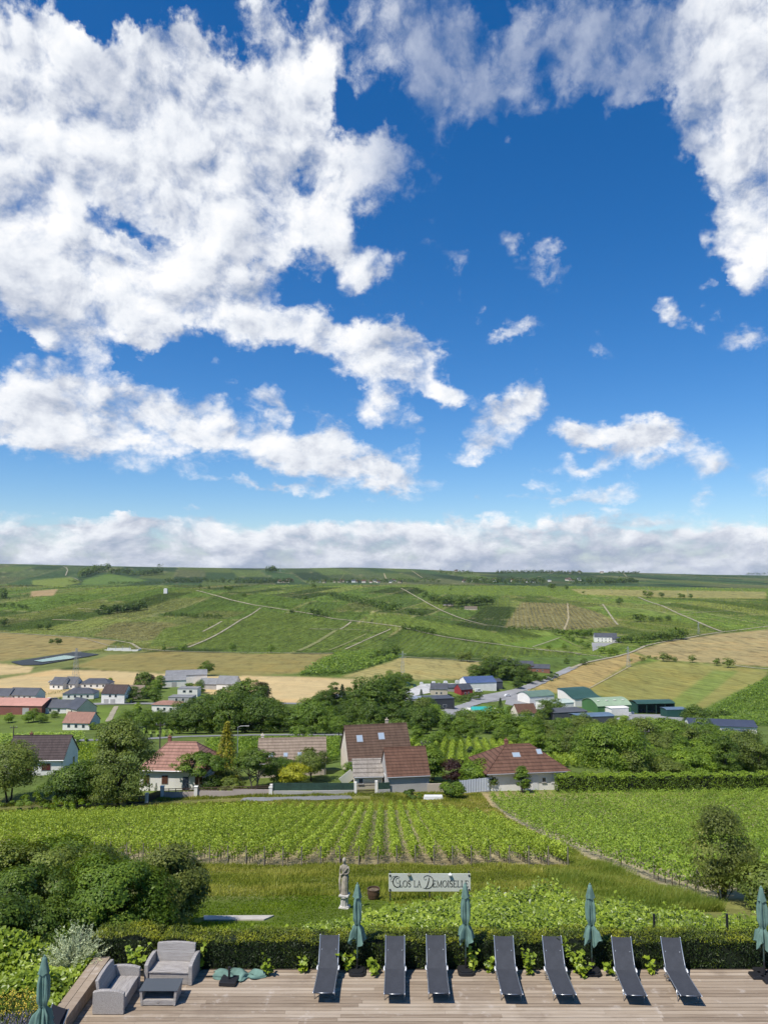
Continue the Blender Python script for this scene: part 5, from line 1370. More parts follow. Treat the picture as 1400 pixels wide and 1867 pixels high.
# ------------------------------------------------------------------ vine rows: every row is a thing of its own (foliage, stems, end post)
POSTW = mat('vine_post', rough=.9, fn=speckle((.20, .175, .14), .3, 6))
VSTEM = mat('vine_trunk', (.06, .045, .032), .9)
def post_mesh(h=1.25):
    m = MB(); m.tube([(0, 0, -.3), (0, 0, h)], [.045, .038], 6); return m.mesh('end_post')
POST_ME = post_mesh()
def vine_row(x0, ya, yb, label, group, seed, dens, h=1.38, w=.40, leafm=None, leaf=.145, posts=(), stems=4.0, dx=0.0, far=False, bow=0.0):
    """a row along +Y from ya to yb; dx = sideways drift per metre"""
    rng = np.random.default_rng(seed)
    n = int(dens * (yb - ya)); t = rng.uniform(0, 1, n); y = ya + t * (yb - ya)
    xc = x0 + dx * (y - ya) + .05 * np.sin(y * .9 + seed) + bow * np.sin(math.pi * t)
    hv = h * (1 + .10 * np.sin(y * 2.7 + seed * 1.7) + .08 * np.sin(y * 6.1 + seed))
    gap = (np.sin(y * .55 + seed * 2.3) * np.sin(y * .21 + seed) > .90)
    zz = rng.uniform(0, 1, n) ** .75
    sp = w * (.55 + .9 * np.sin(math.pi * np.clip(zz * .9 + .1, 0, 1)))
    ox = rng.normal(0, .5, n) * sp
    x = xc + ox
    keep = ~(gap & (rng.uniform(0, 1, n) < .7)); x, y, zz, hv, ox = x[keep], y[keep], zz[keep], hv[keep], ox[keep]; n = len(x)
    z = zt_arr(x, y) + .32 + (hv - .32) * zz + np.where(rng.uniform(0, 1, n) < .10, rng.uniform(0, .22, n), 0)
    N = np.stack([ox * 3.2, np.zeros(n), np.full(n, .55)], 1) + rand_dirs(n, rng) * .75
    y0 = (ya + yb) / 2; z0 = zt(x0, ya)
    e = empty('vine_row', (x0, ya, z0)); tag(e, label, 'vine row', group)
    V, Q = leaf_quads(np.stack([x - x0, y - ya, z - z0], 1), N, leaf, .85, rng, fold=.05)
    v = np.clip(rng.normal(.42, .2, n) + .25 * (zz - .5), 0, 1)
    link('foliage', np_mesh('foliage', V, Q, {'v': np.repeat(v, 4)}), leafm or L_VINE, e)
    if stems:
        m = MB()
        yy = ya + .25
        while yy < ya + stems:
            xx = dx * (yy - ya); zz_ = zt(x0 + xx, yy) - z0
            m.tube([(xx, yy - ya, zz_ - .1), (xx + rng.normal(0, .04), yy - ya + .05, zz_ + .28), (xx, yy - ya, zz_ + .6)], [.03, .024, .018], 5, cap=False); yy += 1.0
        m.build('stems', VSTEM, e)
    for py in posts:
        xx = x0 + dx * (py - ya); link('end_post', POST_ME, POSTW, e, (xx - x0, py - ya, zt(xx, py) - z0))
    return e
rngv = np.random.default_rng(77)
i = 0; x = 12.0
while x > -52:
    ya = 50.6 + .5 * math.sin(x * .35); yb = 99.5 + .8 * math.sin(x * .2) - max(0, x - 3) ** 1.6 * .42
    # rows on the left start further back, behind the bushes
    if x < -12: ya += min(14, (-12 - x) * .42)
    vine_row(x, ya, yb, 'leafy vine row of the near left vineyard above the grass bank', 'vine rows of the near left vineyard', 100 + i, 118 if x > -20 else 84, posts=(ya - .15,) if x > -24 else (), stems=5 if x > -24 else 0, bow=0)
    x -= 1.24; i += 1
i = 0; x = 15.3
while x < 57:
    ya = max(37.5, 36.8 + .15 * math.sin(x * 2), x * 1.62); yb = 109
    ya = max(ya, 37.5)
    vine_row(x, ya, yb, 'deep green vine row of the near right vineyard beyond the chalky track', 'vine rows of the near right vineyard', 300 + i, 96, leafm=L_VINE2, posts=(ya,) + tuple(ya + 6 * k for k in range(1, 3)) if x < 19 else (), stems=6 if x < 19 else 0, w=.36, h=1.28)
    x += 1.26; i += 1
# ------------------------------------------------------------------ houses
def render_mat(name, c): return mat(name, rough=.9, fn=speckle(c, .07, .9, dirt=tuple(x * .8 for x in c)), spec=.15)
W_WHITE = render_mat('white_render', (.74, .71, .65)); W_CREAM = render_mat('cream_render', (.64, .57, .46)); W_GREY = render_mat('grey_render', (.40, .38, .355)); W_BEIGE = render_mat('beige_render', (.47, .40, .31))
def tile_mat(name, c, c2=None, row=.56, moss=None):
    c2 = c2 or tuple(x * 1.5 for x in c)
    def fn(b, p):
        tc = b.node('ShaderNodeTexCoord'); P = tc.outputs['Object']; x, y, z = b.sep(P)
        rr = b.math('FRACT', b.math('DIVIDE', z, row * .68))
        ln = b.rng(rr, .0, .35, .30, 1.0)
        cell = b.comb(b.math('MULTIPLY', b.math('ADD', x, y), 3.2), b.math('FLOOR', b.math('DIVIDE', z, row * .68)), 0)
        n = b.noise(cell, 1.0, 2, .5); n2 = b.noise(P, .45, 4, .65)
        n3 = b.noise(b.comb(b.math('MULTIPLY', x, 2.2), b.math('MULTIPLY', y, .5), b.math('MULTIPLY', z, .5)), 1.0, 4, .65)
        col = b.mix(b.math('ADD', b.math('MULTIPLY', n, .5), b.math('ADD', b.math('MULTIPLY', n2, .35), b.math('MULTIPLY', b.math('SUBTRACT', n3, .5), 1.1))), tuple(k * .5 for k in c), c2)
        if moss: col = b.mix(b.rng(n2, .5, .7, 0, .6), col, moss)
        col = b.vmath('SCALE', col, scale=ln)
        b.put(p.inputs['Base Color'], col)
    return mat(name, rough=.85, fn=fn, spec=.2)
R_BROWN = tile_mat('brown_tiles', (.125, .076, .052), (.175, .112, .08)); R_SALMON = tile_mat('salmon_tiles', (.36, .195, .145), (.45, .25, .19))
R_TAN = tile_mat('tan_tiles', (.30, .225, .165), (.36, .28, .21)); R_DARK = tile_mat('dark_tiles', (.075, .055, .052), (.12, .09, .085)); R_RED = tile_mat('red_brown_tiles', (.14, .07, .046), (.20, .108, .074))
R_SLATE = mat('slate', rough=.55, fn=speckle((.060, .064, .075), .25, 1.5), spec=.4); R_GREY = mat('fibre_cement', rough=.85, fn=speckle((.20, .20, .20), .2, .6)); R_OLD = tile_mat('mixed_old_tiles', (.26, .215, .17), (.42, .38, .33))
GLASS = mat('window_glass', (.03, .04, .055), .08, spec=.7); FRAMEW = mat('window_frame', (.65, .64, .62), .5); SHUT = mat('brown_shutter', (.10, .042, .025), .6); DARKRED = mat('dark_red_shutter', (.09, .022, .020), .6); BLUED = mat('blue_door', (.045, .06, .09), .5); ZINC = mat('zinc', (.35, .36, .37), .5, metal=.5)
BRICK = render_mat('brick', (.24, .11, .075))
def house(label, px, py, L, W, h, rise, rz, wallm, roofm, kind='gable', wins=(), chim=(), sky=(), cat='house', group=None, over=.3, name='house', base=0.6, loc=None, back=True, hipl=None, s=1.0, small=False):
    """px,py: photo pixel of the middle of the front foot; ridge along local x"""
    p = loc or T(px, py); a = R(rz)
    c = Vector((p.x - math.sin(a) * W / 2, p.y + math.cos(a) * W / 2, p.z))
    e = empty(name, c, a); tag(e, label, cat, group)
    m = MB(); x, y = L / 2, W / 2
    vs = [(-x, -y, -base), (x, -y, -base), (x, y, -base), (-x, y, -base), (-x, -y, h), (x, -y, h), (x, y, h), (-x, y, h)]
    fs = [(3, 2, 1, 0), (0, 1, 5, 4), (2, 3, 7, 6)]
    if kind == 'gable':
        vs += [(-x, 0, h + rise), (x, 0, h + rise)]; fs += [(1, 2, 6, 9, 5), (3, 0, 4, 8, 7)]
    elif kind == 'mono':
        vs[6] = (x, y, h + rise); vs[7] = (-x, y, h + rise); fs += [(1, 2, 6, 5), (3, 0, 4, 7)]
    else: fs += [(1, 2, 6, 5), (3, 0, 4, 7), (4, 5, 6, 7)]
    m.add(vs, fs); m.build('wall', wallm, e)
    m = MB(); o = over; t = .14; roof = None
    if kind == 'gable':
        k = rise / y; zo = h - k * o
        for sgn in (-1, 1):
            A = [(-x - o * .6, sgn * (y + o), zo + .03), (x + o * .6, sgn * (y + o), zo + .03), (x + o * .6, 0, h + rise + .03), (-x - o * .6, 0, h + rise + .03)]
            B = [(q[0], q[1], q[2] + t) for q in A]
            f = [(0, 1, 2, 3)[::-1], (4, 5, 6, 7), (0, 1, 5, 4), (1, 2, 6, 5), (2, 3, 7, 6), (3, 0, 4, 7)]
            if sgn > 0: f = [q[::-1] for q in f]
            m.add(A + B, f)
        m.tube([(-x - o * .6, 0, h + rise + t + .02), (x + o * .6, 0, h + rise + t + .02)], .10, 6)
        roof = m.build('roof', roofm, e)
    elif kind == 'hip':
        r = x - y * .92 if hipl is None else hipl
        A = [(-x - o, -y - o, h), (x + o, -y - o, h), (x + o, y + o, h), (-x - o, y + o, h)]
        B = [(q[0], q[1], h + t) for q in A]; Rg = [(-r, 0, h + rise), (r, 0, h + rise)]
        m.add(A + B + Rg, [(3, 2, 1, 0), (0, 1, 5, 4), (1, 2, 6, 5), (2, 3, 7, 6), (3, 0, 4, 7), (4, 5, 9, 8), (5, 6, 9), (6, 7, 8, 9), (7, 4, 8)])
        if not small:
            for q, w in ((4, 8), (5, 9), (6, 9), (7, 8)): m.tube([(A + B + Rg)[q], (A + B + Rg)[w]], .09, 5)
            m.tube([Rg[0], Rg[1]], .09, 5)
        roof = m.build('roof', roofm, e)
    elif kind == 'mono':
        A = [(-x - o, -y - o, h - rise / W * o + .02), (x + o, -y - o, h - rise / W * o + .02), (x + o, y + o, h + rise + rise / W * o + .02), (-x - o, y + o, h + rise + rise / W * o + .02)]
        B = [(q[0], q[1], q[2] + .12) for q in A]
        m.add(A + B, [(3, 2, 1, 0), (4, 5, 6, 7), (0, 1, 5, 4), (1, 2, 6, 5), (2, 3, 7, 6), (3, 0, 4, 7)]); roof = m.build('roof', roofm, e)
    else:
        m.box((0, 0, h + .08), (L + .3, W + .3, .2)); roof = m.build('roof', roofm, e)
    if not small and kind in ('gable', 'hip', 'mono'):
        for sy in ((-1, 1) if kind != 'mono' else (-1,)):
            ye = sy * (y + over + .06); ze = h - (rise / y * over if kind == 'gable' else rise / W * over if kind == 'mono' else 0) + .06
            m = MB(); m.tube([(-x - over * .6, ye, ze), (x + over * .6, ye, ze)], .085, 6); g = m.build('gutter', ZINC, roof)
            m = MB(); m.tube([(x - .25, ye, ze), (x - .25, sy * (y + .08), ze - .45), (x - .25, sy * (y + .08), -.2)], .05, 6); m.build('downpipe', ZINC, e)
    def zr(yy): return h + rise * (1 - abs(yy) / y) + t if kind in ('gable', 'hip') else h + .2
    for (cx, cy, ch, cm) in chim:
        m = MB(); zz = zr(cy); m.box((cx, cy, zz + ch / 2 - .4), (.5, .5, ch + .8)); m.box((cx, cy, zz + ch + .05), (.6, .6, .1)); m.tube([(cx, cy, zz + ch + .1), (cx, cy, zz + ch + .4)], .11, 8)
        m.build('chimney', cm, roof)
    ang = math.atan2(rise, y)
    for (cx, cy, sw, sh) in sky:
        M = Matrix.Translation((cx, cy, zr(cy) + .05)) @ Matrix.Rotation(ang, 4, 'X')
        m = MB(); m.box((0, 0, 0), (sw + .16, sh + .16, .10), M=M); f = m.build('skylight', mat('skylight_frame', (.26, .26, .27), .5), roof)
        m = MB(); m.box((0, 0, .056), (sw, sh, .012), M=M); m.build('pane', mat('skylight_glass', (.30, .36, .42), .1, spec=.8), f)
    for wv in wins:
        face, u, z, ww, wh = wv[:5]; kd = wv[5] if len(wv) > 5 else 'w'
        rot, off = {'f': (0, y), 'r': (R(90), x), 'b': (R(180), y), 'l': (R(-90), x)}[face]
        M = Matrix.Rotation(rot, 4, 'Z') @ Matrix.Translation((u, -off, z + wh / 2))
        m = MB()
        if kd == 'd':
            m.box((0, -.02, 0), (ww, .08, wh), M=M); d_ = m.build('door', wv[6] if len(wv) > 6 else SHUT, e)
            if not small: m = MB(); m.box((ww * .35, -.08, 0), (.06, .05, .12), M=M); m.build('handle', ZINC, d_)
        elif kd == 's':
            m.box((0, -.01, 0), (ww + .12, .06, wh + .12), M=M); f = m.build('window', FRAMEW, e)
            for sg in (-1, 1):
                m = MB(); m.box((sg * ww * .255, -.055, 0), (ww * .49, .03, wh), M=M); m.build('shutter', wv[6], f)
        else:
            m.box((0, -.01, 0), (ww + .16, .06, wh + .16), M=M); f = m.build('window', FRAMEW, e)
            m = MB()
            if small: m.box((0, -.045, 0), (ww, .012, wh), M=M)
            else:
                for sg in (-1, 1): m.box((sg * ww * .255, -.045, 0), (ww * .47, .012, wh), M=M)
            m.build('pane', GLASS, f)
            if not small: m = MB(); m.box((0, -.08, -wh / 2 - .10), (ww + .3, .16, .07), M=M); m.build('sill', W_GREY, f)
    return e
NG = 'houses along the lane above the vineyard'
house('dark tiled white house with dark red shutters at the left, half behind trees', 62, 1414, 10.5, 7.6, 2.9, 3.4, 3, W_WHITE, R_DARK, wins=[('f', -.8, .9, 1.3, 1.25, 's', DARKRED), ('f', 2.2, .9, 1.6, 1.25, 's', DARKRED), ('r', 1.5, .2, .9, 1.9, 'w'), ('f', -3.6, .9, 1.2, 1.2, 's', DARKRED)], chim=[(-2.5, .8, .9, BRICK)], group=NG)
house('white house with a large pale salmon hipped roof behind a wooden rail fence', 314, 1441, 10.6, 9.0, 3.0, 3.6, -4, W_WHITE, R_SALMON, 'hip', hipl=2.3, over=.4, wins=[('f', -1.2, 1.0, 1.0, 1.3, 's', SHUT), ('f', 2.2, .05, .95, 2.1, 'd', BLUED), ('f', 4.3, 1.0, 1.2, 1.3, 's', SHUT), ('f', -4.2, 1.0, 1.0, 1.3, 's', SHUT)], chim=[(-2.6, 1.2, 1.3, BRICK)], group=NG)
house('long house with a weathered tan tiled roof and three small skylights', 532, 1416, 11.6, 9.0, 2.4, 3.0, 6, W_BEIGE, R_TAN, wins=[('f', -3, .9, 1.2, 1.2), ('f', 1, .05, 1, 2.1, 'd'), ('r', 0, .9, 1.0, 1.2)], sky=[(-3.6, -3.3, .6, .8), (-1.1, -3.3, .6, .8), (1.3, -3.3, .6, .8)], chim=[(-5.3, .6, .8, W_CREAM)], group=NG)
house('tall house with a steep dark brown roof, two skylights and a bare cream gable', 694, 1411, 11.0, 9.0, 2.6, 4.7, 12, W_CREAM, R_BROWN, wins=[('f', -3.0, .0, 1.0, 2.1), ('f', -1.2, .0, 1.0, 2.1), ('f', .4, .0, 1.2, 2.1), ('f', 2.2, .9, .8, 1.2)], sky=[(-3.2, -1.9, .95, 1.2), (.7, -1.7, .95, 1.2)], chim=[(2.1, .25, .9, W_BEIGE)], group=NG)
house('small gabled garage with a red brown tiled roof and grey side wall facing the vineyard', 745, 1444, 6.4, 6.6, 2.5, 3.3, 9, W_GREY, R_RED, wins=[('l', 0, .05, 2.3, 2.0, 'd', FRAMEW)], over=.25, group=NG, cat='garage')
house('low shed with a patchy pale tiled lean-to roof beside the bar gate', 672, 1439, 4.3, 4.2, 1.9, 1.5, 5, W_CREAM, R_OLD, 'mono', over=.25, wins=[('f', -1.2, .9, .6, .7)], cat='shed', group=None)
house('white bungalow with a red brown hipped roof, two skylights and a clipped bush in front', 962, 1441, 12.6, 9.4, 2.65, 3.3, 8, W_WHITE, R_RED, 'hip', over=.5, wins=[('f', 1.2, .05, .95, 2.1, 'd', FRAMEW), ('f', 2.6, 1.2, .5, .6), ('f', 4.6, .9, 1.6, 1.3, 's', FRAMEW), ('l', 1.0, .9, 1.2, 1.2)], sky=[(-.9, -2.0, 1.1, .8), (3.0, -1.6, .7, .9)], chim=[(-1.8, .4, .7, BRICK)], group=NG)
# garden walls, rail fence, green mesh fence, gate, white corrugated fence
def wall_run(name, pts, h, t, m, label, cat, top=None, group=None, extra=None):
    P = [T(*q) for q in pts]; e = empty(name, P[0]); tag(e, label, cat, group)
    mm = MB()
    for a, b_ in zip(P[:-1], P[1:]):
        n = max(1, int((b_ - a).length / 3))
        for i in range(n):
            q0, q1 = a.lerp(b_, i / n), a.lerp(b_, (i + 1) / n); d = q1 - q0; ang = math.atan2(d.y, d.x); c = (q0 + q1) / 2 - P[0]
            zz = zt((q0.x + q1.x) / 2, (q0.y + q1.y) / 2) - P[0].z
            mm.box((c.x, c.y, zz + h / 2 - .2), (d.length + .02, t, h + .4), rz=ang)
    mm.build('wall' if name.endswith('wall') else 'base', m, e)
    return e, P
RAILW = mat('rail_wood', rough=.9, fn=speckle((.075, .05, .035), .3, 5)); PINKW = render_mat('pinkish_wall', (.42, .355, .315)); CONC = render_mat('concrete_wall', (.40, .385, .355)); GMESH = mat('green_fence_mesh', rough=.7, fn=speckle((.030, .062, .045), .3, 3)); GATEM = mat('gate_metal', (.05, .035, .032), .6); CORR = mat('white_corrugated', rough=.5, fn=speckle((.55, .58, .62), .08, 1.5))
def run_line(e, P, fn):
    for a, b_ in zip(P[:-1], P[1:]): fn(a - P[0], b_ - P[0])
e, P = wall_run('garden_wall', [(296, 1455), (357, 1453), (425, 1451), (494, 1449)], .85, .22, PINKW, 'low pinkish garden wall topped by a wooden rail, with white pillars', 'garden wall')
for i, t in enumerate((0, .312, 1.0)):
    q = P[0].lerp(P[-1], t) - P[0]; m = MB(); m.box((q.x, q.y - .02, .75), (.5, .5, 1.9)); m.box((q.x, q.y - .02, 1.74), (.6, .6, .1)); m.build('pillar', W_WHITE, e)
m = MB()
for a, b_ in zip(P[:-1], P[1:]):
    a2, b2 = a - P[0], b_ - P[0]
    for z in (1.05, 1.32): m.tube([a2 + Vector((0, 0, z)), b2 + Vector((0, 0, z))], .06, 5)
    for k in range(5): q = a2.lerp(b2, k / 5); m.box((q.x, q.y, 1.0), (.09, .09, .9))
m.build('rail', RAILW, e)
e, P = wall_run('rail_fence', [(232, 1466), (268, 1463)], .15, .1, RAILW, 'short dark wooden rail fence with a white post under the tall tree', 'fence')
m = MB()
for z in (.55, .95): m.tube([Vector((0, 0, z)), P[1] - P[0] + Vector((0, 0, z))], .06, 5)
for k in range(4): q = (P[1] - P[0]) * (k / 3.2); m.box((q.x, q.y, .5), (.1, .1, 1.1))
m.build('rail', RAILW, e); m = MB(); q = P[1] - P[0]; m.box((q.x, q.y, .6), (.45, .45, 1.5)); m.build('pillar', W_WHITE, e)
e, P = wall_run('wooden_gate_fence', [(270, 1463), (293, 1456)], .1, .1, RAILW, 'slanted dark board fence panel left of the white pillar', 'fence')
m = MB(); d = P[1] - P[0]
for k in range(14): q = d * ((k + .5) / 14); m.box((q.x, q.y, q.z + .6), (.14, .04, 1.25), rz=math.atan2(d.y, d.x))
m.build('boards', RAILW, e)
e, P = wall_run('green_fence', [(499, 1449), (570, 1448.5), (646, 1447)], .55, .2, CONC, 'green screened mesh fence on a pale concrete base left of the gate', 'fence')
m = MB(); d = P[-1] - P[0]; L = d.length; ang = math.atan2(d.y, d.x)
m.box((d.x / 2, d.y / 2, d.z / 2 + 1.12), (L, .04, 1.1), rz=ang); m.build('mesh_panel', GMESH, e)
for k in range(7): q = d * (k / 6); m = MB(); m.box((q.x, q.y - .03, q.z + .95), (.07, .07, 1.6)); m.build('post', GMESH, e)
m = MB(); q = Vector((-.35, 0, 0)); m.box((q.x, q.y, .7), (.4, .4, 1.7)); m.build('pillar', W_WHITE, e)
e, P = wall_run('bar_gate', [(648, 1448), (686, 1446)], .05, .05, GATEM, 'dark slatted double gate between the green fences', 'gate')
m = MB(); d = P[1] - P[0]
for k in range(22): q = d * ((k + .5) / 22); m.box((q.x, q.y, .85 + .12 * math.sin(math.pi * k / 21)), (.05, .05, 1.35 + .24 * math.sin(math.pi * k / 21)))
m.build('bars', GATEM, e); m = MB(); m.box((d.x / 2, d.y / 2 - .05, .45), (d.length, .04, .09), rz=math.atan2(d.y, d.x)); m.box((d.x / 2, d.y / 2 - .05, 1.2), (d.length, .04, .09), rz=math.atan2(d.y, d.x)); m.build('cross_rail', GATEM, e)
for k in (0, 1): q = d * k; m = MB(); m.box((q.x, q.y, .85), (.4, .4, 1.9)); m.build('pillar', W_WHITE, e)
e, P = wall_run('green_fence', [(689, 1447), (711, 1446)], .6, .2, CONC, 'short green screened fence on a concrete base right of the gate', 'fence')
m = MB(); d = P[1] - P[0]; m.box((d.x / 2, d.y / 2, 1.1), (d.length, .04, 1.0), rz=math.atan2(d.y, d.x)); m.build('mesh_panel', GMESH, e)
wall_run('stone_wall', [(779, 1445), (812, 1444.5)], 1.3, .25, W_BEIGE, 'plain beige masonry wall right of the small garage', 'wall')
e, P = wall_run('corrugated_fence', [(838, 1447), (892, 1443)], .1, .1, CONC, 'whitish corrugated sheet fence left of the hipped bungalow', 'fence')
m = MB(); d = P[1] - P[0]; n = 60
vs = [(d.x * i / n, d.y * i / n + .04 * math.sin(i * 1.9), 0) for i in range(n + 1)] + [(d.x * i / n, d.y * i / n + .04 * math.sin(i * 1.9), 1.9) for i in range(n + 1)]
m.add(vs, [(i, i + 1, n + 2 + i, n + 1 + i) for i in range(n)]); o = m.build('sheet', CORR, e); md = o.modifiers.new('thick', 'SOLIDIFY'); md.thickness = .02
for k in range(4): q = d * (k / 3); m = MB(); m.box((q.x, q.y + .12, .95), (.1, .1, 2.1)); m.build('post', ZINC, e)
e, P = wall_run('white_trough', [(772, 1458), (808, 1457)], .05, .05, CORR, 'long white plastic trough lying on the grass by the lane', 'trough')
m = MB(); d = P[1] - P[0]; m.box((d.x / 2, d.y / 2, .32), (d.length, .9, .5), taper=.9); m.build('shell', mat('white_plastic', rough=.5, fn=speckle((.66, .66, .64), .12, 2)), e, bevel=.05)
e = empty('tilted_panel', T(644, 1430)); tag(e, 'white board leaning against the left end of the low shed', 'board'); m = MB(); M = Matrix.Rotation(R(-38), 4, 'Y') @ Matrix.Rotation(R(15), 4, 'X'); m.box((0, 0, 1.5), (2.4, .06, 1.6), M=M); m.box((.4, .3, .5), (.08, .08, 1.6)); m.build('board', W_WHITE, e)

# ------------------------------------------------------------------ the village on the left
VG = 'houses of the village in the left valley'
def wrow(n, L, z=.9, w=1.1, h=1.25, face='f'): return [(face, -L / 2 + L * (i + .5) / n, z, w, h) for i in range(n)]
for a in [
 ('white bungalow with a long slate roof, leftmost whole house of the village', 40, 1277, 15.5, 9, 2.7, 3.0, -6, W_WHITE, R_SLATE, 'gable', wrow(4, 12)),
 ('white house with slate roof cut by the left picture edge', -4, 1278, 12, 9, 2.7, 3.0, -4, W_WHITE, R_SLATE, 'gable', wrow(3, 9)),
 ('front half of a twin white house with slate gable roofs at the wheat edge', 103, 1257, 9, 9, 3.0, 3.6, -14, W_WHITE, R_SLATE, 'gable', wrow(2, 7)),
 ('rear half of a twin white house with slate gable roofs at the wheat edge', 126, 1256, 8, 8, 3.0, 3.6, -14, W_WHITE, R_SLATE, 'gable', wrow(2, 6)),
 ('white bungalow with a hipped slate roof below the radio pylon', 172, 1255, 18, 9, 2.7, 2.8, 0, W_WHITE, R_SLATE, 'hip', wrow(4, 15)),
 ('white bungalow with a broken slate roof behind a hedge', 143, 1275, 16, 9, 2.8, 2.6, 4, W_WHITE, R_SLATE, 'hip', wrow(4, 13)),
 ('white chalet with a dark brown roof, dormers and a garage below', 206, 1283, 12, 9, 5.0, 3.6, -6, W_WHITE, R_DARK, 'gable', wrow(2, 6, 3.2) + [('f', -3.4, .1, 2.4, 2.1, 'd', W_GREY), ('f', 0, .1, 2.4, 2.1, 'd', W_GREY)]),
 ('long low house with a grey slate roof in front of the village, left wing', 92, 1301, 19, 9, 2.7, 2.7, -3, W_WHITE, R_SLATE, 'gable', wrow(3, 12)),
 ('cream gabled right wing of the long grey roofed house', 131, 1304, 9, 9.5, 3.0, 3.8, -38, W_CREAM, R_SLATE, 'gable', wrow(1, 4)),
 ('small white house with a dusty pink roof standing alone on the meadow', 139, 1331, 11, 8.5, 2.8, 3.2, -6, W_WHITE, R_SALMON, 'gable', wrow(3, 9)),
 ('dark grey barn beside the wheat at the right end of the village', 381, 1257, 13, 9, 3.2, 2.8, -8, W_GREY, R_GREY, 'gable', []),
 ('pale house with a grey roof and white gable at the right end of the village', 412, 1259, 12, 9, 4.0, 4.0, -10, W_WHITE, R_GREY, 'gable', wrow(2, 6)),
 ('white flat roofed modern house left of the dense wood', 342, 1270, 11, 8, 4.2, .2, 0, W_WHITE, R_GREY, 'flat', wrow(2, 7, 2.2, 1.6)),
 ('low grey flat roofed annex in front of the white modern house', 328, 1281, 12, 8, 2.6, .2, -4, W_GREY, R_GREY, 'flat', wrow(2, 7)),
 ('white house with a flat pinkish roof beside the dense wood', 300, 1299, 12, 8, 3.4, 1.4, -5, W_WHITE, R_SALMON, 'hip', wrow(3, 9)),
 ('house with a tan roof half hidden behind the dark round bush', 246, 1274, 8, 8, 3.2, 3.2, 0, W_CREAM, R_TAN, 'gable', []),
]:
    house(a[0], a[1], a[2], *a[3:11], wins=a[11], group=VG, small=True, over=.35)
house('long low farm building with a pink roof and brick red walls at the left edge', 24, 1303, 27, 14, 4.0, 2.2, -4, mat('brick_red_wall', rough=.9, fn=speckle((.22, .085, .065), .12, .5)), mat('pink_roof', rough=.8, fn=speckle((.42, .22, .17), .15, .4)), 'gable', cat='farm building', small=True, wins=[('f', 6, .1, 3, 3, 'd', W_GREY)])
# big pale barn in three bays
house('large white barn with a long grey roof at the edge of the wheat field', 340, 1247, 26, 16, 5.6, 2.2, 14, W_WHITE, R_GREY, 'gable', cat='barn', small=True, wins=[('r', 0, .1, 4, 4, 'd', W_GREY)])
house('lower white barn with a grey roof joined to the left of the large barn', 318, 1253, 14, 12, 4.2, 2.0, 14, W_WHITE, R_GREY, 'gable', cat='barn', small=True, wins=[('f', 0, .1, 3, 3, 'd', W_GREY)])

# ------------------------------------------------------------------ business area in the valley, centre and right
BG = 'buildings of the valley business area'
house('industrial hall with a blue solar panel roof and white gable', 878, 1259, 22, 17, 5.5, 3.2, 12, W_WHITE, mat('solar_panels', rough=.25, fn=speckle((.07, .10, .19), .2, .3), spec=.6), 'gable', cat='industrial hall', small=True, wins=[('l', 0, .1, 4, 4, 'd', W_GREY)])
house('dark annex attached behind the solar roofed hall', 902, 1256, 12, 14, 5, 1.2, 12, mat('dark_cladding', (.07, .075, .085), .6), R_SLATE, 'gable', cat='industrial hall', small=True)
house('red boarded house with a grey gable roof', 851, 1268, 9, 9, 4, 3.0, 25, mat('red_boards', rough=.8, fn=speckle((.28, .035, .04), .15, 1)), R_SLATE, 'gable', wins=wrow(2, 5), small=True)
house('long low shed with a blue grey roof beside the red house', 836, 1262, 16, 9, 3.2, 1.6, 14, W_GREY, R_SLATE, 'gable', cat='shed', small=True)
house('black clad modern house with a dark flat roof', 804, 1293, 15, 11, 5.4, .2, 14, mat('black_cladding', (.045, .048, .055), .6), R_SLATE, 'flat', wins=wrow(2, 8, 1.0, 2.0), small=True)
house('low modern wing with a pale blue grey roof left of the black house', 778, 1284, 18, 9, 3.2, .2, 14, W_GREY, mat('blue_grey_roof', (.22, .25, .30), .5), 'flat', wins=wrow(3, 12), small=True)
house('house with a slate roof and grey dormers above the black clad house', 800, 1268, 11, 9, 4, 3, -6, W_BEIGE, R_SLATE, 'gable', wins=wrow(2, 6), small=True)
house('blue grey flat roofed building half hidden among the central trees', 628, 1291, 16, 10, 5.2, .2, 10, mat('blue_grey_cladding', (.20, .225, .26), .6), R_SLATE, 'flat', wins=wrow(3, 9, 1.5, 1.6), small=True)
house('small house with a pinkish gabled roof left of the green sheds', 962, 1313, 10, 9, 3.2, 3.6, 14, W_CREAM, R_RED, 'gable', wins=wrow(2, 6), small=True)
house('dark tiled farmhouse, left one of the farm above the curved road', 948, 1222, 22, 10, 4, 3.2, -8, BRICK, R_SLATE, 'gable', wins=wrow(2, 9), small=True)
house('low dark roofed farmhouse wing, right one of the farm above the curved road', 984, 1226, 16, 9, 3.4, 2.8, -14, BRICK, R_SLATE, 'gable', wins=wrow(2, 9), small=True)
house('farm barn with a dark roof above the solar roofed hall', 922, 1218, 14, 9, 3.5, 3.4, -8, BRICK, R_SLATE, 'gable', cat='barn', small=True)
house('large white house with a long dark roof on a terrace at the far slope foot', 1104, 1171, 27, 12, 6.2, 4.4, -10, W_WHITE, R_SLATE, 'gable', wins=wrow(5, 22, 3.4) + wrow(5, 22, .5), small=True)
house('low side wing of the large white house on the far slope', 1124, 1172, 10, 10, 4.0, 2.6, -10, W_GREY, R_SLATE, 'gable', wins=wrow(2, 6), small=True)
house('stone farm building under the hillside clump of trees', 858, 1112, 24, 12, 3, 3.4, -6, W_BEIGE, mat('earth_roof', (.14, .11, .08), .9), 'gable', cat='barn', small=True)
house('stone barn left of the hillside farm building, beside the pale lane', 817, 1105, 20, 10, 2.5, 1.2, -6, W_BEIGE, R_GREY, 'gable', cat='barn', small=True)
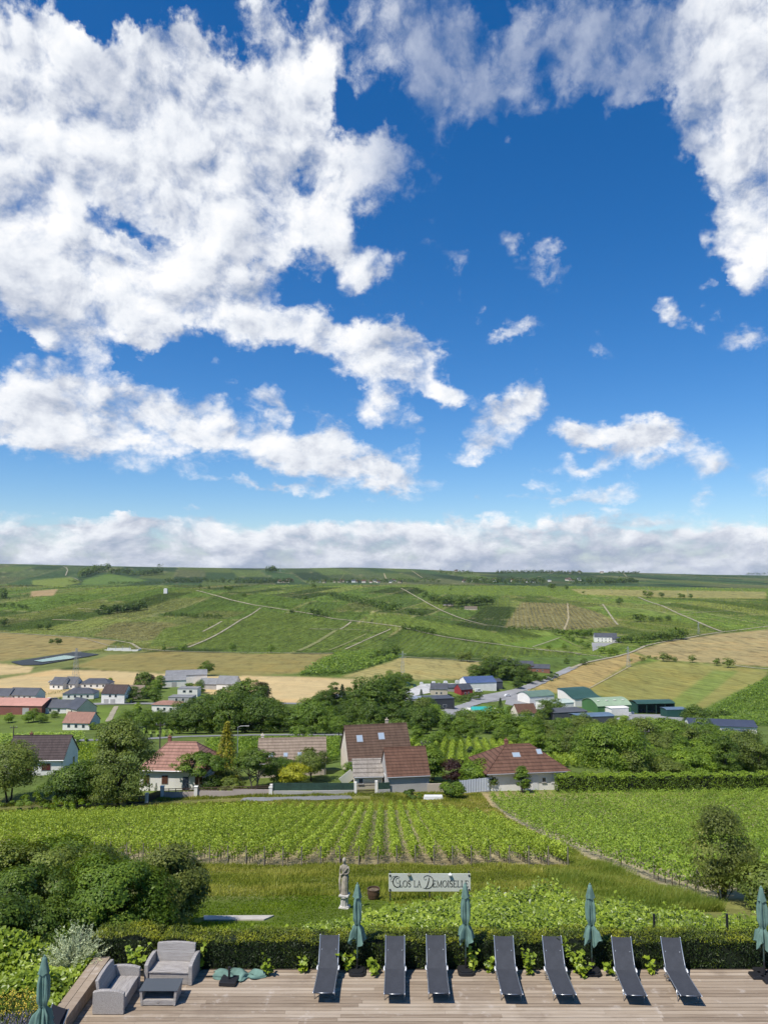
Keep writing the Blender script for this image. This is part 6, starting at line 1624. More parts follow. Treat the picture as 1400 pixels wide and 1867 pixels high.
G_DARK = mat('dark_green_sheet', rough=.5, fn=speckle((.03, .075, .06), .15, .3)); G_MID = mat('grey_green_sheet', rough=.6, fn=speckle((.115, .175, .135), .15, .3)); G_LIGHT = mat('light_green_sheet', rough=.6, fn=speckle((.25, .33, .215), .12, .3)); G_PALE = mat('pale_green_sheet', rough=.6, fn=speckle((.38, .44, .38), .1, .3)); B_ROOF = mat('blue_sheet', rough=.5, fn=speckle((.10, .15, .21), .15, .3))
def vault(label, px, py, L, W, h, rise, rz, wallm, roofm, doors=(), open_front=False, s_shape=False, cat='industrial shed', rooflights=0):
    """shed with a curved roof; ridge along local x, front at -y"""
    p = T(px, py); a = R(rz); c = Vector((p.x - math.sin(a) * W / 2, p.y + math.cos(a) * W / 2, p.z))
    e = empty('green_shed' if roofm in (G_DARK, G_MID, G_LIGHT, G_PALE) else 'shed', c, a); tag(e, label, cat, None)
    n = 12
    def prof(i):
        t = i / n; y = -W / 2 + W * t
        return (y, h + (rise * math.sin(math.pi * t) ** .8 if not s_shape else rise * (.5 - .5 * math.cos(math.pi * min(1, t * 1.25)))))
    PR = [prof(i) for i in range(n + 1)]
    m = MB(); poly = [(-W / 2, -1)] + [(W / 2, -1)] + [q for q in PR[::-1]]
    if open_front:
        m.box((0, W / 2 - .15, h / 2 - .3), (L, .3, h + .6)); m.box((-L / 2 + .15, 0, h / 2 - .3), (.3, W, h + .6)); m.box((L / 2 - .15, 0, h / 2 - .3), (.3, W, h + .6))
    else: m.prism(poly, -L / 2, L / 2, 'x')
    m.build('wall', wallm, e)
    m = MB(); vs = []
    for dz in (.04, .25):
        for (y, z) in PR: vs += [(-L / 2 - .4, y * 1.03, z + dz), (L / 2 + .4, y * 1.03, z + dz)]
    k = 2 * (n + 1); fs = []
    for i in range(n): fs += [(2 * i, 2 * i + 2, 2 * i + 3, 2 * i + 1)[::1], (k + 2 * i, k + 2 * i + 1, k + 2 * i + 3, k + 2 * i + 2), (2 * i, k + 2 * i, k + 2 * i + 2, 2 * i + 2), (2 * i + 1, 2 * i + 3, k + 2 * i + 3, k + 2 * i + 1)]
    fs += [(0, 1, k + 1, k), (2 * n, k + 2 * n, k + 2 * n + 1, 2 * n + 1)]
    m.add(vs, fs); rf = m.build('roof', roofm, e)
    for r in range(rooflights):
        y, z = PR[3]; m = MB(); m.box((-L / 2 + L * (r + .5) / rooflights, y, z + .3), (1.4, 2.2, .1)); m.build('rooflight', W_WHITE, rf)
    for (u, w, hh, mm) in doors: m = MB(); m.box((u, -W / 2 - .05, hh / 2), (w, .12, hh)); m.build('door', mm, e)
    if open_front:
        for i in range(5): m = MB(); m.box((-L / 2 + L * i / 4, -W / 2 + .3, h / 2), (.3, .3, h + .6)); m.build('post', G_DARK, e)
    return e
vault('shed with an arched grey green roof and white wall, leftmost of the green sheds', 988, 1284, 19, 14, 5, 2.4, 24, W_WHITE, G_MID, doors=[(0, 6, 3, W_GREY)])
vault('low shed with a pale green roof between the two left green sheds', 1022, 1297, 18, 13, 4.5, 1.0, 20, W_WHITE, G_PALE, doors=[(-3, 4, 3, W_GREY)])
vault('tall shed with a sweeping dark green roof behind the row', 1072, 1289, 20, 20, 5.5, 4, 20, W_WHITE, G_DARK, s_shape=True)
vault('wide shed with a vaulted light green roof, largest of the green sheds', 1120, 1301, 22, 19, 4.5, 3.2, 14, mat('green_wall', rough=.6, fn=speckle((.07, .17, .06), .1, .3)), G_LIGHT, doors=[(-4, 5, 3.5, W_WHITE)], rooflights=4)
vault('plain white block in front of the light green vaulted shed', 1130, 1305, 11, 6, 4.2, .15, 14, W_WHITE, W_WHITE, cat='shed')
vault('long open fronted dark green shed stacked with crates', 1196, 1302, 24, 12, 6.2, 1.2, 6, mat('green_wall_dark', (.02, .07, .055), .6), G_DARK, open_front=True)
vault('closed dark green shed with a pale sign at the right end of the sheds', 1233, 1308, 12, 8, 4.4, .5, 6, mat('green_wall_dark', (.02, .07, .055), .6), B_ROOF)
vault('dark grey flat shed roof among the trees below the green sheds', 1040, 1314, 18, 12, 4, .3, 14, mat('dark_cladding', (.07, .075, .085), .6), mat('dark_roof', rough=.8, fn=speckle((.075, .08, .09), .15, .3)), cat='shed')
vault('low shed with blue sheet roof among the trees below the green sheds', 1086, 1320, 18, 9, 3.2, .6, 10, mat('dark_cladding', (.07, .075, .085), .6), B_ROOF, cat='shed')
house('long white building with a dark blue roof at the right edge of the tree belt', 1318, 1344, 26, 11, 4.6, 1.6, -12, W_WHITE, mat('navy_roof', rough=.5, fn=speckle((.045, .055, .085), .15, .3)), 'gable', wins=wrow(6, 22, 1.0, 2.2, 1.8), cat='workshop', small=True, over=.5)
house('small navy annex in front of the long white building', 1344, 1349, 9, 6, 2.8, .15, -12, mat('navy_wall', (.05, .06, .09), .6), mat('navy_roof', (.05, .06, .09)), 'flat', cat='annex', small=True)
# crates stacked in the open shed and yard
rngc = np.random.default_rng(31)
CR = mat('blue_crate', (.06, .08, .13), .6); CRW = mat('white_sack', (.55, .55, .53), .7); CRY = mat('pine_crate', (.45, .36, .20), .8)
me = MB(); me.box((0, 0, .6), (1.2, 1.0, 1.2)); me.box((0, -.51, .35), (1.22, .04, .12)); me.box((0, -.51, .85), (1.22, .04, .12)); me.box((0, 0, .08), (1.25, 1.05, .1)); CRME = me.mesh('crate')
for i in range(26):
    px = 1170 + (i % 9) * 6.5; p = T(px, 1299 if i < 9 else 1298.3, 300); k = i // 9
    o = link('crate', CRME, CR, None, (p.x, p.y + 2.0, p.z + 1.22 * k), R(6)); tag(o, 'dark crate stacked in the open fronted green shed', 'crate', 'crates stacked in the open shed')
me = MB(); me.box((0, 0, .7), (2.0, 1.4, 1.4), taper=.92); me.box((0, 0, 1.46), (1.5, 1.0, .12)); PAME = me.mesh('pallet_load')
for i, (px, py) in enumerate([(1142, 1303), (1147, 1303.5), (1152, 1302), (1105, 1300), (965, 1261), (972, 1262), (980, 1264), (1040, 1269)]):
    p = T(px, py, 300); o = link('pallet_load', PAME, None, None, p, R(20))
    if not PAME.materials: PAME.materials.append(CRY)
    o.material_slots[0].link = 'OBJECT'; o.material_slots[0].material = CRW if i < 4 else CRY
    tag(o, 'white pallet load in the yard beside the white block' if i < 4 else 'straw coloured pallet stack behind the left green sheds', 'pallet', 'pallet loads round the green sheds')
# yards
def pad(name, pix, m, lift=.12, kind='structure'):
    P = []
    for i in range(len(pix)):
        (ax, ay), (bx, by) = pix[i], pix[(i + 1) % len(pix)]
        for k in range(4): P.append(T(ax + (bx - ax) * k / 4, ay + (by - ay) * k / 4))
    c = sum(P, Vector()) / len(P); c.z = zt(c.x, c.y); V = [c + Vector((0, 0, lift))]; n = len(P); rings = 5
    for r in range(1, rings + 1):
        for p in P: q = c.lerp(p, r / rings); V.append(Vector((q.x, q.y, zt(q.x, q.y) + lift)))
    fs = [(0, 1 + i, 1 + (i + 1) % n) for i in range(n)]
    for r in range(rings - 1):
        for i in range(n): a = 1 + r * n; fs.append((a + i, a + n + i, a + n + (i + 1) % n, a + (i + 1) % n))
    m_ = MB(); m_.add(V, fs); o = m_.build(name, m, None, smooth=True); bm = bmesh.new(); bm.from_mesh(o.data); bmesh.ops.recalc_face_normals(bm, faces=bm.faces); bm.to_mesh(o.data); bm.free()
    tag(o, kind=kind); return o
pad('yard', [(1140, 1302), (1235, 1303), (1252, 1312), (1225, 1318), (1160, 1314), (1120, 1312)], YARD)
pad('yard', [(925, 1268), (985, 1264), (1000, 1285), (960, 1292), (920, 1284)], YARD)
pad('yard', [(735, 1262), (770, 1247), (840, 1246), (850, 1256), (790, 1262), (750, 1270)], mat('pale_yard', rough=.9, fn=speckle((.42, .41, .39), .25, .3)))
pad('yard', [(905, 1263), (945, 1255), (975, 1262), (925, 1276), (868, 1284), (850, 1272)], YARD)
pad('yard', [(790, 1300), (840, 1290), (856, 1302), (820, 1316), (785, 1318)], YARD)
pad('yard', [(1078, 1172), (1120, 1172), (1098, 1180), (1080, 1188)], YARD, .3)
# inflatable teal pool cover with its white terrace
e = empty('pool_cover', T(880, 1299)); tag(e, 'bright teal pool cover on a white terrace in the valley lawn', 'pool cover')
m = MB(); m.box((0, 6, .1), (17, 13, .5)); m.build('terrace', W_WHITE, e)
m = MB(); m.box((.6, 6.2, .9), (12.5, 8.5, 1.2), taper=.86); m.build('cover', mat('teal_cover', rough=.5, fn=speckle((.02, .34, .30), .08, .3)), e, bevel=.4)
# settling basin on the far left and the white walled compound
pad('basin_banks', [(20, 1208), (140, 1189), (182, 1194), (150, 1200), (75, 1213), (40, 1214)], mat('dark_liner', (.025, .03, .03), .6), .6)
pad('basin_water', [(62, 1207), (118, 1197), (142, 1199), (130, 1203), (78, 1209)], mat('green_water', (.30, .37, .24), .15), 1.1)
e = empty('compound_wall', T(222, 1187)); tag(e, 'white walled compound beside the chalk track at the hill foot', 'wall'); m = MB()
m.box((0, 0, .6), (34, .6, 1.8)); m.box((16, 6, .6), (.6, 12, 1.8)); m.box((-6, 10, .9), (24, .6, 2.4)); m.build('wall', mat('bright_render', (.7, .68, .62), .8), e)
for i in range(5): m = MB(); m.tube([(-14 + 7 * i, 3, 0), (-14 + 7 * i, 3, 5)], .2, 5); m.build('post', ZINC, e)
# ------------------------------------------------------------------ cars, vans, lorries
def car_mesh(van=False):
    m = MB(); L, W, H = (5.2, 2.0, 2.2) if van else (4.3, 1.8, 1.45)
    pr = [(-L / 2, .35), (L / 2, .35), (L / 2, .85), (L / 2 - .9, .98), (L / 2 - 1.5, H), (-L / 2 + .15, H), (-L / 2, .9)] if van else [(-L / 2, .3), (L / 2, .3), (L / 2, .75), (L / 2 - 1.0, .9), (L / 2 - 1.7, H), (-L / 2 + .9, H), (-L / 2 + .1, .95)]
    m.prism(pr, -W / 2, W / 2, 'y')
    b_ = m.mesh('body'); m = MB()
    for sx in (-1, 1):
        for sy in (-1, 1): m.tube([(sx * L * .31, sy * (W / 2 - .2), .33), (sx * L * .31, sy * (W / 2 + .02), .33)], .33, 12)
    w = m.mesh('wheels'); m = MB()
    z0, z1 = (1.15, 1.85) if van else (.95, 1.35)
    for sy in (-1, 1): m.box((.2 if van else -.25, sy * (W / 2 + .005), (z0 + z1) / 2), (2.0, .03, z1 - z0), taper=.8)
    m.box((L / 2 - (1.25 if van else 1.3), 0, (z0 + z1) / 2 + .02), (.25, W * .86, z1 - z0), taper=.8)
    return b_, w, m.mesh('windows')
CARM = {}
TYRE = mat('tyre', (.02, .02, .02), .8)
def car(px, py, rz, c, label, van=False, cat=None, group=None):
    if van not in CARM: CARM[van] = car_mesh(van)
    b_, w, g = CARM[van]; p = T(px, py, 150); e = empty('van' if van else 'car', p + Vector((0, 0, .14)), R(rz)); tag(e, label, cat or ('van' if van else 'car'), group)
    cm = mat('car_paint_%02d_%02d_%02d' % tuple(int(x * 50) for x in c), c, .3, spec=.5)
    o = link('body', b_, None, e)
    if not b_.materials: b_.materials.append(cm)
    o.material_slots[0].link = 'OBJECT'; o.material_slots[0].material = cm
    link('wheels', w, TYRE, e); link('windows', g, GLASS, e)
car(146, 1294, 60, (.7, .7, .7), 'white van parked at the right wing of the long grey roofed house', True)
car(91, 1278, -5, (.65, .65, .65), 'white car parked on the village street', False); car(101, 1278, -5, (.05, .05, .06), 'black car parked on the village street')
car(800, 1305, 40, (.03, .03, .035), 'black car parked beside the valley road below the black clad house'); car(806, 1309, 40, (.6, .6, .62), 'white car parked in the small car park below the black clad house'); car(812, 1313, 40, (.45, .46, .48), 'silver car parked in the small car park, nearest the trees'); car(801, 1312, 40, (.62, .62, .62), 'pale car parked in the small car park beside the white one')
car(741, 1280, 10, (.7, .7, .7), 'white box van parked left of the low modern wing', True); car(748, 1283, 10, (.06, .06, .07), 'dark car parked just right of the white box van')
car(95, 1245, 10, (.5, .5, .5), 'grey car parked left of the twin white house')
car(925, 1270, 20, (.68, .68, .68), 'white car turning on the asphalt yard beside the curved road'); car(872, 1262, 12, (.66, .66, .66), 'white van parked in front of the solar roofed hall', True)
for i, (px, py, sc_, c) in enumerate([(768, 1248, 1.4, CRW), (778, 1251, 1.2, CRW), (790, 1248, 1.8, CRW), (800, 1250, 1.5, CRW), (812, 1247, 1.8, CRW), (824, 1250, 1.3, CRW), (833, 1245, 1.6, CRW), (756, 1252, 1.3, G_DARK), (742, 1251, 2.2, G_DARK), (805, 1254, 1.2, mat('grey_sack', (.25, .25, .26), .8))]):
    p = T(px, py, 300); m = MB(); m.box((0, 0, .9), (2.8, 1.8, 1.8), taper=.8); m.box((0, 0, 1.85), (1.6, 1.0, .3)); o = m.build('stacked_goods', c, None, p, R(15)); sc_ *= .62; o.scale = (sc_, sc_, sc_)
    tag(o, 'dark green container in the pale storage yard' if c is G_DARK else 'pile of pale wrapped goods in the storage yard left of the solar roofed hall', 'container' if c is G_DARK else 'stacked goods', 'goods in the pale storage yard')
# ------------------------------------------------------------------ tree prototypes (trunk mesh, crown mesh), unit height 10 m
PROTO = {}
def proto(k):
    if k in PROTO: return PROTO[k]
    q = {
     'round1': lambda: make_tree(10, 9.0, .0, 42, 5200, .48, 'round', 1, dens=.5, lam=.3),
     'round2': lambda: make_tree(10, 8.0, .0, 36, 5000, .48, 'egg', 2, dens=.5, lam=.3),
     'round3': lambda: make_tree(10, 10.5, .0, 48, 5600, .50, 'dome', 3, dens=.55, lam=.35),
     'tall1': lambda: make_tree(10, 5.6, .0, 36, 4400, .44, 'egg', 4, dens=.5, lam=.3),
     'tall2': lambda: make_tree(10, 6.6, .0, 38, 4600, .46, 'round', 5, dens=.5, lam=.35),
     'bush1': lambda: make_tree(10, 15, .0, 34, 2600, .8, 'dome', 6, dens=.55, lam=.35, multi=4),
     'bush2': lambda: make_tree(10, 12, .0, 30, 2600, .8, 'dome', 7, dens=.5, lam=.4, multi=3),
     'cone1': lambda: make_conifer(10, 4.2, 3000, .5, 8),
     'cone2': lambda: make_conifer(10, 6.6, 2800, .55, 9, droop=.35),
     'far1': lambda: make_tree(10, 10, .0, 16, 620, 1.1, 'dome', 10, dens=.5, lam=.3, limbs=3),
     'far2': lambda: make_tree(10, 9, .0, 14, 560, 1.1, 'round', 11, dens=.5, lam=.35, limbs=3),
     'far3': lambda: make_tree(10, 7, .0, 14, 520, 1.1, 'egg', 12, dens=.5, lam=.35, limbs=3),
     'farb': lambda: make_tree(10, 16, .0, 14, 520, 1.5, 'dome', 13, dens=.5, lam=.35, limbs=2),
    }[k]()
    PROTO[k] = q; return q
def tree_at(px, py, hpx, k, m, label, cat='tree', group=None, name='tree', sw=1.0, ymin=116.0, loc=None, bark=None, crown='crown'):
    p = loc or T(px, py, ymin); h = hpx * mpp(p.y); tm, cm = proto(k)
    return place_tree(tm, cm, m, p - Vector((0, 0, .1)), label, cat, group, name, s=h / 10, sw=sw, bark=bark, crown=crown)
# --- individual trees in the gardens along the lane
def big(px, py, h, w, label, m, seed, shape='egg', crown0=.1, ncl=60, nleaf=9000, leaf=.26, multi=1, lam=.3, dens=.5, name='tree', cat='tree', tr=None, bark=None, ymin=110, up=.35):
    p = T(px, py, ymin); tm, cm = make_tree(h, w, crown0, ncl, int(nleaf * 1.5), leaf * 1.15, shape, seed, tr, multi, dens, lam, up, 14)
    return place_tree(tm, cm, m, p, label, cat, None, name, rz=0, bark=bark)
big(18, 1462, 10.0, 9.5, 'large olive green tree filling the left edge beside the dark tiled house', L_OLIVE, 201, 'dome', .0, 60, 9000, .25, 3)
big(138, 1474, 7.0, 9.5, 'dark green broad bush tree between the dark tiled house and the tall tree', L_DARK, 202, 'dome', .0, 60, 9000, .26, 3)
big(219, 1472, 13.0, 9.2, 'tallest olive green tree of the lane, standing left of the salmon roofed house', L_OLIVE, 203, 'egg', .10, 80, 13000, .26, 2, lam=.35)
big(365, 1441, 6.0, 8.2, 'small spreading garden tree in front of the salmon roofed house', L_MID, 204, 'dome', .32, 46, 5000, .24, tr=.15)
big(463, 1441, 6.6, 7.4, 'umbrella shaped pine with a branching trunk behind the rail fence', L_DARK, 205, 'dome', .38, 46, 5200, .22, tr=.2, multi=2, bark=BARKG)
big(511, 1430, 4.6, 5.6, 'round dense green garden bush left of the pale yellow shrub', L_MID, 206, 'dome', .03, 34, 4200, .22, 3, name='garden_bush', cat='bush')
big(537, 1436, 3.9, 5.2, 'feathery yellow green shrub behind the green fence', L_YEL, 207, 'dome', .0, 34, 4200, .2, 3, name='garden_bush', cat='bush')
big(568, 1425, 5.6, 6.2, 'rounded grey green tree in front of the tan roofed house', L_OLIVE, 208, 'round', .08, 40, 4800, .22, 2)
big(640, 1424, 3.2, 2.6, 'small climbing green shrub at the cream gable of the tall house', L_MID, 209, 'dome', .0, 20, 1800, .2, 3, name='garden_bush', cat='bush')
big(414, 1432, 3.0, 3.4, 'dark low garden bush under the golden conifer', L_OLIVE, 210, 'dome', .0, 20, 2000, .2, 3, name='garden_bush', cat='bush')
big(386, 1444, 2.6, 3.2, 'rounded dark bush right of the blue door of the salmon roofed house', L_DARK, 211, 'dome', .0, 20, 1800, .2, 3, name='garden_bush', cat='bush')
big(420, 1444, 2.5, 4.2, 'low grey green bush behind the rail fence', L_OLIVE, 212, 'dome', .0, 24, 2000, .2, 3, name='garden_bush', cat='bush')
big(827, 1428, 4.2, 3.8, 'dark purple leaved bush right of the small garage', L_PURPLE, 213, 'dome', .0, 26, 3000, .2, 3, name='purple_bush', cat='bush')
big(788, 1424, 6.0, 4.6, 'tall green bush between the garage and the purple bush', L_MID, 214, 'dome', .0, 40, 4600, .24, 3, name='garden_bush', cat='bush')
big(866, 1436, 4.6, 4.4, 'fresh green bush in front of the corrugated fence', L_LIGHT, 215, 'dome', .0, 36, 4200, .22, 3, name='garden_bush', cat='bush')
big(874, 1408, 4.4, 4.6, 'light green bush behind the left corner of the hipped bungalow', L_LIGHT, 216, 'dome', .0, 30, 3400, .22, 3, name='garden_bush', cat='bush')
big(893, 1440, 3.0, 3.0, 'dark green bush at the right end of the corrugated fence', L_DARK, 217, 'dome', .0, 24, 2400, .2, 3, name='garden_bush', cat='bush')
big(824, 1463, 2.5, 3.8, 'dense green bush beside the white trough at the lane', L_MID, 218, 'dome', .0, 30, 3600, .2, 3, name='garden_bush', cat='bush')
big(752, 1460, 1.2, 2.6, 'low scrubby bush on the grass left of the white trough', L_DARK, 219, 'dome', .0, 16, 1400, .16, 3, name='garden_bush', cat='bush')
big(952, 1446, 4.0, 2.5, 'clipped egg shaped green bush in front of the hipped bungalow', L_MID, 220, 'column', .0, 30, 3600, .16, 3, lam=.04, dens=.8, name='clipped_bush', cat='bush')
big(858, 1386, 3.2, 1.4, 'slim dark cypress behind the fresh green bushes', L_CON, 221, 'column', .02, 20, 1500, .2, lam=.05, name='cypress')
big(1122, 1424, 11.5, 13.5, 'huge dark green broad tree behind the clipped laurel hedge', L_MID, 222, 'dome', .0, 90, 14000, .28, 2, lam=.35)
big(1160, 1428, 6.5, 6.0, 'grey green lower tree at the right foot of the huge broad tree', L_OLIVE, 223, 'dome', .0, 50, 6000, .24, 2)
big(1326, 1424, 8.0, 4.4, 'dark dense columnar evergreen towards the right edge behind the hedge', L_DARK, 224, 'column', .0, 50, 6500, .22, lam=.12, dens=.6, name='evergreen')
big(1378, 1418, 8.5, 7.0, 'mid green tree right of the columnar evergreen', L_OLIVE, 225, 'dome', .0, 50, 6000, .26, 2)
big(1265, 1424, 5.0, 7.5, 'rounded light green tree left of the columnar evergreen', L_LIGHT, 226, 'dome', .0, 44, 5200, .26, 3)
big(1215, 1426, 4.6, 6.0, 'loose grey green shrub right of the utility pole', L_OLIVE, 227, 'dome', .0, 36, 4200, .24, 3)
big(60, 1482, 2.2, 13.0, 'low rank green bramble thicket below the trees at the left', L_MID, 228, 'dome', .0, 60, 6500, .2, 4, name='bramble', cat='bush', ymin=100)
big(120, 1486, 1.3, 9.0, 'right end of the low bramble thicket next to the dry grass', L_LIGHT, 229, 'dome', .0, 40, 4000, .2, 4, name='bramble', cat='bush', ymin=100)
tm, cm = make_conifer(10.0, 6.4, 6500, .38, 31, droop=.3); place_tree(tm, cm, L_GOLD, T(413, 1424, 110), 'golden yellow conifer behind the salmon roofed house', 'tree', None, 'golden_conifer')
tm, cm = make_conifer(1.6, .8, 700, .12, 32); place_tree(tm, cm, L_CON, T(285, 1446, 110), 'tiny cone shaped dark conifer left of the white pillar', 'tree', None, 'conifer')
# clipped laurel hedge on the right
a, b_ = T(1018, 1446, 110), T(1400, 1443, 110); L = (b_ - a).length + 8; ang = math.atan2(b_.y - a.y, b_.x - a.x)
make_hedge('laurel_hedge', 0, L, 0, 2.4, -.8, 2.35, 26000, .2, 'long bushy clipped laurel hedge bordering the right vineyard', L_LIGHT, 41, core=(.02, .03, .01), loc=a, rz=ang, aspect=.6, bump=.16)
# --- rows of vines in the fields behind the houses
i = 0
for (px0, px1, pyn, pyf, lab, grp, lm) in [
  (742, 944, 1402, 1354, 'bright vine row in the sloping field right of the tall brown roofed house', 'vine rows of the field behind the tall house', L_VINE),
  (376, 618, 1400, 1352, 'vine row in the field between the salmon roof and the road', 'vine rows of the field below the road', L_VINE2),
  (992, 1092, 1400, 1384, 'bright vine row right of the hipped bungalow', 'vine rows behind the hipped bungalow', L_VINE),
  (128, 192, 1402, 1364, 'bright vine row between the dark tiled house and the tall tree', 'vine rows behind the dark tiled house', L_VINE),
]:
    A, B = T(px0, pyn, 140), T(px1, pyn, 140); Ya = A.y; Yb = T((px0 + px1) / 2, pyf, 140).y
    k = .10 if lm is L_VINE else .35
    u0, u1 = A.x / A.y, B.x / B.y; ys = np.arange(Ya, Yb, .5)
    x = min(u0 * Ya, u0 * Yb) - max(0, k) * (Yb - Ya); xe = max(u1 * Ya, u1 * Yb)
    while x < xe:
        xs = x + k * (ys - Ya); ok = ys[(xs > u0 * ys) & (xs < u1 * ys)]
        if len(ok) > 12: vine_row(x + k * (ok[0] - Ya), ok[0], ok[-1], lab, grp, 500 + i, 48, leafm=lm, leaf=.38, w=.68, h=1.5, stems=0, dx=k)
        x += 2.1; i += 1
# --- low vines above the road on the left, too small to separate: rows as one mass
def field_mass(name, pix, n, m, leaf, hmax, label, seed, rowp=None, rdir=0.0, cat='vines'):
    rng = np.random.default_rng(seed); poly = [T(*q, 118) for q in pix]; P = np.array([(q.x, q.y) for q in poly])
    x0, y0 = P.min(0); x1, y1 = P.max(0); x = rng.uniform(x0, x1, n * 3); y = rng.uniform(y0, y1, n * 3); ins = np.zeros(len(x), bool)
    for i in range(len(P)):
        xa, ya = P[i]; xb, yb = P[(i + 1) % len(P)]
        if ya != yb: ins ^= ((ya > y) != (yb > y)) & (x < (xb - xa) * (y - ya) / (yb - ya) + xa)
    x, y = x[ins][:n], y[ins][:n]
    if rowp:
        u = x * math.cos(rdir) + y * math.sin(rdir); d = (np.round(u / rowp) * rowp - u) * .8; x = x + d * math.cos(rdir); y = y + d * math.sin(rdir)
    cl = .5 + .5 * np.sin(x * .31 + 1.3 * np.sin(y * .17)) * np.sin(y * .23 + x * .07)
    z = zt_arr(x, y) + hmax * (.4 + .6 * cl) * rng.uniform(.1, 1, len(x)) ** .6
    V, Q = leaf_quads(np.stack([x, y, z], 1), rand_dirs(len(x), rng) * .7 + np.array([0, -.2, 1]), leaf, .8, rng)
    tag(link(name, np_mesh(name, V, Q, {'v': np.repeat(np.clip(rng.normal(.45, .2, len(x)) + .25 * (cl - .5), 0, 1), 4)}), m), label, cat, kind='stuff')
field_mass('vine_field', [(0, 1362), (170, 1352), (240, 1330), (330, 1336), (300, 1344), (120, 1352), (0, 1352)], 6000, L_VINE2, .6, 1.5, 'strip of low vines along the road left of the dense wood', 51, 2.2, .3)
field_mass('vine_field', [(0, 1352), (150, 1347), (150, 1336), (0, 1342)], 3500, L_VINE2, .6, 1.4, 'strip of low vines above the road at the left edge', 52, 2.2, .3)
field_mass('scrub', [(620, 1193), (730, 1188), (720, 1202), (640, 1229), (545, 1232)], 9000, L_MID, 1.6, 5.0, 'dense green scrub patch between the two grain fields', 53, cat='scrub')
field_mass('scrub', [(1285, 1297), (1345, 1266), (1398, 1236), (1480, 1240), (1480, 1330), (1310, 1318)], 16000, L_MID, 1.1, 3.4, 'dense green scrub on the slope above the navy roofed building', 54, cat='scrub')
# --- trees of the valley, read off the photo: x, foot y, height in photo pixels, kind, leaf
def many(rows_, label, group, m, kinds, jit=.12, cat='tree', name='tree', ymin=118):
    for i, r in enumerate(rows_):
        px, py, hp = r[:3]; k = r[3] if len(r) > 3 else kinds[i % len(kinds)]; mm = r[4] if len(r) > 4 else m; lab = r[5] if len(r) > 5 else label
        tree_at(px, py, hp * random.uniform(1 - jit, 1 + jit), k, mm, lab, cat, group, name, sw=random.uniform(.9, 1.15), ymin=ymin)
B3 = ('round1', 'round2', 'round3', 'tall2')
many([(x, y, h) for x, y, h in [(328,1338,52),(342,1334,60),(358,1338,56),(372,1332,66),(388,1337,58),(402,1332,68),(418,1337,60),(432,1331,70),(447,1336,60),(462,1332,68),(476,1336,58),(490,1332,60),(504,1336,52),(380,1318,58),(412,1316,62),(445,1316,64),(476,1318,58),(350,1322,50),(500,1322,48),(518,1334,42),(534,1336,40)]],
     'tall dark tree in the dense wood above the road, left of centre', 'trees of the dense wood above the road', L_DARK, ('round1', 'tall2', 'round3', 'round2'))
many([(545,1336,48),(560,1332,56),(576,1338,50),(592,1330,52),(604,1338,40),(548,1346,26,'bush1'),(618,1344,34)],
     'mid green tree in the gap right of the dense wood', 'trees right of the dense wood', L_MID, B3)
many([(590,1300,40,'round2'),(580,1302,34),(612,1298,40,'tall1',L_DARK),(624,1294,44,'cone2',L_CON),(634,1292,38,'tall2',L_DARK),(648,1290,44,'cone2',L_CON),(602,1296,36,'tall1',L_DARK),(657,1294,40,'cone2',L_CON)],
     'dark spruce or broadleaf in the cluster left of the blue grey building', 'trees left of the blue grey building', L_DARK, B3)
many([(664,1306,58),(684,1310,64),(702,1300,58),(722,1300,50,'tall1'),(738,1304,52,'tall1'),(655,1322,50),(678,1330,48),(700,1328,50),(722,1328,46),(640,1330,44),(632,1316,36),(744,1322,40),(758,1330,48),(730,1340,34,'bush2'),(608,1326,40),(660,1344,34,'bush1'),(770,1338,44),(786,1332,40)],
     'broad dark tree in the central wood behind the tall brown roofed house', 'trees of the central wood', L_DARK, B3)
many([(712,1248,26),(726,1250,22),(742,1248,18),(700,1256,18)], 'small tree at the wheat edge left of the pale storage yard', 'trees left of the storage yard', L_MID, B3)
many([(768,1276,20,'cone2',L_CON),(786,1262,20,'cone1',L_CON)], 'dark conifer beside the low modern wing', 'conifers beside the low modern wing', L_CON, ('cone1',))
many([(770,1318,46,'round2',L_OLIVE),(790,1326,40,'round1',L_LIGHT),(776,1312,34),(806,1330,34,'round2',L_LIGHT),(818,1340,36),(838,1344,34),(858,1346,34),(760,1352,30),(800,1352,26,'bush2'),(836,1326,30,'tall2',L_OLIVE),(852,1328,34),(870,1332,38,'round3',L_OLIVE),(888,1336,40),(906,1338,42,'round3'),(925,1344,40),(944,1346,44,'round3'),(962,1340,40),(912,1356,26),(935,1362,24),(978,1350,44),(786,1360,30,'bush2'),(830,1358,22,'bush2'),(770,1366,26,'bush2')],
     'green tree in the wood between the tall brown roof and the hipped bungalow', 'trees of the wood behind the bungalow', L_MID, B3)
many([(912,1296,22,'cone2',L_CON)], 'small dark conifer on the lawn right of the teal pool cover', None, L_CON, ('cone2',), name='conifer')
many([(935,1304,18,'bush2'),(995,1312,32),(1010,1308,30),(985,1318,26),(1052,1322,20,'bush1')], 'round dark tree beside the pinkish gabled house', 'trees beside the pinkish gabled house', L_DARK, B3)
many([(868,1275,14,'bush1'),(852,1278,12,'bush1'),(836,1280,12,'bush1')], 'dark clipped hedge bush right of the black clad house', 'hedge bushes right of the black clad house', L_DARK, ('bush1',), cat='bush', name='hedge_bush')
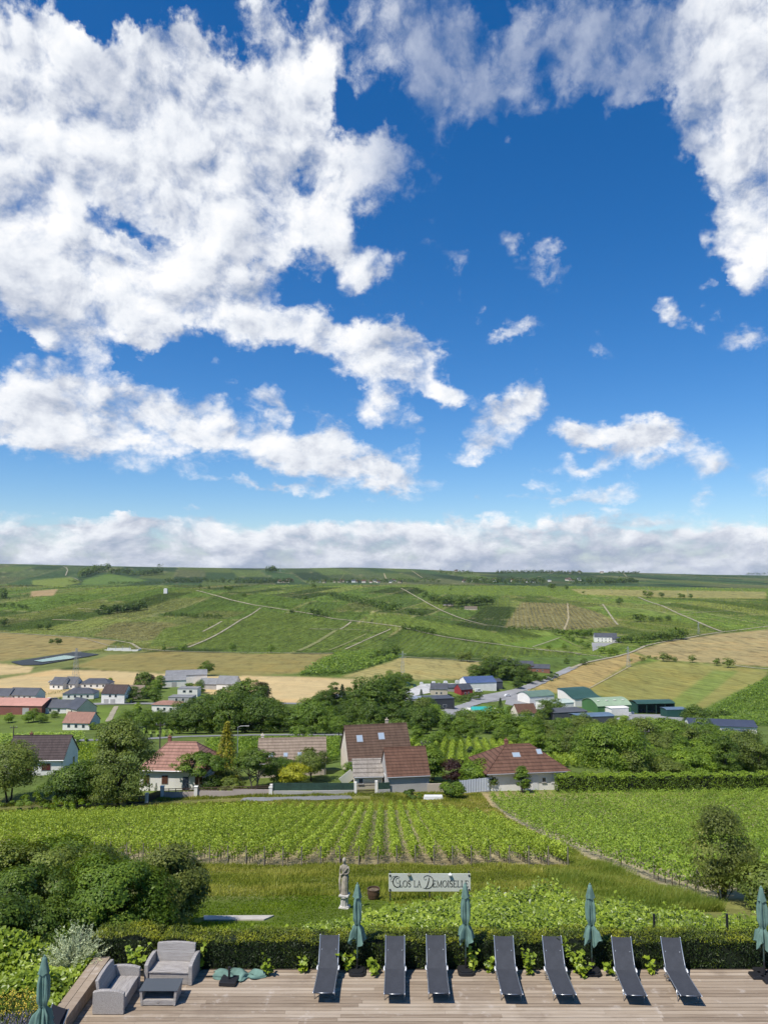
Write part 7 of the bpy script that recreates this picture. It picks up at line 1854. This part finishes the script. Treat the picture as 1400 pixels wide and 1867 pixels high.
many([(882,1238,30),(896,1236,34),(908,1236,36),(922,1240,38),(938,1242,34),(950,1244,30),(866,1236,26),(930,1230,30),(900,1228,28),(958,1238,24),(965,1246,18,'bush2'),(975,1240,16),(985,1243,12,'bush2'),(998,1240,10,'bush1'),(1010,1236,9,'bush1'),(890,1250,24,'tall2'),(905,1252,22,'tall2'),(944,1256,20)],
     'dark tree in the farm copse above the curved road', 'trees of the farm copse', L_DARK, B3)
# the wide belt of trees on the right
belt = []
rb = random.Random(5)
for row, (yb, hh, x0, x1, st) in enumerate([(1334,30,985,1265,21),(1350,38,960,1300,22),(1368,44,960,1400,24),(1384,42,1010,1420,26),(1398,40,1190,1420,27)]):
    x = x0
    while x < x1:
        mm = rb.choice([L_MID, L_OLIVE, L_MID, L_LIGHT, L_OLIVE]); yy = yb + rb.uniform(-4, 4) + max(0, x - 1150) * .06
        belt.append((x + rb.uniform(-6, 6), yy, hh * rb.uniform(.75, 1.2), rb.choice(B3), mm)); x += st * rb.uniform(.8, 1.2)
many(belt, 'green tree in the wide tree belt below the green sheds on the right', 'trees of the wide belt on the right', L_MID, B3)
many([(1268,1322,34,'round3',L_DARK),(1255,1318,26,'round1',L_DARK),(1300,1312,18,'bush1',L_DARK),(1318,1308,14,'bush1',L_DARK)], 'dark bush left of the navy roofed building', 'bushes left of the navy roofed building', L_DARK, B3)
# village trees on the left
many([(250,1258,30,'cone2',L_CON),(262,1258,32,'round2',L_DARK),(276,1248,16,'round1',L_PURPLE),(255,1266,22),(285,1262,24,'round2',L_LIGHT),(292,1256,22),(244,1280,30,'round3',L_DARK),(282,1280,30),(268,1274,22),(376,1232,24,'round3',L_DARK),(364,1264,24,'round1'),(346,1254,10,'bush1'),(232,1282,12,'bush1'),(418,1260,12,'cone1',L_CON),(252,1300,24,'tall2',L_LIGHT),(110,1280,10,'cone1',L_CON),(202,1246,9,'round2'),(200,1258,8,'bush1')],
     'garden tree among the village houses on the left', 'trees among the village houses', L_MID, B3)
many([(62,1316,24,'round3'),(52,1318,18,'round3',L_LIGHT),(76,1318,16,'round3'),(16,1318,18,'round3',L_LIGHT),(100,1308,12,'round3'),(96,1298,12,'bush2',L_OLIVE),(60,1292,10,'bush1')], 'round orchard tree on the meadow in front of the village', 'orchard trees in front of the village', L_MID, ('round3',))
many([(228,1332,34),(246,1328,30),(268,1336,36),(284,1330,34,'round2',L_MID),(186,1352,32,'tall2',L_OLIVE),(200,1354,30),(172,1330,16,'bush2'),(214,1344,24,'bush2'),(296,1322,30,'round1',L_DARK),(310,1332,34,'round1',L_DARK),(205,1326,16,'bush2')],
     'green tree along the road between the meadow and the dense wood', 'trees along the road on the left', L_MID, B3)
many([(132,1366,16,'bush1',L_DARK),(152,1370,14,'bush1',L_DARK)], 'dark bush behind the dark tiled house', 'bushes behind the dark tiled house', L_DARK, ('bush1',), cat='bush', name='bush')
many([(478,1276,30,'round2',L_PURPLE),(468,1280,20,'round1',L_DARK)], 'dark reddish tree at the right end of the dense wood', 'dark trees right of the dense wood', L_DARK, B3)
many([(452,1244,9),(462,1246,7),(468,1245,7),(457,1243,6)], 'tiny young tree beside the pale house at the wheat edge', 'young trees at the wheat edge', L_MID, ('far2',))
# --- lone trees and bushes on the slopes
many([(94,1174,10,'far1'),(106,1175,12,'far1')], 'dark round tree standing in the golden field at the left', 'pair of trees in the golden field', L_DARK, ('far1',))
many([(71,1148,13),(88,1148,13),(8,1142,15)], 'bushy tree beside the chalk track at the hill foot on the left', 'trees at the hill foot on the left', L_DARK, ('far1',))
many([(299,1186,9),(333,1187,13),(424,1186,16),(494,1190,14)], 'round tree beside the chalk track below the front hill', 'trees along the chalk track', L_MID, ('far1',))
many([(555,1094,8),(570,1070+1.5,7)], 'lone dark tree on the crest of the front hill', 'lone trees on the front hill crest', L_DARK, ('farb',))
many([(416,1078,9),(445,1088,7),(533,1118,7),(365,1073,9,'far1'),(380,1074,5,'farb'),(576,1122,14,'farb'),(590,1124,8,'farb')], 'dark bush on the upper front hill', 'bushes on the upper front hill', L_DARK, ('farb', 'far1'))
many([(718,1199,26,'far2'),(700,1200,18,'far1'),(690,1202,14,'farb'),(680,1204,12,'farb')], 'tree at the upper corner of the green scrub patch', 'trees at the scrub corner', L_DARK, ('far2',))
many([(840,1206,22),(852,1207,18),(888,1210,18)], 'roundish tree at the lower edge of the vine slope, right of centre', 'trees below the vine slope', L_OLIVE, ('far2',))
many([(752,1122,10),(768,1125,10),(1064,1212,14,'far1'),(1032,1210,10,'far1')], 'dark bush below the pale lane in the middle of the slope', 'bushes below the pale lane', L_DARK, ('farb',))
many([(1129,1102,14,'far1')], 'lone dark round tree high on the right slope', None, L_DARK, ('far1',))
many([(1166,1134,14,'farb'),(1188,1133,10,'far1'),(1202,1133,11,'far1'),(1218,1132,10,'far1')], 'dark round tree in the short row on the right slope', 'short row of trees on the right slope', L_DARK, ('far1',))
many([(1008,1074,11),(1032,1075,8),(1180,1090,12),(1205,1089,11),(1240,1091,8),(1259,1092,11,'far3'),(1064,1082,4,'farb')], 'lone tree among the pale vine parcels of the right plateau', 'lone trees on the right plateau', L_DARK, ('farb', 'far1'))
many([(1126,1172,10),(1136,1173,14),(1150,1172,16),(1162,1172,16),(1176,1172,18),(1190,1171,18),(1204,1170,20),(1218,1169,20),(1232,1166,22),(1242,1166,24),(1168,1178,9,'farb')], 'dark tree in the line right of the large white house', 'line of trees right of the large white house', L_DARK, ('far1', 'far2'))
many([(1024,1160,14,'farb'),(1038,1162,14),(1052,1162,16),(1064,1164,18),(1076,1160,16),(1086,1162,14),(1044,1170,10),(1060,1174,10),(1072,1180,9)], 'green tree in the garden left of the large white house', 'trees left of the large white house', L_MID, ('far1', 'far2'))
many([(1000,1184,10),(1028,1184,12)], 'small round tree inside the hedged triangle of grass', 'trees in the hedged triangle', L_MID, ('far1',))
many([(1095,1192,16,'far2',L_LIGHT),(1112,1196,18,'far2',L_MID),(1120,1194,12,'far1')], 'light green tree below the terrace of the large white house', 'trees below the terrace', L_MID, ('far2',))
many([(1208,1206,16),(1220,1206,12),(1230,1207,9)], 'olive tree in the group of three on the grain plateau', 'group of three trees on the grain plateau', L_OLIVE, ('far2',))
many([(1262,1208,14)], 'single olive tree right of the group of three', None, L_OLIVE, ('far2',))
many([(1306,1214,14,'far3',L_DARK)], 'slim dark tree left of the spreading tree in the grain', None, L_DARK, ('far3',)); many([(1327,1217,19)], 'spreading tree in the grain at the right', None, L_OLIVE, ('far2',))
many([(1183,1200,6,'farb'),(1170,1204,6,'farb'),(1150,1206,5,'farb'),(1195,1202,6,'farb')], 'low scrub on the bank between the two grain fields at the right', 'scrub on the grain bank', L_OLIVE, ('farb',), cat='bush', name='bush')
for i, x in enumerate(range(788, 905, 9)):
    tree_at(x + random.uniform(-3, 3), 1106 - abs(x - 845) * .05 + random.uniform(-3, 2), random.uniform(14, 24), ('far1', 'far2', 'far3')[i % 3], L_DARK, 'dark tree in the hillside clump above the stone farm', 'tree', 'trees of the hillside clump')
many([(757,1077,6),(765,1080,6),(778,1086,8),(786,1092,8),(772,1090,7),(822,1077,5)], 'small bush along the lane climbing to the plateau', 'bushes along the climbing lane', L_DARK, ('farb',), cat='bush', name='bush')
# hedgerows and woods that read as one mass
def wood(name, pts, hpx, n, m, label, seed, wpx=0, leaf=1.4, kind='stuff', cat='wood'):
    """band of crown clumps along a line of photo pixels"""
    rng = np.random.default_rng(seed); P = [T(*q) for q in pts]; C = []; Rr = []
    L = [0]
    for a, b_ in zip(P[:-1], P[1:]): L.append(L[-1] + (b_ - a).length)
    y = np.mean([p.y for p in P]); h = hpx * mpp(y)
    ncl = max(6, int(L[-1] / (h * .38)))
    for k in range(ncl):
        t = (k + rng.uniform(0, 1)) / ncl * L[-1]; i = min(np.searchsorted(L, t, 'right') - 1, len(P) - 2); q = P[i].lerp(P[i + 1], (t - L[i]) / (L[i + 1] - L[i] + 1e-6))
        hh = h * rng.uniform(.55, 1.1); off = rng.uniform(-.5, .5) * wpx * mpp(y) * 6
        qy = q.y + off; r = hh * .55
        for z in (.3, .68): C.append((q.x + rng.normal(0, h * .2), qy, zt(q.x, qy) + hh * z)); Rr.append(r * (1.1 - z * .4))
    C = np.array(C); Rr = np.array(Rr); ci = rng.integers(0, len(C), n); d = rand_dirs(n, rng); d[:, 2] = np.abs(d[:, 2]) * 1.0 - .35 * rng.uniform(0, 1, n)
    V, Q = leaf_quads(C[ci] + d * (Rr[ci] * rng.uniform(.5, 1, n) ** .5)[:, None], d + rand_dirs(n, rng) * .5 + np.array([0, 0, .3]), leaf * h / 9, .8, rng)
    tag(link(name, np_mesh(name, V, Q, {'v': np.repeat(np.clip(rng.normal(.42, .18, n) + rng.normal(0, .12, len(C))[ci], 0, 1), 4)}), m), label, cat, kind=kind)
H = L_DARK
for i, (pts, hp, n, lab, w) in enumerate([
 ([(182,1121),(215,1118),(262,1112)], 15, 3000, 'dark thicket on the front hill, left of centre', 1.2), ([(298,1124),(325,1124),(360,1127),(408,1128)], 9, 2200, 'long dark hedgerow on the front hill', .3),
 ([(128,1096),(150,1096)], 4, 400, 'small dark thicket high on the front hill', .2), ([(0,1107),(30,1108),(52,1110)], 8, 900, 'dark bushes on the left shoulder of the front hill', .3),
 ([(0,1090),(12,1092)], 16, 700, 'dark wood cut by the left edge', .4), ([(108,1117),(120,1117)], 4, 250, 'little dark bush on the left of the front hill', .1),
 ([(570,1124),(602,1126)], 6, 600, 'short dark hedge on the crest line of the front hill', .2), ([(500,1105),(545,1112)], 4, 500, 'thin hedge along the hill path', .1),
 ([(600,1088),(640,1098),(690,1108),(722,1116)], 13, 3200, 'dark wood in the dip behind the front hill', .5), ([(640,1082),(690,1083)], 4, 500, 'thin dark hedge on the second hill', .1), ([(565,1090),(600,1082)], 5, 500, 'oblique dark hedge on the second hill', .1), ([(670,1150),(681,1149)], 4, 250, 'little thicket in the middle of the front hill', .1),
 ([(732,1147),(760,1151),(795,1158)], 10, 1600, 'dark hedgerow at the right end of the front hill', .3), ([(815,1162),(860,1167),(900,1172)], 5, 1000, 'thin hedgerow along the right hill path', .1),
 ([(832,1138),(868,1140)], 5, 700, 'bushes below the climbing lane', .2), ([(925,1149),(960,1150),(1000,1152),(1020,1156)], 9, 1500, 'bushes along the foot of the purple vineyard', .3), ([(770,1122),(800,1128)], 4, 400, 'low dark hedge below the climbing lane', .1),
 ([(972,1186),(1028,1164)], 4, 700, 'clipped hedge on the left side of the grass triangle', .05), ([(972,1186),(1030,1192),(1072,1184)], 5, 900, 'clipped hedge along the front of the grass triangle', .05), ([(1030,1164),(1072,1182)], 7, 900, 'orchard row on the right side of the grass triangle', .1),
 ([(1110,1142),(1155,1143)], 4, 500, 'thin hedge on the lower right slope', .1), ([(1332,1114),(1355,1112)], 4, 300, 'short dark hedge on the far right slope', .1),
 ([(650,1217),(600,1232),(548,1234)], 8, 900, 'dark bushes along the lower edge of the scrub patch', .2), ([(500,1228),(560,1233),(640,1240)], 3, 500, 'low hedge along the wheat field', .1), ([(190,1222),(260,1224),(330,1229)], 3, 500, 'low hedge between wheat and barley on the left', .1),
 ([(20,1256+8),(70,1258)], 4, 500, 'garden hedge of the village', .1), ([(70,1272),(130,1258)], 5, 600, 'clipped garden hedge along the village street', .05), ([(166,1281),(198,1270)], 5, 500, 'clipped garden hedge right of the broken slate roof', .05),
 ([(1060,1216),(1085,1212)], 4, 300, 'low roadside bushes', .1), ([(1000,1243),(1020,1240)], 4, 300, 'garden hedge of the farm', .1),
 ([(145,1054),(165,1049),(180,1044),(200,1040)], 14, 2200, 'dark wood climbing to the left skyline', .3), ([(200,1046),(235,1049),(260,1050),(298,1047)], 12, 2000, 'dark wood below the left skyline', .3), ([(128,1062),(150,1063)], 6, 500, 'dark bushes beside the far chalk track', .1), ([(52,1053),(98,1054)], 3, 500, 'thin dark hedge on the left ridge', .1),
 ([(195,1066),(240,1065),(300,1065)], 6, 1600, 'far line of trees behind the front hill on the left', .3), ([(300,1064),(350,1063),(420,1064),(480,1065)], 10, 2800, 'far line of dark trees before the village, left of centre', .4), ([(470,1065),(535,1063)], 10, 1500, 'dark trees round the far hamlet', .3), ([(560,1064),(640,1062),(720,1063),(800,1063)], 9, 3400, 'dark trees along the far village', .3),
 ([(490,1044),(502,1043)], 12, 500, 'dark clump of trees beside the skyline mast', .2), ([(800,1046),(835,1048),(860,1047)], 8, 900, 'dark wood under the skyline right of centre', .2), ([(850,1063),(900,1066),(995,1066)], 12, 3200, 'dark wood of the far valley right of centre', .5), ([(905,1046),(1000,1045.5),(1060,1046.5)], 6, 6000, 'trees along the skyline right of centre', .3), ([(1040,1066),(1100,1066),(1160,1064)], 12, 2600, 'dark wood of the far valley on the right', .5), ([(1060,1058),(1150,1060)], 5, 1200, 'thin line of far trees on the right', .2), ([(1110,1046),(1165,1047)], 5, 2500, 'trees on the right skyline', .2), ([(1240,1050),(1300,1053),(1365,1054)], 5, 1300, 'dark wood strip near the right skyline', .3), ([(1360,1047),(1400,1048)], 5, 500, 'trees on the skyline at the right edge', .2), ([(288,1031.5),(296,1031.5)], 6, 150, 'tiny dark clump on the left skyline', .1), ([(1000,1052),(1100,1056)], 5, 1300, 'distant wood under the skyline on the right', .4),
]): wood('hedgerow' if hp < 7 else 'far_wood', pts, hp, n, H, lab, 600 + i, w)
# --- the vines of the far slopes: rows of small leafy clumps, far too many to count
def far_vines():
    rng = np.random.default_rng(91); sl = _SL; vis = sl >= np.maximum.accumulate(sl, axis=0) - 1e-6
    w = np.zeros_like(sl); w[:-1] = np.clip(np.diff(sl, axis=0), 0, None) * F
    green = (ALB[..., 1] > ALB[..., 0] * 1.12) & (ALB[..., 1] < .16)
    semi = (RAMP > .6) & (ALB[..., 0] < .2)
    w *= vis * (green | semi) * ((YGm > 740) & (YGm < 2500) & (np.abs(XG / YGm) < .62))
    w = np.minimum(w, 3.0) * (.35 + .65 * np.clip(RAMP * 1.4, 0, 1))
    f = w.ravel().cumsum(); n = 150000
    k = np.searchsorted(f, rng.uniform(0, f[-1], n)); i, j = np.unravel_index(np.minimum(k, w.size - 1), w.shape); i = np.minimum(i, len(YR) - 2)
    y = YR[i] + (YR[i + 1] - YR[i]) * rng.uniform(0, 1, n); x = (UG[j] + rng.uniform(-.5, .5, n) * (UG[1] - UG[0])) * y
    rd = RDIR[i, j]; per = 6.5
    u = x * np.cos(rd) + y * np.sin(rd); d = np.round(u / per) * per - u; d *= .85; x = x + d * np.cos(rd); y = y + d * np.sin(rd)
    sz = y / F * 1.07 * rng.uniform(1.0, 2.2, n); z = zt_arr(x, y) + sz * .25
    V, Q = leaf_quads(np.stack([x, y, z], 1), rand_dirs(n, rng) * .8 + np.array([0, -.5, .8]), sz, .7, rng)
    c = ALB[i, j] * rng.uniform(.62, 1.5, n)[:, None] * np.array([1.42, 1.30, .92])
    def fn(b, p): b.put(p.inputs['Base Color'], b.node('ShaderNodeAttribute', attribute_name='alb').outputs[0])
    tag(link('far_vines', np_mesh('far_vines', V, Q, {'alb': np.repeat(c, 4, 0)}), mat('far_vine_leaves', rough=.8, fn=fn, spec=.1)), 'vines covering the far slopes beyond the valley', 'vines', kind='stuff')
far_vines()
# --- far villages: tiny houses
me = MB(); me.box((0, 0, 2.2), (12, 9, 6.4)); me.add([(-6.4, -4.9, 5.3), (6.4, -4.9, 5.3), (6.4, 4.9, 5.3), (-6.4, 4.9, 5.3), (-6.4, 0, 9.2), (6.4, 0, 9.2)], [(0, 1, 5, 4), (2, 3, 4, 5), (1, 2, 5), (3, 0, 4)], 1); FH = me.mesh('far_house')
FHM = [(W_WHITE, R_SLATE), (W_CREAM, R_RED), (W_BEIGE, R_BROWN)]; FMES = []
for a_, b_ in FHM:
    q = FH.copy(); q.materials.append(a_); q.materials.append(b_); FMES.append(q)
rf = random.Random(3)
for (x0, x1, y0, y1, n, lab, grp) in [(504, 532, 1058, 1063, 11, 'tiny house of the far hamlet behind the front hill, left of centre', 'houses of the far hamlet'), (575, 735, 1060.5, 1063, 24, 'tiny house of the far village strung along the valley, centre', 'houses of the far central village'), (845, 905, 1056, 1062, 12, 'tiny house of the far village right of centre', 'houses of the far right village'), (930, 1010, 1060, 1063, 9, 'tiny pale house among the dark far woods on the right', 'houses among the far right woods'), (820, 850, 1041, 1045, 4, 'tiny house on the skyline right of centre', 'houses on the skyline'), (1000, 1120, 1043, 1046, 9, 'tiny pale house on the right skyline', 'houses on the right skyline'), (1010, 1060, 1056, 1060, 8, 'tiny house of the remote village below the right skyline', 'houses of the remote right village')]:
    for i in range(n):
        p = T(rf.uniform(x0, x1), rf.uniform(y0, y1), 2450)
        o = link('far_house', FMES[rf.randrange(3)], None, None, p, rf.uniform(-.6, .6)); s = rf.uniform(.9, 1.5); o.scale = (s, s, s); tag(o, lab, 'house', grp)
p = T(302.5, 1082, 900); m = MB(); m.box((0, 0, 4), (7, 5, 10)); m.box((0, 0, 9.2), (5, 4, 2)); tag(m.build('hut', W_WHITE, None, p), 'small pale hut alone on the top of the front hill', 'hut')
# ------------------------------------------------------------------ poles, pylons, mast, lamp
POLEW = mat('pole_wood', (.07, .06, .05), .9)
def pole(px, py, top, label, kind='wood', ymin=112, cat='utility pole', group=None):
    p = T(px, py, ymin); h = (py - top) * mpp(p.y); e = empty('utility_pole', p); tag(e, label, cat, group)
    if kind == 'wood':
        m = MB(); m.tube([(0, 0, -.3), (0, 0, h)], [.17, .10], 8); m.build('pole', POLEW, e)
        m = MB(); m.box((0, 0, h - .5), (1.8, .12, .14)); m.build('crossarm', POLEW, e)
        for dx in (-.75, 0, .75): m = MB(); m.tube([(dx, 0, h - .42), (dx, 0, h - .12)], .05, 6); m.build('insulator', W_GREY, e)
    elif kind == 'lamp':
        m = MB(); m.tube([(0, 0, 0), (0, 0, h - .2), (.5, 0, h), (1.6, 0, h + .05)], [.09, .06, .05, .04], 8); m.build('pole', ZINC, e); m = MB(); m.box((1.8, 0, h + .03), (.7, .25, .12)); m.build('lamp_head', W_GREY, e)
    else:
        w = h * .085; m = MB()
        for sx in (-1, 1):
            for sy in (-1, 1): m.tube([(sx * w, sy * w, 0), (sx * w * .18, sy * w * .18, h)], .10, 4)
        for k in range(9):
            z0, z1 = h * k / 9, h * (k + 1) / 9; a0, a1 = w * (1 - .82 * k / 9), w * (1 - .82 * (k + 1) / 9)
            for sy in (-1, 1): m.tube([(-a0, sy * a0, z0), (a1, sy * a1, z1)], .06, 3); m.tube([(a0, sy * a0, z0), (-a1, sy * a1, z1)], .06, 3)
        m.build('lattice', ZINC, e)
        for z in (.78, .90): m = MB(); m.box((0, 0, h * z), (h * .26, .2, .22)); m.build('crossarm', ZINC, e)
    return e
pole(1177, 1412, 1338, 'wooden utility pole with crossarm in front of the huge broad tree'); pole(776, 1402, 1356, 'left wooden pole of the leaning pair in the bright vine field'); o = pole(781, 1402, 1358, 'right wooden pole of the leaning pair in the bright vine field'); o.rotation_euler.y = R(-5)
pole(291, 1400, 1326, 'wooden pole behind the salmon roofed house, wrapped with equipment'); pole(433, 1400, 1332, 'street lamp behind the golden conifer', 'lamp', cat='street lamp'); pole(24, 1372, 1328, 'wooden utility pole behind the dark tiled house'); pole(488, 1282, 1262, 'short wooden post at the wheat edge right of the dense wood'); pole(997, 1300, 1274, 'thin pole left of the pinkish gabled house')
pole(138, 1250, 1188, 'tall lattice pylon behind the village', 'pylon', cat='pylon'); pole(734, 1240, 1192, 'thin lattice pylon in the barley field at the centre', 'pylon', cat='pylon'); pole(1145, 1216, 1182, 'lattice pylon on the bank between the grain fields', 'pylon', cat='pylon'); pole(1273, 1156, 1136, 'small lattice pylon beside the far chalk track', 'pylon', cat='pylon')
p = T(511, 1044, 4000); e = empty('radio_mast', p); tag(e, 'thin tall mast on the skyline left of centre', 'mast'); m = MB(); m.tube([(0, 0, 0), (0, 0, 62)], [1.3, .5], 6); m.build('mast', ZINC, e)
# ------------------------------------------------------------------ the air of the valley
def build_haze():
    m = bpy.data.materials.new('haze'); m.use_nodes = True; b = NB(m.node_tree); m.node_tree.nodes.clear()
    v = b.node('ShaderNodeVolumePrincipled'); v.inputs['Color'].default_value = (.80, .88, 1.0, 1); v.inputs['Density'].default_value = HAZE; v.inputs['Anisotropy'].default_value = 0.2
    o = b.node('ShaderNodeOutputMaterial'); b.l.new(v.outputs[0], o.inputs['Volume'])
    mm = MB(); z0 = float(ZG.min()) - 1.0; z1 = float(ZG.max()) + 70; mm.box((0, 5300, (z0 + z1) / 2), (18000, 10800, z1 - z0))
    tag(mm.build('haze', m), 'thin summer haze over the valley', 'haze', kind='stuff')
HAZE = 2.0e-5
build_haze()
